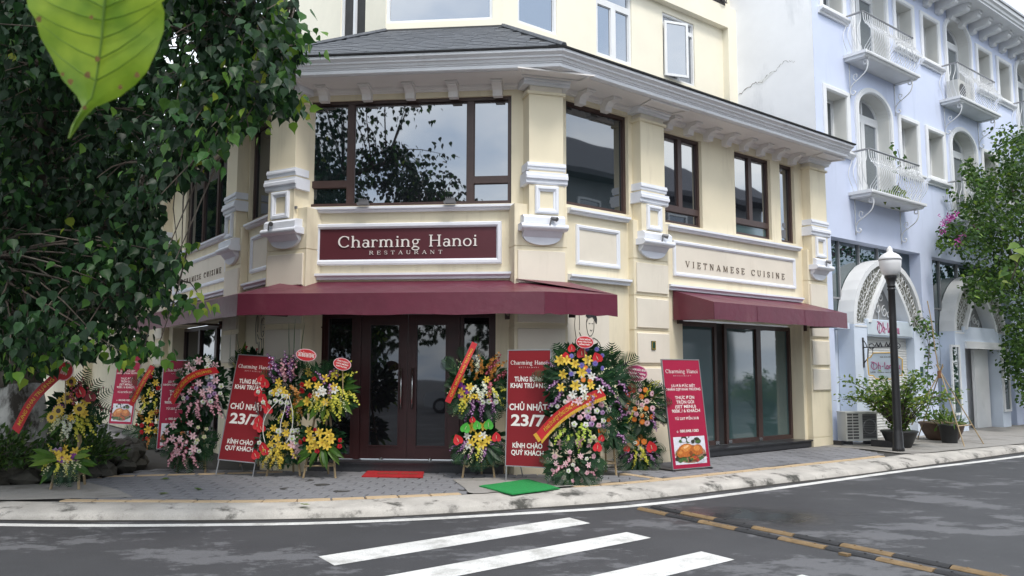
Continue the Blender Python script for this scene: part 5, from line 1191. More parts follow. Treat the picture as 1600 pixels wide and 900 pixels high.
mat('print_roast', (.42, .12, .022), .4, .35, 40); mat('print_roast_light', (.58, .22, .05), .4, .3, 40); mat('print_roast_pale', (.75, .45, .22), .4, .2, 40); mat('print_roast_dark', (.22, .06, .015), .4, .3, 40)
banner((337, 743), (395, 745), .22, 1.79, .34, 'a', 'red banner with 23/7 in white, standing left of the double doors', 'banner_red', 'legs', 3.4)
banner((790, 752), (857, 756), .22, 1.83, .10, 'a', 'red banner with 23/7 in white, standing on the green mat right of the doors', 'banner_red')
banner((1052, 737), (1110, 732), .035, 1.73, .22, 'b', 'crimson banner with a roast fowl picture, beside the shop window', 'banner_crimson', 'feet')
banner((245, 706), (297, 707), .06, 1.73, .12, 'b', 'shaded crimson banner half hidden behind the pink lily stand', 'banner_crimson', 'feet')
banner((168, 677), (204, 679), .24, 1.95, .22, 'b', 'far crimson banner in the tree shade, nearest the planter', 'banner_crimson')

# ================================================================== flower prototypes (shared by all stands); each faces +Z
PET = {}
def petal_mat(nm, c, var=.18, rough=.5):
    m = mat(nm, c, rough, var, 40); b = m.node_tree.nodes['Principled BSDF']; b.inputs['Subsurface Weight'].default_value = .0; return nm
for nm, c in dict(f_yellow=(.66, .46, .05), f_lemon=(.52, .54, .06), f_white=(.72, .72, .66), f_cream=(.66, .62, .42), f_pink=(.62, .24, .32), f_palepink=(.70, .46, .50), f_red=(.52, .012, .020), f_deepred=(.22, .012, .022), f_orange=(.66, .18, .02), f_amber=(.48, .22, .03), f_purple=(.20, .025, .21), f_violet=(.10, .05, .30), f_lilac=(.42, .28, .46), f_green=(.06, .36, .04), f_lime=(.42, .56, .08), f_dark=(.045, .022, .012), f_stem=(.06, .12, .03), f_silver=(.50, .48, .44), f_blue=(.14, .13, .38)).items(): petal_mat(nm, c)
def star(mb, m, n, r, w_, cup, curl, z=0., rot=0., pts=3):
    mb.use(m)
    for k in range(n):
        a = rot+2*math.pi*k/n; dx, dy = math.cos(a), math.sin(a); sx, sy = -dy, dx; P = []
        for t, ww, h in ((.06, .25, 0), (.45, 1, cup*.7), (.8, .7, cup), (1.0, .06, cup-curl)):
            for s_ in (-1, 1): P.append((dx*r*t+sx*w_*ww*s_*.5, dy*r*t+sy*w_*ww*s_*.5, z+r*h+(.02*r if s_ else 0)))
        mb.add(P, [(0, 1, 3, 2), (2, 3, 5, 4), (4, 5, 7, 6)])
def proto(nm, fn):
    b = MB(); fn(b); me = b.mesh(nm.split('.')[0]); PET[nm] = me
def lily(c, c2):
    def f(b): star(b, c, 3, .5, .22, .16, .16); star(b, c, 3, .5, .26, .20, .18, .01, math.pi/3); b.use(c2); b.tube([(0, 0, 0), (.05, .02, .22)], .012, 4); [b.tube([(0, 0, .02), (.10*math.cos(k), .10*math.sin(k), .20)], .010, 3) for k in (0, 1.3, 2.6, 3.9, 5.2)]
    return f
for c, nm in (('f_yellow', 'lily.yellow'), ('f_white', 'lily.white'), ('f_palepink', 'lily.pink'), ('f_orange', 'lily.orange')): proto(nm, lily(c, 'f_amber'))
def anth(c, sp):
    def f(b):
        b.use(c); P = [(.5*x, .5*y, .06*abs(x)+.03*y*y) for x, y in ((0, -.55), (.35, -.75), (.75, -.5), (.85, 0), (.6, .5), (.25, .85), (0, 1.05), (-.25, .85), (-.6, .5), (-.85, 0), (-.75, -.5), (-.35, -.75))]
        b.add([(0, 0, -.02)]+P, [(0, 1+i, 1+(i+1) % 12) for i in range(12)]); b.use(sp); b.tube([(0, -.12, .0), (0, .02, .12), (0, .22, .20)], [.035, .035, .015], 6)
    return f
for c, nm in (('f_red', 'anthurium.red'), ('f_green', 'anthurium.green'), ('f_deepred', 'anthurium.dark')): proto(nm, anth(c, 'f_cream'))
def rose(c, c2):
    def f(b):
        for k, (n, r, w_, cup) in enumerate(((5, .5, .48, .10), (5, .38, .40, .30), (4, .26, .30, .50), (3, .14, .22, .9))): star(b, c if k < 3 else c2, n, r, w_, cup, .06-.03*k, .06*k, k*.5)
    return f
for c, c2, nm in (('f_white', 'f_lime', 'rose.white'), ('f_palepink', 'f_pink', 'rose.pink'), ('f_red', 'f_deepred', 'rose.red'), ('f_lilac', 'f_purple', 'rose.lilac'), ('f_cream', 'f_lime', 'rose.cream'), ('f_orange', 'f_red', 'rose.orange')): proto(nm, rose(c, c2))
def daisy(c, c2, n=13, core=.2):
    def f(b): star(b, c, n, .5, .17, .06, .03); star(b, c, n-2, .40, .16, .12, .03, .02, .2); b.use(c2); b.lathe((0, 0, 0), [(core, .0), (core*.95, .05), (core*.6, .075), (.001, .08)], 12)
    return f
for c, c2, co, nm in (('f_yellow', 'f_dark', .24, 'sunflower'), ('f_orange', 'f_amber', .14, 'gerbera.orange'), ('f_palepink', 'f_deepred', .14, 'gerbera.pink'), ('f_purple', 'f_violet', .2, 'chrysanthemum.purple'), ('f_white', 'f_lime', .15, 'gerbera.white'), ('f_blue', 'f_violet', .2, 'chrysanthemum.blue')): proto(nm, daisy(c, c2, 14, co))
def spray(c, c2, n=11, droop=.6, sz=.20):
    def f(b):
        rr = random.Random(n); b.use('f_stem'); pts = [(0, .0+.95*t, .25*math.sin(t*2.4)-droop*t*t*.5) for t in (0, .25, .5, .75, 1)]; b.tube(pts, [.014, .012, .010, .008, .005], 4)
        for i in range(n):
            t = (i+1)/n; j = min(3, int(t*4)); q = t*4-j; p = Vector(pts[j]).lerp(Vector(pts[j+1]), min(1, q)); s = sz*(1-.45*t); o = Vector((rr.uniform(-.11, .11), rr.uniform(-.04, .04), rr.uniform(.0, .10)))*(1.2-t*.5)
            k = len(b.v); star(b, c, 5, .5*s, .30*s, .12, .05, 0, rr.random()*6); star(b, c2, 3, .24*s, .16*s, .5, 0, 0, rr.random()*6)
            ax, ay = rr.uniform(-.8, .8), rr.uniform(-.6, .9); M = Matrix.Translation(p+o) @ Matrix.Rotation(ax, 4, 'Y') @ Matrix.Rotation(ay, 4, 'X')
            for i_ in range(k, len(b.v)): b.v[i_] = tuple(M @ Vector(b.v[i_]))
    return f
for c, c2, nm in (('f_purple', 'f_white', 'orchid_spray.purple'), ('f_lemon', 'f_yellow', 'orchid_spray.lemon'), ('f_white', 'f_lime', 'orchid_spray.white'), ('f_amber', 'f_deepred', 'orchid_spray.amber'), ('f_deepred', 'f_pink', 'orchid_spray.dark'), ('f_pink', 'f_white', 'orchid_spray.pink'), ('f_lime', 'f_lemon', 'orchid_spray.lime'), ('f_yellow', 'f_lemon', 'orchid_spray.yellow')): proto(nm, spray(c, c2, 13, .6, .24))
proto('bud_spray', spray('f_cream', 'f_lime', 16, .7, .13))
def palm(b):
    b.use('leaf_palm'); n = 15
    for i in range(n):
        t = i/(n-1); y, z = t*.92, .10*math.sin(t*3)-.18*t*t; L = .36*math.sin(.35+t*2.6)+.06
        for s_ in (-1, 1):
            a = R(58-34*t); dx, dy = s_*math.cos(a)*L, math.sin(a)*L*1.0; w_ = .020
            b.add([(0, y-w_, z), (0, y+w_, z), (dx*.6, y+dy*.6+w_*.9, z+.02), (dx*.6, y+dy*.6-w_*.9, z+.02), (dx, y+dy, z-.08)], [(0, 1, 2, 3), (3, 2, 4)])
    b.tube([(0, 0, 0), (0, .5, .08), (0, .95, -.10)], [.012, .010, .004], 4)
proto('palm_leaf', palm)
def broad(b): 
    b.use('leaf_grassy'); b.add([(-.05, 0, 0), (.05, 0, 0), (.12, .4, .05), (-.12, .4, .05), (.10, .7, .02), (-.10, .7, .02), (0, 1, -.10), (0, .4, .02), (0, .7, -.02), (0, 0, -.01)], [(9, 1, 2, 7), (0, 9, 7, 3), (7, 2, 4, 8), (3, 7, 8, 5), (8, 4, 6), (5, 8, 6)])
proto('broad_leaf', broad)
def spear(b): b.use('f_stem'); b.tube([(0, 0, 0), (.0, .6, .02), (.01, 1, 0)], [.012, .010, .002], 4)
proto('reed', spear)
def helic(b):
    b.use('f_red')
    for k in range(4): s_ = 1 if k % 2 else -1; b.add([(0, .1+.2*k, 0), (s_*.18, .28+.2*k, .05), (s_*.02, .32+.2*k, .02), (0, .16+.2*k, -.05)], [(0, 1, 2), (0, 3, 1), (3, 2, 1)])
    b.tube([(0, 0, 0), (0, .9, 0)], .02, 4)
proto('heliconia', helic)
def twig(b):
    b.use('f_silver'); rr = random.Random(8)
    for k in range(9):
        a = rr.uniform(-.9, .9); b.tube([(0, 0, 0), (.25*math.sin(a), .35, rr.uniform(-.1, .1)), (.5*math.sin(a)+rr.uniform(-.1, .1), .75+rr.random()*.2, rr.uniform(-.15, .15))], [.02, .016, .006], 4)
proto('silver_twigs', twig)

# ================================================================== flower stands
rf = random.Random(21)
def ribbon(t, p0, p1, wd, body, bow=.06, fringe=False):
    """a printed ribbon from p0 to p1 (local x, y, z)"""
    p0, p1 = Vector(p0), Vector(p1); n = 12; d = (p1-p0).normalized(); up = Vector((0, -1, 0)).cross(d).normalized(); b = MB(); top, bot = [], []
    for i in range(n+1):
        f = i/n; c = p0.lerp(p1, f)+Vector((0, -.03*math.sin(f*math.pi), 0))+up*bow*math.sin(f*math.pi)+Vector((0, .008*math.sin(f*9), 0)); top.append(c+up*wd/2); bot.append(c-up*wd/2)
    y = Vector((0, -.004, 0))
    b.add(top+bot+[q-y for q in top]+[q-y for q in bot], [(i, i+1, n+2+i, n+1+i) for i in range(n)]+[(2*n+2+i, 3*n+3+i, 3*n+4+i, 2*n+3+i) for i in range(n)]+[(i, 2*n+2+i, 2*n+3+i, i+1) for i in range(n)]+[(n+1+i, n+2+i, 3*n+4+i, 3*n+3+i) for i in range(n)])
    o = b.build('ribbon', 'ribbon_red', t, False)
    rev = d.x < 0
    class RF:
        def P(s, u, v, z):
            f = min(1, max(0, u)); f = 1-f if rev else f; k = min(n-1, int(f*n)); q = f*n-k
            a, c = top[k].lerp(top[k+1], q), bot[k].lerp(bot[k+1], q)
            zz = (1-z) if (rev ^ (up.z < 0)) and False else z
            if up.z < 0: a, c = c, a
            return c.lerp(a, zz)+Vector((0, -.006-v, 0))
    s = MB(); vs, f, w0 = sans(body, .02); s.add([RF().P(.5+x/w0*.80, 0, .27+y/.73*.42) for x, y in vs], f); s.build('lettering', 'gold', o, False)
    if fringe:
        g = MB(); lo, hi = (bot, top) if up.z > 0 else (top, bot)
        for i in range(n):
            for k in range(4):
                a, c = lo[i].lerp(lo[i+1], k/4), lo[i].lerp(lo[i+1], (k+.8)/4); z = Vector((0, -.002, -.05)); g.add([a, c, c+z, a+z], [(0, 1, 2, 3)])
        a, c = (top[0], bot[0]) if not rev else (top[-1], bot[-1])
        for k in range(8): q0, q1 = a.lerp(c, k/8), a.lerp(c, (k+.8)/8); z = (-d if not rev else d)*.05; g.add([q0, q1, q1+z, q0+z], [(0, 1, 2, 3)])
        stuff(g.build('fringe', 'gold', o, False))
def card(t, x, y, z, rx, rz_, m, lines, tilt=0., rim='pale_pink'):
    y -= .30
    M = Matrix.Translation((x, y, z)) @ Matrix.Rotation(R(tilt), 4, 'Y')
    b = MB(); b.prism(LOC, arc(0, 0, rx, rz_, 0, 345, 23), 0, .012); o = link('card', b.mesh('card', [rim]), t, M, world=False)
    b = MB(); b.prism(LOC, arc(0, 0, rx*.92, rz_*.90, 0, 345, 23), .0125, .014); link('card_face', b.mesh('card_face', [m]), o, None, world=False)
    b = MB(); k = len(lines)
    for i, (s, w_) in enumerate(lines): put_sans(b, LOC, s, 0, rz_*(.62-1.24*(i+.75)/k), rz_*.70/k, rx*w_, .017, .03)
    link('lettering', b.mesh('lettering', ['lettering_white']), o, None, world=False)
    b = MB(); b.tube([(x, y+.02, z-rz_*.8), (x+.01, y+.04, z-rz_-.35)], .008, 4); b.build('card_stick', 'bamboo', t, False)
def stand(base, label, clusters, explicit=(), legs=True, cards=(), ribbons=(), seed=1, yaw=None, posts=()):
    g = ground(*base); s = (g-CAM).dot(_f)/FL
    t = thing('flower_stand', label, 'flower stand', (g.x, g.y, .12), R(5.87) if yaw is None else R(yaw), 'opening flower stands by the restaurant')
    bx, by = base; rr = random.Random(seed)
    X = lambda px: (px-bx)*s
    Zc = lambda py: (by-py)*s*.995
    # bamboo tripod
    hmax = max(Zc(c['c'][1]) for c in clusters)
    if legs:
        lw = legs if isinstance(legs, (int, float)) and legs is not True else 24
        for px, yy in ((bx-lw, -.08), (bx+lw, -.08), (bx+3, .38)):
            b = MB(); b.tube([(X(px), yy, 0), (X(bx)+(X(px)-X(bx))*.25, .08+yy*.1, hmax)], .016, 6); b.build('leg', 'bamboo', t, False)
        b = MB(); zc = .17; b.tube([(X(bx-lw)*.96, -.085, zc), (X(bx+lw)*.96, -.085, zc+.01)], .013, 5); b.build('crossbar', 'bamboo', t, False)
        b = MB(); b.tube([(X(bx+lw)*.95, -.07, zc+.02), (X(bx+3), .34, zc)], .012, 5); b.build('crossbar', 'bamboo', t, False)
    for px0, py0, px1, py1 in posts:
        b = MB(); b.tube([(X(px0), .05, Zc(py0)), (X(px1), .05, Zc(py1))], .016, 6); b.build('leg', 'bamboo', t, False)
    def place(nm, x, y, z, size, nrm, up, name=None):
        if nm in ('palm_leaf', 'broad_leaf', 'reed', 'heliconia', 'silver_twigs') or nm.startswith('orchid') or nm == 'bud_spray': M = mat_of((x, y, z), up, nrm, size)
        else:
            u2 = (up[0]+rr.uniform(-.3, .3), up[1], up[2]); M = mat_of((x, y, z), u2, nrm, size)
        link(nm.split('.')[0], PET[nm], t, M, world=False)
    for c in clusters:
        cx, cz, rx, rz_ = X(c['c'][0]), Zc(c['c'][1]), c['r'][0]*s, c['r'][1]*s; ry = min(rx, rz_)*.75; y0 = c.get('y', -.02)
        # greenery that fills the heart of the arrangement
        n = int(60+330*rx*rz_/.12); pos = []; ax = []; nr = []; sz = []
        for _ in range(n):
            a, q = rr.uniform(0, 6.283), math.sqrt(rr.random()); x, z = q*math.cos(a), q*math.sin(a); y = -math.sqrt(max(0, 1-q*q))*rr.uniform(-.3, .62)
            pos.append((cx+x*rx*.95, y0+y*ry, cz+z*rz_*.95)); ax.append((x+rr.uniform(-.6, .6), -.5+rr.uniform(-.5, .3), z+rr.uniform(-.6, .4))); nr.append((rr.uniform(-.5, .5), -1, rr.uniform(-.2, .8))); sz.append(rr.uniform(.07, .17))
        stuff(scatter('greenery', OVAL_V*np.array([.8, 1, 1]), OVAL_F, pos, ax, nr, sz, c.get('green', 'leaf_palm'), t, world=False))
        for nm, k, size, a0, a1 in c.get('edge', ()):
            for i in range(k):
                a = R(a0+(a1-a0)*(i+.5)/k+rr.uniform(-8, 8)); dx, dz = math.cos(a), math.sin(a); place(nm, cx+dx*rx*.35, y0-.04-rr.random()*.10, cz+dz*rz_*.35, size*rr.uniform(.85, 1.15), (rr.uniform(-.3, .3), -1, .35), (dx, -.35+rr.uniform(-.2, .2), dz))
        pts = []
        for nm, k, size, (ux0, ux1, uz0, uz1) in c.get('fl', ()):
            for i in range(k):
                best, bd = None, -1
                for _ in range(14):
                    x, z = rr.uniform(ux0, ux1), rr.uniform(uz0, uz1)
                    if x*x+z*z > 1.05: continue
                    d = min([math.hypot((x-p[0])*rx, (z-p[1])*rz_)-.3*(size+p[2]) for p in pts] or [9])
                    if d > bd: best, bd = (x, z), d
                if best is None: continue
                x, z = best; pts.append((x, z, size)); y = -math.sqrt(max(.03, 1-x*x*.8-z*z*.8))
                up = (x*.4+rr.uniform(-.2, .2), 0, 1)
                if nm.startswith('orchid') or nm == 'bud_spray':
                    place(nm, cx+x*rx*.75, y0+y*ry*.85, cz+z*rz_*.75+.03, size*rr.uniform(.85, 1.2), (rr.uniform(-.3, .3), -1, .45), (x*.9+rr.uniform(-.5, .5), -.35, (z*.6-.45 if z < .2 else .7)))
                else: place(nm, cx+x*rx, y0+y*ry-.02, cz+z*rz_, size*rr.uniform(.85, 1.15), (x*.8+rr.uniform(-.25, .25), -1, z*.6+.25+rr.uniform(-.25, .25)), up)
    for nm, px, py, size, *nn in explicit:
        up = nn[0] if nn else (rr.uniform(-.2, .2), 0, 1); place(nm, X(px), nn[1] if len(nn) > 1 else -.26, Zc(py), size, (rr.uniform(-.25, .25), -1, .2), up)
    for px, py, rx, rz_, m, lines, tilt in cards: card(t, X(px), -.02, Zc(py), rx*s, rz_*s, m, lines, tilt)
    for (x0, y0_, x1, y1), wd, body, bow, fr in ribbons: ribbon(t, (X(x0), -.30, Zc(y0_)), (X(x1), -.34, Zc(y1)), wd*s, body, bow, fr)
    return t
ALL = (-1, 1, -1, 1)
# tall one beside the right hand banner
stand((893, 756), 'tallest flower stand, crossed by a gold fringed red ribbon',
  [dict(c=(905, 600), r=(52, 62), edge=[('palm_leaf', 7, .40, 20, 170), ('palm_leaf', 3, .36, -20, 20), ('palm_leaf', 3, .34, 160, 200)], fl=[('chrysanthemum.blue', 9, .085, (-.3, .7, .2, .9)), ('lily.yellow', 9, .15, (-.6, .3, -.1, .6)), ('orchid_spray.purple', 4, .22, (-.9, -.5, -.6, .5)), ('orchid_spray.purple', 4, .22, (.4, .9, -.7, .2)), ('lily.white', 5, .13, (-.3, .6, -.3, .3)), ('lily.pink', 6, .14, (-.5, .4, -.8, -.3)), ('bud_spray', 5, .24, (.2, 1, -.6, .4)), ('gerbera.orange', 3, .08, (0, .6, 0, .5))]),
   dict(c=(905, 655), r=(50, 42), fl=[('rose.white', 9, .09, (-.2, .9, -.2, .8)), ('rose.pink', 9, .09, (-.4, .9, -.2, .9)), ('rose.lilac', 6, .085, (-.2, .8, -.3, .7)), ('gerbera.white', 6, .07, (-1, -.4, .1, .9)), ('orchid_spray.lime', 7, .22, (-.9, .3, -1, -.3)), ('rose.cream', 6, .08, (.2, .9, -.8, -.2)), ('rose.orange', 3, .08, (.6, 1, -.6, 0))], edge=[('palm_leaf', 5, .36, 190, 350), ('palm_leaf', 3, .4, -25, 25)]),
   dict(c=(895, 718), r=(40, 34), fl=[('rose.pink', 12, .075, ALL), ('lily.pink', 7, .10, (-1, .6, -.6, .9)), ('rose.white', 5, .065, (-.4, 1, -1, .4)), ('orchid_spray.pink', 5, .2, ALL)], edge=[('palm_leaf', 11, .36, 170, 370)])],
  explicit=[('anthurium.red', 883, 560, .17), ('anthurium.red', 932, 560, .17), ('anthurium.red', 908, 553, .17), ('anthurium.red', 892, 545, .13), ('anthurium.red', 931, 697, .15), ('anthurium.red', 937, 683, .11), ('palm_leaf', 888, 590, .52, (-.25, 0, 1), .02), ('palm_leaf', 925, 590, .48, (.35, 0, 1), .02), ('palm_leaf', 945, 600, .40, (.8, 0, .5), .0), ('palm_leaf', 868, 600, .36, (-.8, 0, .35), .0)],
  legs=16, cards=[(912, 535, 14, 9.5, 'card_red', [('CHÚC MỪNG', 1.2), ('KHAI TRƯƠNG', 1.55), ('HỒNG PHÁT', 1.2)], 4)], ribbons=[((841, 680, 940, 612), 14, 'ĐẢNG ỦY-HĐQT TỔNG CÔNG TY LẬP HƯƠNG ĐÔNG', .09, True)], seed=5)
stand((948, 742), 'partly hidden stand of purple orchids on bamboo legs behind the tallest flower stand',
  [dict(c=(953, 600), r=(24, 50), y=.0, edge=[('palm_leaf', 7, .42, -60, 100)], fl=[('orchid_spray.purple', 6, .24, ALL), ('bud_spray', 6, .22, ALL), ('rose.cream', 4, .08, ALL)]), dict(c=(955, 665), r=(22, 30), edge=[('palm_leaf', 5, .36, 180, 340)], fl=[('orchid_spray.purple', 5, .24, ALL), ('rose.orange', 3, .08, (-1, .2, -.2, 1))])], legs=14, seed=6)
stand((1003, 733), 'small two tier stand with a magenta oval card, beside the crimson banner',
  [dict(c=(1000, 634), r=(34, 38), edge=[('palm_leaf', 6, .38, -40, 60), ('palm_leaf', 6, .36, 190, 350), ('palm_leaf', 3, .3, 60, 120)], fl=[('gerbera.pink', 8, .09, (-.6, .5, -.7, .9)), ('gerbera.orange', 9, .09, (-.6, .5, -.7, .7)), ('rose.pink', 6, .08, (-.6, .4, -.6, .9)), ('orchid_spray.lemon', 4, .2, (.2, .9, .1, .9)), ('orchid_spray.purple', 5, .2, (.3, 1, -.8, 0)), ('orchid_spray.lemon', 3, .18, (-.9, -.3, -.9, -.3)), ('rose.red', 3, .09, (-1, -.5, -.5, .3)), ('bud_spray', 6, .2, (-.2, 1, -.6, 1))]),
   dict(c=(996, 705), r=(27, 25), edge=[('palm_leaf', 12, .32, 0, 360)], fl=[('orchid_spray.lemon', 8, .18, (-.4, .4, -1, .3)), ('orchid_spray.purple', 5, .18, (-1, -.2, -.6, .3)), ('orchid_spray.purple', 4, .18, (.3, 1, -.6, .3)), ('gerbera.orange', 5, .10, (-.7, .3, .2, .9))])],
  explicit=[('anthurium.red', 985, 607, .19), ('anthurium.red', 977, 617, .15), ('anthurium.red', 1014, 697, .20), ('anthurium.red', 976, 699, .13), ('gerbera.white', 989, 690, .07)],
  legs=False, posts=[(990, 733, 1000, 640), (1012, 733, 1002, 640)], cards=[(991, 583, 18, 13, 'card_magenta', [('C.TY TNHH BẢO BÌNH', 1.6), ('Mừng Khai Trương', 1.6), ('Tấn Tài Phát Lộc', 1.5)], 8)], seed=7)
# right of the doors
stand((748, 746), 'stand with white orchids and green anthuriums, right of the double doors',
  [dict(c=(748, 607), r=(46, 42), edge=[('palm_leaf', 10, .38, 190, 350), ('palm_leaf', 4, .38, -20, 40), ('palm_leaf', 4, .36, 130, 200)], fl=[('orchid_spray.amber', 6, .26, (-.3, .7, .3, 1)), ('orchid_spray.dark', 5, .26, (.4, 1, .1, .9)), ('lily.yellow', 8, .13, (-.6, .6, -.4, .5)), ('orchid_spray.white', 5, .22, (-.15, .25, -.3, .8)), ('rose.white', 4, .09, (.0, .6, -.5, .1)), ('chrysanthemum.purple', 4, .10, (-.7, -.3, -.3, .4)), ('orchid_spray.lemon', 5, .22, (-1, -.4, -.9, -.2)), ('orchid_spray.lemon', 4, .22, (.5, 1, -.7, 0)), ('orchid_spray.purple', 7, .22, (-.6, .7, -1, -.5)), ('bud_spray', 8, .24, ALL)]),
   dict(c=(748, 690), r=(36, 28), edge=[('palm_leaf', 11, .34, 180, 360)], fl=[('lily.yellow', 6, .16, (-.4, .5, -.1, .9)), ('lily.white', 3, .13, (-.5, .6, -.2, .4)), ('orchid_spray.purple', 6, .2, (-1, -.3, -.8, .1)), ('orchid_spray.purple', 5, .2, (.3, 1, -.7, .1)), ('orchid_spray.lemon', 3, .2, (-.1, .4, -1, -.3)), ('bud_spray', 7, .22, (-1, 1, -1, -.2))])],
  explicit=[('anthurium.green', 728, 668, .17), ('anthurium.green', 764, 663, .17), ('anthurium.green', 746, 664, .15), ('anthurium.red', 717, 686, .17), ('anthurium.red', 776, 682, .16), ('anthurium.red', 739, 655, .11), ('silver_twigs', 752, 583, .30, (0, 0, 1), -.08), ('palm_leaf', 722, 590, .40, (-.6, 0, .6)), ('palm_leaf', 728, 575, .34, (-.3, 0, 1), .05), ('reed', 737, 560, .40, (.1, 0, 1), .05), ('reed', 745, 560, .40, (.0, 0, 1), .05)],
  legs=25, ribbons=[((742, 536, 701, 628), 9, 'CHÚC MỪNG KHAI TRƯƠNG', .0, False)], seed=8)
# left of the doors
stand((501, 746), 'stand of yellow lilies over long leaves with a tilted red card, left of the doors',
  [dict(c=(512, 610), r=(42, 38), edge=[('broad_leaf', 8, .36, 200, 340), ('broad_leaf', 4, .36, -25, 25), ('palm_leaf', 4, .34, 40, 140)], fl=[('lily.yellow', 9, .15, (-.7, .4, -.5, .8)), ('orchid_spray.lemon', 11, .24, (.1, 1, -1, .8)), ('orchid_spray.purple', 4, .2, (-.1, .5, .1, .7)), ('lily.white', 4, .12, (-.3, .5, -.4, .2)), ('orchid_spray.lemon', 5, .22, (-.7, .2, -1, -.5)), ('rose.red', 4, .09, (-1, -.3, -.5, .6)), ('bud_spray', 6, .22, (-.6, .9, -1, .2))]),
   dict(c=(503, 690), r=(32, 22), edge=[('broad_leaf', 11, .34, 200, 340)], fl=[('lily.yellow', 9, .16, (-.6, .6, -.5, .9)), ('rose.red', 9, .075, ALL)])],
  legs=25, cards=[(538, 569, 14, 9.5, 'card_red', [('CÔNG TY ĐÔNG Á', 1.3), ('CHÚC MỪNG', 1.4), ('KHAI TRƯƠNG', 1.2)], 14)], seed=9)
stand((445, 743), 'stand with white hoops and a column of red anthuriums beside the 23/7 banner',
  [dict(c=(452, 610), r=(42, 44), edge=[('palm_leaf', 5, .38, 30, 150), ('broad_leaf', 4, .34, 200, 340)], fl=[('orchid_spray.purple', 7, .26, (-.6, .3, .3, 1)), ('orchid_spray.pink', 4, .24, (-.2, .4, .3, 1)), ('orchid_spray.amber', 9, .26, (.1, .9, -.6, .7)), ('rose.white', 8, .085, (-.7, .2, -.5, .5)), ('lily.yellow', 5, .14, (-.4, .3, -.2, .4)), ('orchid_spray.purple', 3, .2, (-.3, .2, -.9, -.4)), ('orchid_spray.lemon', 4, .22, (-.1, .3, -1, -.5))]),
   dict(c=(440, 690), r=(36, 32), edge=[('palm_leaf', 5, .32, 200, 340), ('broad_leaf', 3, .3, -30, 20)], fl=[('lily.yellow', 8, .13, (-.4, .5, -.2, .9)), ('orchid_spray.yellow', 9, .22, (-.6, .5, -1, -.2)), ('rose.white', 5, .10, (0, .8, -.1, .6)), ('lily.pink', 5, .15, (.5, 1, -.6, .6)), ('bud_spray', 6, .22, (-.8, .3, -1, -.4))])],
  explicit=[('anthurium.red', x, y, .155) for x, y in ((412, 593), (418, 600), (408, 614), (415, 623), (420, 632), (424, 640), (410, 656), (414, 668), (408, 664), (418, 697), (422, 703), (407, 709), (487, 588), (483, 600), (489, 612), (480, 617))]+[('rose.white', x, y, .075) for x, y in ((408, 612), (416, 628), (412, 690))]+[('reed', 444, 560, .55, (-.05, 0, 1), .1), ('reed', 451, 560, .6, (.0, 0, 1), .1), ('reed', 461, 560, .55, (.1, 0, 1), .1)],
  legs=26, cards=[(482, 555, 16, 9.5, 'card_red', [('CHÚC MỪNG KHAI TRƯƠNG', 1.6)], 8)], seed=10)
tE = [o for o in COL.objects if o.name.startswith('flower_stand')][-1]; gE = ground(445, 743); sE = (gE-CAM).dot(_f)/FL
for pts in ([(456, 616), (438, 630), (423, 650), (420, 672), (424, 690)], [(456, 616), (452, 640), (447, 660), (446, 680)], [(458, 618), (464, 640), (465, 660), (462, 676), (456, 690)]):
    b = MB(); b.tube(crv([((x-445)*sE, -.36, (743-y)*sE) for x, y in pts], 4), .006, 5); b.build('hoop', 'f_white', tE, False, True)
stand((392, 728), 'dim stand with red heliconias rising behind the left 23/7 banner',
  [dict(c=(388, 590), r=(26, 40), y=.05, edge=[('palm_leaf', 5, .34, 20, 160)], fl=[('lily.yellow', 4, .12, (-.2, .9, -.6, .3)), ('rose.red', 4, .08, ALL), ('orchid_spray.lemon', 4, .2, ALL)])],
  explicit=[('heliconia', 378, 566, .30, (-.12, 0, 1), .08), ('heliconia', 390, 566, .26, (.1, 0, 1), .08), ('broad_leaf', 376, 580, .5, (-.1, 0, 1), .1), ('broad_leaf', 374, 580, .4, (-.5, 0, 1), .1), ('reed', 367, 560, .42, (-.2, 0, 1), .1), ('reed', 350, 560, .45, (0, 0, 1), .1), ('broad_leaf', 398, 575, .42, (.2, 0, 1), .1)], legs=14, seed=11, posts=[])
stand((302, 738), 'pink lily stand with a curved red ribbon, in front of the shaded crimson banner',
  [dict(c=(314, 608), r=(38, 48), edge=[('palm_leaf', 5, .34, 40, 150)], fl=[('lily.pink', 14, .13, (-.8, .7, -.1, 1)), ('rose.white', 8, .085, (-.6, .9, -.4, .7)), ('lily.white', 5, .11, (-.6, .5, .2, 1)), ('orchid_spray.pink', 10, .24, (-.9, .9, -1, -.1)), ('rose.lilac', 6, .085, (-.4, .8, -.6, .5))]),
   dict(c=(297, 688), r=(38, 34), edge=[('palm_leaf', 8, .36, 200, 380)], fl=[('lily.pink', 9, .13, (-.9, .4, -.6, .9)), ('orchid_spray.pink', 8, .24, (-1, .4, -1, .3)), ('rose.cream', 4, .07, (0, .9, 0, .8)), ('rose.white', 3, .07, (-.4, .6, -.6, .2))])],
  legs=22, ribbons=[((276, 628, 346, 578), 11, 'CHÚC MỪNG KHAI TRƯƠNG', .14, False)], seed=12)
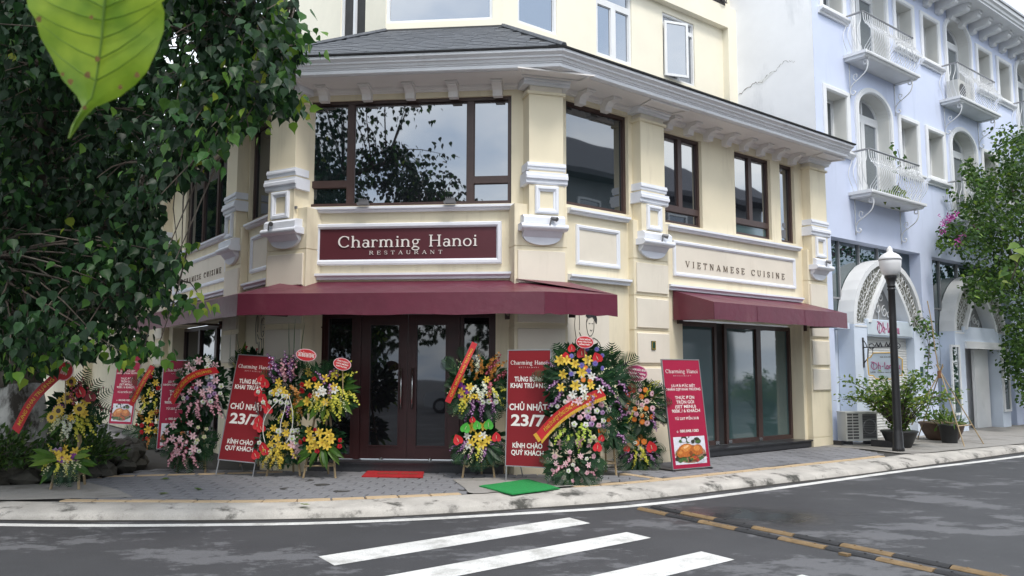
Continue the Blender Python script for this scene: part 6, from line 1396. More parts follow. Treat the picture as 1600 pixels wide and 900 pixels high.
stand((238, 700), 'far shaded stand of yellow flowers with a slanting red ribbon, behind the planter',
  [dict(c=(243, 612), r=(22, 36), edge=[('palm_leaf', 6, .4, 20, 200)], fl=[('lily.yellow', 9, .16, ALL), ('orchid_spray.lemon', 5, .26, ALL), ('rose.red', 4, .1, ALL)]), dict(c=(238, 668), r=(22, 22), edge=[('palm_leaf', 8, .4, 180, 360)], fl=[('lily.yellow', 6, .16, (-.2, 1, -.2, 1)), ('rose.red', 7, .1, (-1, .3, -.8, .6)), ('orchid_spray.amber', 4, .25, ALL)])],
  legs=12, ribbons=[((212, 633, 244, 572), 8, 'CHÚC MỪNG KHAI TRƯƠNG', .0, False)], seed=13)
stand((106, 764), 'sunflower stand with a long red ribbon, in front of the stone planter under the tree',
  [dict(c=(117, 640), r=(36, 34), edge=[('palm_leaf', 5, .42, -20, 80), ('broad_leaf', 5, .34, 190, 260)], fl=[('lily.yellow', 6, .13, (-.5, .8, -.5, .6)), ('orchid_spray.lemon', 7, .22, (.2, 1, -1, -.3)), ('bud_spray', 8, .26, (-1, .1, -1, -.2)), ('chrysanthemum.purple', 4, .12, (-.7, -.1, -.5, .1)), ('orchid_spray.dark', 6, .26, (.1, 1, 0, 1)), ('orchid_spray.white', 3, .26, (-.5, .1, -1, -.5))]),
   dict(c=(107, 716), r=(32, 17), edge=[('broad_leaf', 6, .34, 150, 230), ('broad_leaf', 5, .34, -40, 30), ('palm_leaf', 4, .3, 220, 320)], fl=[('lily.yellow', 5, .15, (-.4, .5, 0, 1)), ('orchid_spray.lemon', 8, .20, (-1, 1, -.7, .3)), ('chrysanthemum.purple', 5, .11, (-.4, .5, -.6, .2)), ('bud_spray', 9, .24, (-.7, .9, -1, -.2)), ('rose.lilac', 4, .08, (-.8, -.2, .3, .9))])],
  explicit=[('sunflower', 119, 596, .16), ('sunflower', 115, 621, .17), ('sunflower', 102, 641, .17), ('sunflower', 134, 638, .17), ('sunflower', 92, 651, .16), ('anthurium.red', 135, 613, .17), ('anthurium.dark', 150, 620, .17)],
  legs=22, cards=[(112, 580, 13, 15, 'card_red', [('KHAI TRƯƠNG', .8)], 20)], ribbons=[((40, 672, 104, 584), 14, 'MỪNG KHAI TRƯƠNG', .05, False)], seed=14)

# ================================================================== the big tree by the planter
rt = np.random.default_rng(5)
TX, TY = -8.95, 12.1
def in_poly(x, y, P):
    c = False; j = len(P)-1
    for i in range(len(P)):
        if (P[i][1] > y) != (P[j][1] > y) and x < (P[j][0]-P[i][0])*(y-P[i][1])/(P[j][1]-P[i][1])+P[i][0]: c = not c
        j = i
    return c
# where the crown hangs in front of the restaurant, as seen from the crossing
CROWN = [(-200, -300), (456, -300), (464, 30), (482, 72), (458, 100), (450, 128), (480, 176), (440, 182), (424, 168), (398, 205), (372, 208), (345, 232), (322, 262), (300, 280), (262, 300), (252, 355), (292, 395), (276, 425), (318, 468), (290, 480), (252, 478), (238, 524), (246, 560), (205, 574), (165, 552), (132, 560), (92, 580), (50, 588), (-200, 594)]
tree = thing('ficus_tree', 'large dark leaved tree with heart shaped leaves and whitewashed trunk in the stone planter', 'tree', (TX, TY, .5))
clusters = []
def add_cluster(c, r, n, dens=1.): clusters.append((Vector(c), r, n))
rr = random.Random(17)
k = 0
while k < 760:                               # clumps of the crown within the view
    px, py = rr.uniform(-120, 500), rr.uniform(-120, 612)
    if not in_poly(px, py, CROWN): continue
    right = px > 250
    if right and rr.random() < .25: continue
    d = rr.uniform(7.2, 9.4) if right else rr.uniform(8.6, 13.2)
    if py > 480: d = rr.uniform(8.2, 11.5) if px < 240 else rr.uniform(9.5, 10.6)
    p = at_depth(px, py, d)
    if p.z < 1.55 or p.y > 12.0+(.0 if p.x > -5.5 else 2): continue
    add_cluster(p, rr.uniform(.28, .52), rr.randint(26, 38)); k += 1
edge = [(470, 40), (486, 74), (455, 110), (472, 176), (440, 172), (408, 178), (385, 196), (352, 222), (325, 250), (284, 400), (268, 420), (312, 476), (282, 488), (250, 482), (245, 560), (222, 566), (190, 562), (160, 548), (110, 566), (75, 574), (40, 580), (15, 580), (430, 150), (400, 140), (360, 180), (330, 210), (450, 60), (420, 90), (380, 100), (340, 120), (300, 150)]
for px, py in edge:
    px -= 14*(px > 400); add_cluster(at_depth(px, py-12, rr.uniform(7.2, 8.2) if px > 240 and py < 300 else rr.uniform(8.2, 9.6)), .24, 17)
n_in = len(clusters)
k = 0
while k < 300:                               # unseen part of the crown above and beside the view, thickened for shade and reflections
    p = Vector((rr.uniform(-13, -3.4), rr.uniform(4.2, 14.5), rr.uniform(4.8, 10.5)))
    if ((p.x+8.6)/5.0)**2+((p.y-9.4)/5.4)**2+((p.z-6.6)/4.2)**2 > 1: continue
    a, b_, d = proj(p)
    if d > 0 and a is not None and a > 380 and b_ > -90: continue
    if (p-CL_).dot(FLf.N) < .8: continue
    add_cluster(p, rr.uniform(.5, .8), 52); k += 1
pos, ax, nr, sz, yg = [], [], [], [], []
for ci, (c, r, n) in enumerate(clusters):
    for _ in range(n):
        v = rt.normal(size=3); v = v/np.linalg.norm(v)*r*rt.random()**.45; v[2] *= .8; p = np.array(c)+v
        if ci < n_in:
            a, b_, d = proj(p)
            if a is None or not in_poly(a, b_, CROWN): 
                if a is None or not (ci >= 760): continue
        if p[2] < 1.5 or (Vector(p)-CL_).dot(FLf.N) < .12 and p[0] < -4.9: continue
        if p[1] > 12.2 and p[0] > -4.9: continue
        pos.append(p); out_ = v/r
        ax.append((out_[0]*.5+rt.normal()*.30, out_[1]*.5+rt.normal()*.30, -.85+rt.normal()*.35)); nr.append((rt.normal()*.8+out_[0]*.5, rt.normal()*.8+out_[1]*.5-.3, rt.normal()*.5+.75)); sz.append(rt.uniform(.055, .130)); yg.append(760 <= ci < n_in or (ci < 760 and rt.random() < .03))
pos, ax, nr, sz = map(np.array, (pos, ax, nr, sz))
vis = []
for i, p in enumerate(pos):
    a, b_, d = proj(p); ok = a is not None and 0 < a < 1600 and 0 < b_ < 900
    vis.append(sz[i]/max(d, .1) if ok else 0)
order = np.argsort(-np.array(vis)); big = order[:298]; small = order[298:]
lfm = leaf_mesh('leaf', LEAF_V, LEAF_F, 'leaf_tree')
yg = np.array(yg); lfy = leaf_mesh('leaf', LEAF_V, LEAF_F, 'leaf_tree_lit_young')
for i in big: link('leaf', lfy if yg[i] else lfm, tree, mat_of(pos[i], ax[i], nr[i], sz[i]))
for sel, m_ in ((small[~yg[small]], 'leaf_tree'), (small[yg[small]], 'leaf_tree_lit_young')): stuff(scatter('foliage', LEAF_V, LEAF_F, pos[sel], ax[sel], nr[sel], sz[sel], m_, tree))
print('tree leaves', len(pos))
# trunk: whitewashed foot, dark above, several stems that part low down
def wob_tube(mb, P, rs, seg=14, amp=.12, sd=1):
    q = random.Random(sd); P = crv([tuple(p) for p in P], 5); n = len(P); rs = [rs[0]+(rs[-1]-rs[0])*(i/(n-1))**.8 for i in range(n)]; o = len(mb.v); mb.tube(P, rs, seg)
    ph = [q.random()*6 for _ in range(4)]
    for i in range(n):
        c = Vector(P[i])
        for k in range(seg):
            a = 2*math.pi*k/seg; f = 1+amp*(math.sin(3*a+ph[0]+i*.25)+.6*math.sin(5*a+ph[1]-i*.3)+.4*math.sin(2*a+ph[2]+i*.6)); v = Vector(mb.v[o+i*seg+k]); mb.v[o+i*seg+k] = tuple(c+(v-c)*f)
b = MB(); wob_tube(b, [(TX, TY, .42), (TX+.03, TY, .9), (TX-.02, TY+.02, 1.42)], [.50, .34], 18, .10, 2); wob_tube(b, [(TX-.38, TY-.1, .42), (TX-.34, TY-.06, .95), (TX-.25, TY, 1.42)], [.30, .22], 12, .12, 3); b.build('trunk', 'whitewash', tree, True, True)
b = MB(); wob_tube(b, [(TX-.05, TY+.02, 1.40), (TX-.1, TY, 2.2), (TX, TY-.2, 3.2), (TX+.3, TY-.6, 4.4)], [.36, .26], 16, .10, 4); b.build('trunk', 'bark', tree, True, True)
top = Vector((TX+.3, TY-.6, 4.4)); fork = Vector((TX-.05, TY-.1, 2.6))
limbs = [[fork, (-8.0, 10.8, 3.9), (-6.6, 9.4, 5.2), (-4.6, 8.2, 6.2)], [fork, (-9.6, 10.6, 4.0), (-9.2, 8.4, 5.6), (-8.0, 6.4, 6.8)], [top, (-8.4, 10.6, 5.8), (-7.6, 9.0, 7.4), (-6.8, 7.4, 8.6)], [top, (-9.2, 12.4, 5.8), (-10.0, 12.2, 7.4), (-10.8, 11.6, 8.6)], [fork, (-7.6, 11.2, 3.0), (-6.4, 10.2, 3.5), (-5.0, 9.6, 4.2), (-3.4, 8.2, 5.0)], [fork, (-9.3, 10.4, 2.8), (-8.4, 9.4, 2.9), (-7.2, 8.8, 2.9)], [fork, (-7.9, 11.6, 2.5), (-6.9, 11.0, 2.6), (-6.2, 10.4, 2.5)]]
LP = []; b = MB()
for i, L_ in enumerate(limbs): P = crv([tuple(p) for p in L_], 5); b2 = MB(); b2.tube(P, [.17*(1-j/len(P))**.8+.022 for j in range(len(P))], 8); b2.build('limb', 'bark', tree, True, True); LP += [Vector(p) for p in P[2:]]
for ci, (c, r, n) in enumerate(clusters):
    if ci % 1 == 0:
        q = min(LP, key=lambda w: (w-c).length+(0 if w.z < c.z+.5 else .8)); m_ = q.lerp(c, .55)+Vector((rr.uniform(-.2, .2), rr.uniform(-.2, .2), rr.uniform(.05, .4))); L_ = (c-q).length
        if L_ < 4.2: b.tube(crv([tuple(q), tuple(m_), tuple(c)], 3), [.020+.004*L_, .016, .013, .010, .009, .006, .005][:7], 4, False)
stuff(b.build('twigs', 'bark', tree))

# the single leaf that hangs close to the camera
def big_leaf():
    D = .78; c = lambda px, py, dd=0.: at_depth(px, py, D+dd)
    half = 14; stem0, tip = (172, -112), (108, 212)
    L_ = [(120, -92), (62, -60), (38, -18), (44, 12), (55, 30), (63, 58), (82, 92), (97, 124), (120, 150), (128, 166), (121, 180), (112, 196), (106, 216)]
    R_ = [(222, -86), (262, -50), (272, -14), (252, 4), (257, 18), (256, 48), (246, 76), (230, 112), (212, 132), (186, 152), (148, 168), (132, 184), (109, 217)]
    M_ = [(170, -104), (168, -62), (166, -22), (163, 2), (161, 22), (159, 50), (155, 82), (150, 116), (143, 144), (138, 158), (127, 175), (117, 190), (108, 216)]
    b = MB(); P = []
    for i in range(13):
        for f in (0, .33, .66, 1): x = L_[i][0]+(M_[i][0]-L_[i][0])*f; y = L_[i][1]+(M_[i][1]-L_[i][1])*f+10*f*(i < 9); P.append(c(x, y, -.010*math.sin(f*math.pi*.5)+.004*math.sin(i*1.3)*(1-f)))
        for f in (.34, .67, 1): x = M_[i][0]+(R_[i][0]-M_[i][0])*f; y = M_[i][1]+(R_[i][1]-M_[i][1])*f+10*(1-f)*(i < 9); P.append(c(x, y, -.010*math.cos(f*math.pi*.5)+.004*math.sin(i*1.7)*f))
    b.add(P, [(i*7+j, i*7+j+1, (i+1)*7+j+1, (i+1)*7+j) for i in range(12) for j in range(6)])
    t = thing('hanging_leaf', 'big bright yellow green heart shaped leaf with brown spots hanging close to the viewer', 'leaf', tuple(c(160, -100)))
    b.build('blade', 'big_leaf', t, True, True)
    v = MB(); v.use('big_leaf_vein'); v.tube([c(x, y+10*(i < 9), -.0125) for i, (x, y) in enumerate(M_)], [.0016*(1-i/16) for i in range(13)], 5)
    for k in range(1, 8):
        m0 = M_[k]
        for S_ in (L_, R_):
            e = S_[max(0, k-2)]; q = [(m0[0]+(e[0]-m0[0])*f, m0[1]+10*(1-f)+(e[1]-m0[1])*f+8*math.sin(f*3.1)) for f in (0, .3, .6, .9)]; v.tube([c(x, y, -.0122+.0102*f*f) for (x, y), f in zip(q, (0, .3, .6, .9))], [.0008, .0007, .0005, .0002], 4)
    v.build('vein', None, t)
    v = MB(); v.tube([c(170, -104, -.01), c(178, -180, -.02), c(200, -280, .0)], .0016, 5); v.build('stalk', 'big_leaf_vein', t)
    for px, py, r, hal in ((61, 30, 4.5, 1), (152, 92, 4.2, 1), (137, 117, 5, 1), (110, 128, 4.5, 1), (188, 136, 3.6, 1), (214, 117, 4.2, 1), (132, 168, 3.4, 0), (143, 27, 3.2, 1), (98, 116, 3, 0)):
        s = MB(); s.poly([c(px+r*(1+.3*math.sin(3*a+px))*math.cos(a), py+r*1.1*math.sin(a), -.0150) for a in [k*.6283 for k in range(10)]]); s.build('spot', 'leaf_spot', t)
def leaf_mat(nm, c1, c2, tr):
    m = bpy.data.materials.new(nm); m.use_nodes = True; t = m.node_tree; b = t.nodes['Principled BSDF']; o = [n for n in t.nodes if n.type == 'OUTPUT_MATERIAL'][0]
    co = t.nodes.new('ShaderNodeTexCoord'); n = t.nodes.new('ShaderNodeTexNoise'); n.inputs['Scale'].default_value = 22; n.inputs['Detail'].default_value = 8; t.links.new(co.outputs['Object'], n.inputs['Vector'])
    r = t.nodes.new('ShaderNodeValToRGB'); r.color_ramp.elements[0].position = .35; r.color_ramp.elements[1].position = .68; r.color_ramp.elements[0].color = (*c1, 1); r.color_ramp.elements[1].color = (*c2, 1); t.links.new(n.outputs[0], r.inputs[0])
    t.links.new(r.outputs[0], b.inputs['Base Color']); b.inputs['Roughness'].default_value = .5
    x = t.nodes.new('ShaderNodeMixShader'); x.inputs[0].default_value = tr; d = t.nodes.new('ShaderNodeBsdfTranslucent'); t.links.new(r.outputs[0], d.inputs[0]); t.links.new(b.outputs[0], x.inputs[1]); t.links.new(d.outputs[0], x.inputs[2]); t.links.new(x.outputs[0], o.inputs[0]); MATS[nm] = m
leaf_mat('big_leaf', (.13, .25, .016), (.30, .42, .035), .50); leaf_mat('big_leaf_vein', (.12, .24, .02), (.16, .28, .03), .4); mat('leaf_spot', (.13, .07, .012), .7, .3, 200)
big_leaf()

# ================================================================== stone planter with its plants
pl = thing('stone_planter', 'low round planter ringed with rough dark stones under the tree', 'planter', (TX+.1, TY-.1, .12))
PC, PR_ = (TX+.1, TY-.1), 1.72
stm = []
for k in range(6):
    s = bmesh.new(); bmesh.ops.create_icosphere(s, subdivisions=2, radius=1); q = random.Random(k)
    for v in s.verts: n = v.co.normalized(); v.co = Vector((n.x*.20, n.y*.14, n.z*.125))*(1+.16*math.sin(n.x*4+k*2)+.14*math.sin(n.y*5+k)+.12*math.cos(n.z*5+k*3))
    me = bpy.data.meshes.new('stone'); s.to_mesh(me); s.free(); me.materials.append(MATS['stone']); stm.append(me)
for row in range(2):
    n = 30
    for i in range(n):
        a = 2*math.pi*(i+.5*(row % 2))/n+rr.uniform(-.03, .03); x, y = PC[0]+(PR_-.05*row)*math.cos(a), PC[1]+(PR_-.05*row)*math.sin(a)
        link('stone', rr.choice(stm), pl, Matrix.Translation((x, y, .20+.17*row+rr.uniform(-.02, .02))) @ Matrix.Rotation(a+math.pi/2+rr.uniform(-.3, .3), 4, 'Z') @ Matrix.Rotation(rr.uniform(-.3, .3), 4, 'Y') @ Matrix.Scale(rr.uniform(.85, 1.2), 4))
b = MB(); b.lathe((PC[0], PC[1], 0), [(1.62, .12), (1.60, .5), (1.0, .56), (.001, .58)], 30); b.build('soil', 'soil', pl)
def shrub(name, label, cat, c, r, n, size, m, tv=OVAL_V, tf=OVAL_F, up=.7, group=None, parent=None, shape='dome'):
    t = thing(name, label, cat, tuple(c), 0, group); P, A, N_, S_ = [], [], [], []; c = np.array(c)
    for _ in range(n):
        v = rt.normal(size=3); v /= np.linalg.norm(v); v[2] = abs(v[2]); q = rt.random()**.4; d = v*np.array(r)*q*(1+.25*math.sin(v[0]*6+c[0])*math.cos(v[1]*5))
        P.append(c+d); A.append(v+rt.normal(size=3)*.5+np.array([0, 0, up-.4])); N_.append(rt.normal(size=3)*.6+np.array([0, -.3, .9])); S_.append(size*rt.uniform(.6, 1.3))
    stuff(scatter('foliage', tv, tf, P, A, N_, S_, m, t)); b = MB()
    for _ in range(10):
        v = rt.normal(size=3); v[2] = abs(v[2])+.5; v /= np.linalg.norm(v); e = c+v*np.array(r)*.8; b.tube([tuple(c), tuple(c+(e-c)*.5+np.array([0, 0, .04])), tuple(e)], [.012, .009, .005], 4)
    b.build('stem', 'bark', t); return t
shrub('planter_shrub', 'bushy green ground plant filling the front of the stone planter', 'shrub', (-8.15, 10.45, .36), (1.0, .50, .52), 1400, .085, 'leaf_shrub')
shrub('planter_shrub', 'leafy low shrub at the right end of the stone planter', 'shrub', (-7.35, 11.3, .34), (.50, .70, .46), 1100, .085, 'leaf_shrub')
shrub('planter_shrub', 'grassy tuft of long blades at the left of the stone planter', 'shrub', (-9.35, 10.4, .30), (.95, .5, .5), 1100, .24, 'leaf_shrub', BLADE_V, BLADE_F)
shrub('planter_shrub', 'dim shrub behind the whitewashed trunk in the planter', 'shrub', (-8.9, 13.1, .5), (.9, .5, .4), 420, .12, 'leaf_shrub')

# ================================================================== plants by the blue house
def bush(label, c, r, n, m, size, stems):
    t = thing('potted_bush', label, 'bush', tuple(c)); P, A, N_, S_ = [], [], [], []; b = MB(); c = Vector(c)
    for k in range(stems):
        a = rr.uniform(0, 6.28); h = rr.uniform(.5, 1.0); e = c+Vector((math.cos(a)*r[0]*rr.uniform(.2, 1.05), math.sin(a)*r[1]*rr.uniform(.2, 1), r[2]*h)); m_ = c.lerp(e, .5)+Vector((0, 0, .22*r[2])); L_ = [Vector(p) for p in crv([tuple(c), tuple(m_), tuple(e)], 5)]; b.tube(L_, [.011*(1-i/len(L_))+.003 for i in range(len(L_))], 4)
        for _ in range(n//stems):
            f = rr.random()**.6; p = L_[min(len(L_)-1, int(f*len(L_)))]; P.append(p+Vector((rr.gauss(0, .07), rr.gauss(0, .07), rr.gauss(0, .07)))); A.append((rr.gauss(0, .6)+math.cos(a)*.4, rr.gauss(0, .6)+math.sin(a)*.4, rr.uniform(-.5, .7))); N_.append((rr.gauss(0, .5), rr.gauss(0, .5)-.2, 1)); S_.append(size*rr.uniform(.6, 1.3))
    stuff(scatter('foliage', OVAL_V*np.array([1.25, 1, 1]), OVAL_F, P, A, N_, S_, m, t)); b.build('stem', 'bark', t); return t
bush('airy light green bush growing from the black bowl pot behind the street lamp', (pA.x, pA.y, .42), (1.12, .9, 1.12), 2300, 'leaf_bush', .085, 46)
q = FR.P(9.7, .75, .15); bush('lower yellowish bush between the lamp bush and the brown bowl', (q.x, q.y, .15), (.5, .4, 1.0), 620, 'leaf_bush', .10, 18)
shrub('pot_plant', 'tuft of long grassy leaves in the small black pot', 'plant', (pC.x, pC.y, .50), (.30, .30, .22), 110, .19, 'leaf_grassy', BLADE_V*np.array([1.4, 1, 1]), BLADE_F)
shrub('pot_plant', 'small leafy plant in the wide brown bowl', 'plant', (pB.x, pB.y, .55), (.3, .3, .25), 120, .10, 'leaf_bush')
vt = thing('climbing_vine', 'thin climbing vine winding up the bamboo pole to the first arch', 'vine', tuple(FR.P(10.3, 1.2, .5)))
P, A, N_, S_ = [], [], [], []
path = [FR.P(*p) for p in crv([(10.3, 1.25, .6), (10.2, 1.15, 1.4), (10.5, 1.1, 2.2), (10.6, 1.0, 2.7), (10.9, .8, 2.9), (11.4, .4, 2.8), (11.9, .3, 2.6)], 8)]
p2 = [FR.P(*p) for p in crv([(12.3, .16, 2.9), (12.45, .2, 2.3), (12.35, .2, 1.7), (12.5, .2, 1.1)], 8)]; p3 = [FR.P(*p) for p in crv([(12.0, .2, 2.75), (12.5, .25, 2.65), (12.8, .2, 2.4)], 8)]
for L_, n in ((path, 110), (p2, 90), (p3, 50)):
    for _ in range(n): p = rr.choice(L_); P.append(p+Vector((rr.gauss(0, .08), rr.gauss(0, .08), rr.gauss(0, .09)))); A.append((rr.gauss(0, .6), rr.gauss(0, .6), -.4)); N_.append((rr.gauss(0, .5), -.6, .6)); S_.append(rr.uniform(.06, .12))
stuff(scatter('foliage', OVAL_V*np.array([1.4, 1, 1]), OVAL_F, P, A, N_, S_, 'leaf_vine', vt)); b = MB()
for L_ in (path, p2, p3): b.tube(L_, .007, 4)
b.build('stem', 'bark', vt)
# the bougainvillea that covers the end of the blue house
bg_ = thing('bougainvillea', 'dense bougainvillea climbing over the blue house with a few magenta blossoms', 'vine', tuple(FR.P(18.6, .5, .12)))
MASS = [(1482, 300), (1500, 345), (1470, 340), (1468, 372), (1484, 398), (1520, 395), (1505, 430), (1515, 450), (1500, 470), (1560, 462), (1580, 510), (1572, 560), (1600, 620), (1700, 640), (1700, 200), (1610, 180), (1585, 235), (1562, 205), (1556, 250), (1535, 280), (1512, 250), (1498, 215), (1494, 235), (1515, 290), (1508, 310)]
P, A, N_, S_ = [], [], [], []; fl_ = []; cl = []
k = 0
while k < 500:
    px, py = rr.uniform(1465, 1690), rr.uniform(185, 640)
    if not in_poly(px, py, MASS): continue
    v = rr.uniform(.15, 1.5); q = ray(px, py); dn = q.dot(FR.N); pp = CAM+q*(((FR.O+FR.N*v)-CAM).dot(FR.N)/dn); cl.append((pp, px, py)); k += 1
for c, px, py in cl:
    r = rr.uniform(.16, .26) if px < 1530 else rr.uniform(.22, .42)
    for _ in range(40 if px > 1530 else 30):
        w_ = Vector((rr.gauss(0, 1), rr.gauss(0, 1), rr.gauss(0, 1))).normalized()*r*rr.random()**.4; p = c+w_
        if (p-FR.O).dot(FR.N) < .02: continue
        a_, b_, d_ = proj(p)
        if a_ < 1462 or (a_ < 1500 and py < 280) and not in_poly(a_, b_, MASS): continue
        P.append(p); A.append((w_.x+rr.gauss(0, .5), w_.y+rr.gauss(0, .5), -.4+rr.gauss(0, .4))); N_.append((rr.gauss(0, .6), rr.gauss(0, .6)-.3, .9)); S_.append(rr.uniform(.07, .135))
stuff(scatter('foliage', OVAL_V*np.array([1.6, 1, 1]), OVAL_F, P, A, N_, S_, 'leaf_vine', bg_))
b = MB(); b.tube([FR.P(*p) for p in crv([(18.7, .5, .1), (18.6, .5, 1.5), (18.4, .5, 3), (17.5, .6, 4.2), (16.6, .6, 5.2)], 5)], [.09-.002*i for i in range(21)], 8)
for e in ((19.2, .8, 6), (18, .9, 6.6), (17, .7, 5.9), (20, .8, 5), (15.6, .4, 5.0), (17.2, .5, 7.4)): b.tube([FR.P(18.4, .5, 3), FR.P((18.4+e[0])/2, .7, (3+e[2])/2+.3), FR.P(*e)], [.05, .035, .015], 5)
b.build('stem', 'bark', bg_)
blm = MB()
for k in range(3): a = k*2.094; blm.add([(0, 0, 0), (.5*math.cos(a-.5), .5*math.sin(a-.5), .3), (.9*math.cos(a), .9*math.sin(a), .35), (.5*math.cos(a+.5), .5*math.sin(a+.5), .3)], [(0, 1, 2, 3)])
mat('bougain', (.36, .03, .26), .5, .2, 10); blm = blm.mesh('blossom', ['bougain'])
for (px, py, n) in ((1478, 345, 12), (1488, 338, 14), (1473, 360, 7), (1504, 372, 8), (1497, 380, 5), (1530, 355, 4)):
    for _ in range(n):
        x, y = px+rr.gauss(0, 5), py+rr.gauss(0, 4); q = ray(x, y); v = rr.uniform(.9, 1.3); pp = CAM+q*(((FR.O+FR.N*v)-CAM).dot(FR.N)/q.dot(FR.N)); link('blossom', blm, bg_, mat_of(pp, (rr.gauss(0, 1), rr.gauss(0, 1), rr.gauss(0, 1)), (rr.gauss(0, .6), -1, .3), rr.uniform(.06, .10)))
# plants on the balconies and a sprig of the near tree at the right edge
def sprig(label, pts, n, size, m, spread=.12):
    t = thing('plant_sprig', label, 'plant', tuple(pts[0])); P, A, N_, S_ = [], [], [], []; L_ = [Vector(p) for p in crv([tuple(p) for p in pts], 5)]
    for _ in range(n): p = rr.choice(L_); P.append(p+Vector((rr.gauss(0, spread), rr.gauss(0, spread), rr.gauss(0, spread)))); A.append((rr.gauss(0, .5), rr.gauss(0, .5), -.5)); N_.append((rr.gauss(0, .5), -.6, .6)); S_.append(size*rr.uniform(.7, 1.3))
    stuff(scatter('foliage', LEAF_V, LEAF_F, P, A, N_, S_, m, t)); b = MB(); b.tube(L_, .006, 4); b.build('stem', 'bark', t)
sprig('small balcony plant rising above the handrail of the lower left balcony', [FR.P(11.0, .3, 5.9), FR.P(11.1, .35, 6.6), FR.P(10.9, .4, 6.95)], 26, .11, 'leaf_vine')
sprig('low green pot plants behind the bars of the lower left balcony', [FR.P(10.4, .25, 5.8), FR.P(11.0, .25, 5.95), FR.P(11.5, .25, 5.85)], 60, .14, 'leaf_bush', .08)
sprig('bright green twig hanging at the right edge of the view', [at_depth(1660, 330, 7.5), at_depth(1612, 372, 7.5), at_depth(1592, 408, 7.4), at_depth(1580, 438, 7.4)], 44, .085, 'leaf_bush', .07)
bac = thing('air_conditioner', 'white air conditioner unit on the upper balcony with the second arched door', 'air conditioner', tuple(FR.P(15.0, .2, 8.98)))
b = MB(); b.box(FR, 14.6, 15.4, .06, .36, 8.99, 9.55); b.build('casing', 'plastic_white', bac); b = MB(); b.prism(FR, arc(14.86, 9.27, .2, .2, 0, 345, 23), .362, .366); b.build('fan_opening', 'louvre_dark', bac)

# ================================================================== what stands beyond: trees down the side street, the street across (seen in the glass)
def far_tree(c, h, r, n, label, leaf=.30, m='leaf_back'):
    t = thing('shade_tree', label, 'tree', (*c, 0)); b = MB(); b.tube(crv([(c[0], c[1], 0), (c[0]+.2, c[1], h*.3), (c[0]-.1, c[1]+.1, h*.6)], 5), [.32-.015*i for i in range(11)], 10)
    b.build('trunk', 'bark', t, True, True); P, A, N_, S_ = [], [], [], []
    cs = []
    for _ in range(36):
        v = rt.normal(size=3); v /= np.linalg.norm(v); cs.append(np.array([c[0], c[1], h*.62])+v*np.array([r, r, h*.36])*rt.random()**.4)
    b = MB()
    for q in cs: b.tube([(c[0]-.1, c[1]+.1, h*.45), tuple((q+np.array([c[0], c[1], h*.5]))/2), tuple(q)], [.08, .05, .015], 5)
    b.build('limb', 'bark', t)
    for _ in range(n):
        q = cs[rt.integers(len(cs))]; v = rt.normal(size=3); v /= np.linalg.norm(v); d = v*r*.36*rt.random()**.4; P.append(q+d); A.append(v+rt.normal(size=3)*.4+np.array([0, 0, -.5])); N_.append(rt.normal(size=3)*.6+np.array([0, 0, .8])); S_.append(leaf*rt.uniform(.6, 1.3))
    stuff(scatter('foliage', LEAF_V, LEAF_F, P, A, N_, S_, m, t))
far_tree((-15.5, 19.5), 9.5, 4.0, 5200, 'dark shade tree behind the planter, on the side street at the far left')
far_tree((-21.5, 27.5), 10, 4.5, 4200, 'second dark shade tree farther down the side street')
far_tree((-17.5, 12.5), 9, 3.6, 3600, 'shade tree standing left of the planter, outside the picture edge')
far_tree((9.5, -4.5), 8, 3.4, 2600, 'shade tree across the road behind the viewer, mirrored in the glass', .3, 'leaf_tree')
far_tree((21, 8.5), 7.5, 3.2, 2600, 'shade tree across the road, mirrored in the right wing windows', .3, 'leaf_tree')
far_tree((-11, -13), 9, 4.2, 2600, 'left one of the trees added across the road behind the viewer to block horizon sky, mirrored in the doors', .34)  # unseen tree row, added to keep bright horizon sky out of the door glass
far_tree((-2.5, -16), 9, 4.4, 2600, 'middle one of the trees added across the road behind the viewer to block horizon sky, mirrored in the doors', .34)
far_tree((5, -14), 8.5, 4.0, 2400, 'right one of the trees added across the road behind the viewer to block horizon sky, mirrored in the doors', .34)
op = thing('opposite_house', 'grey house across the road, seen only as a reflection in the windows', 'house', tuple(FR.P(9, 17, 0))); OF_ = Frame(FR.P(0, 17, 0), FR.D, -FR.N)
b = MB(); b.box(OF_, -2, 30, -8, 0, 0, 10.6); b.build('wall', 'opposite_wall', op)
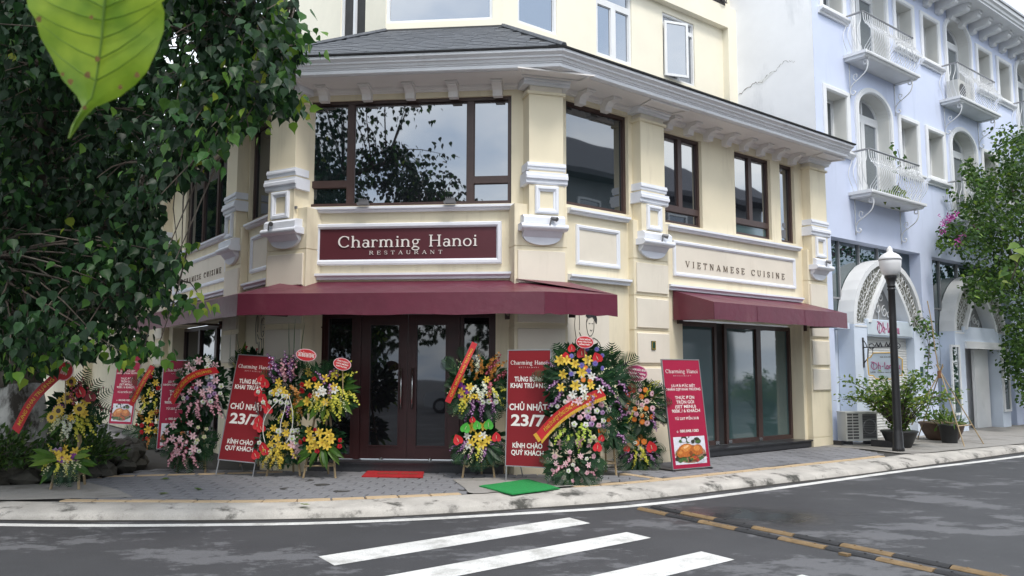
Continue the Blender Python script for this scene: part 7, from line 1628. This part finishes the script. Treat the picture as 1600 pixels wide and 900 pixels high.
b = MB(); b.strip(OF_, -2.6, 30.6, [(.9, 10.5), (.9, 10.75), (-4, 13.8), (-8, 10.6), (-8, 10.5)]); b.build('roof', 'opposite_roof', op)
for i in range(10):
    for z in (1.0, 4.4, 7.6): b = MB(); b.ring(OF_, -.5+3*i, 1.0+3*i, z, z+2, .1, .0, .08); o = b.build('window', 'white', op); b = MB(); b.box(OF_, -.4+3*i, .9+3*i, -.01, .01, z+.1, z+1.9); b.build('pane', 'glass_tint', o)
# a silver car parked across the road, mirrored in the door glass
cr = thing('parked_car', 'silver hatchback parked across the road, mirrored in the door glass', 'car', (-4.8, -7.2, 0), R(15)); b = MB()
body = [(-1.95, .28), (-1.98, .62), (-1.85, .86), (-1.0, .95), (1.75, .98), (1.92, .75), (1.95, .32), (1.5, .24), (-1.5, .24)]
b.prism(LOC, body, -.82, .82); b.build('body', 'car_silver', cr, False)
b = MB(); cab = [(-.95, .95), (-.25, 1.46), (1.15, 1.48), (1.72, .97)]; b.add([LOC.P(u, s_*(.80 if z < 1 else .62), z) for s_ in (-1, 1) for u, z in cab], [(0, 1, 2, 3), (7, 6, 5, 4), (0, 4, 5, 1), (1, 5, 6, 2), (2, 6, 7, 3)]); b.build('cabin', 'glass_door', cr, False)
b = MB(); b.add([LOC.P(u, s_*.60, z) for s_ in (-1, 1) for u, z in ((-.2, 1.475), (-.15, 1.50), (1.05, 1.515), (1.15, 1.49))], [(0, 1, 2, 3), (7, 6, 5, 4), (0, 4, 5, 1), (1, 5, 6, 2), (2, 6, 7, 3)]); b.build('roof', 'car_silver', cr, False)
for u in (-1.25, 1.25):
    for s_ in (-1, 1):
        b = MB(); b.tube([LOC.P(u, s_*.66, .31), LOC.P(u, s_*.84, .31)], .31, 18); w_ = b.build('wheel', 'rubber_black', cr, False); b = MB(); b.tube([LOC.P(u, s_*.83, .31), LOC.P(u, s_*.855, .31)], .19, 14); b.build('rim', 'grey_metal', w_, False)
for s_ in (-1, 1): b = MB(); b.tube([LOC.P(-1.80, s_*.62, .70), LOC.P(-1.98, s_*.60, .68)], [.14, .10], 10); b.build('headlight', 'lamp_white', cr, False)
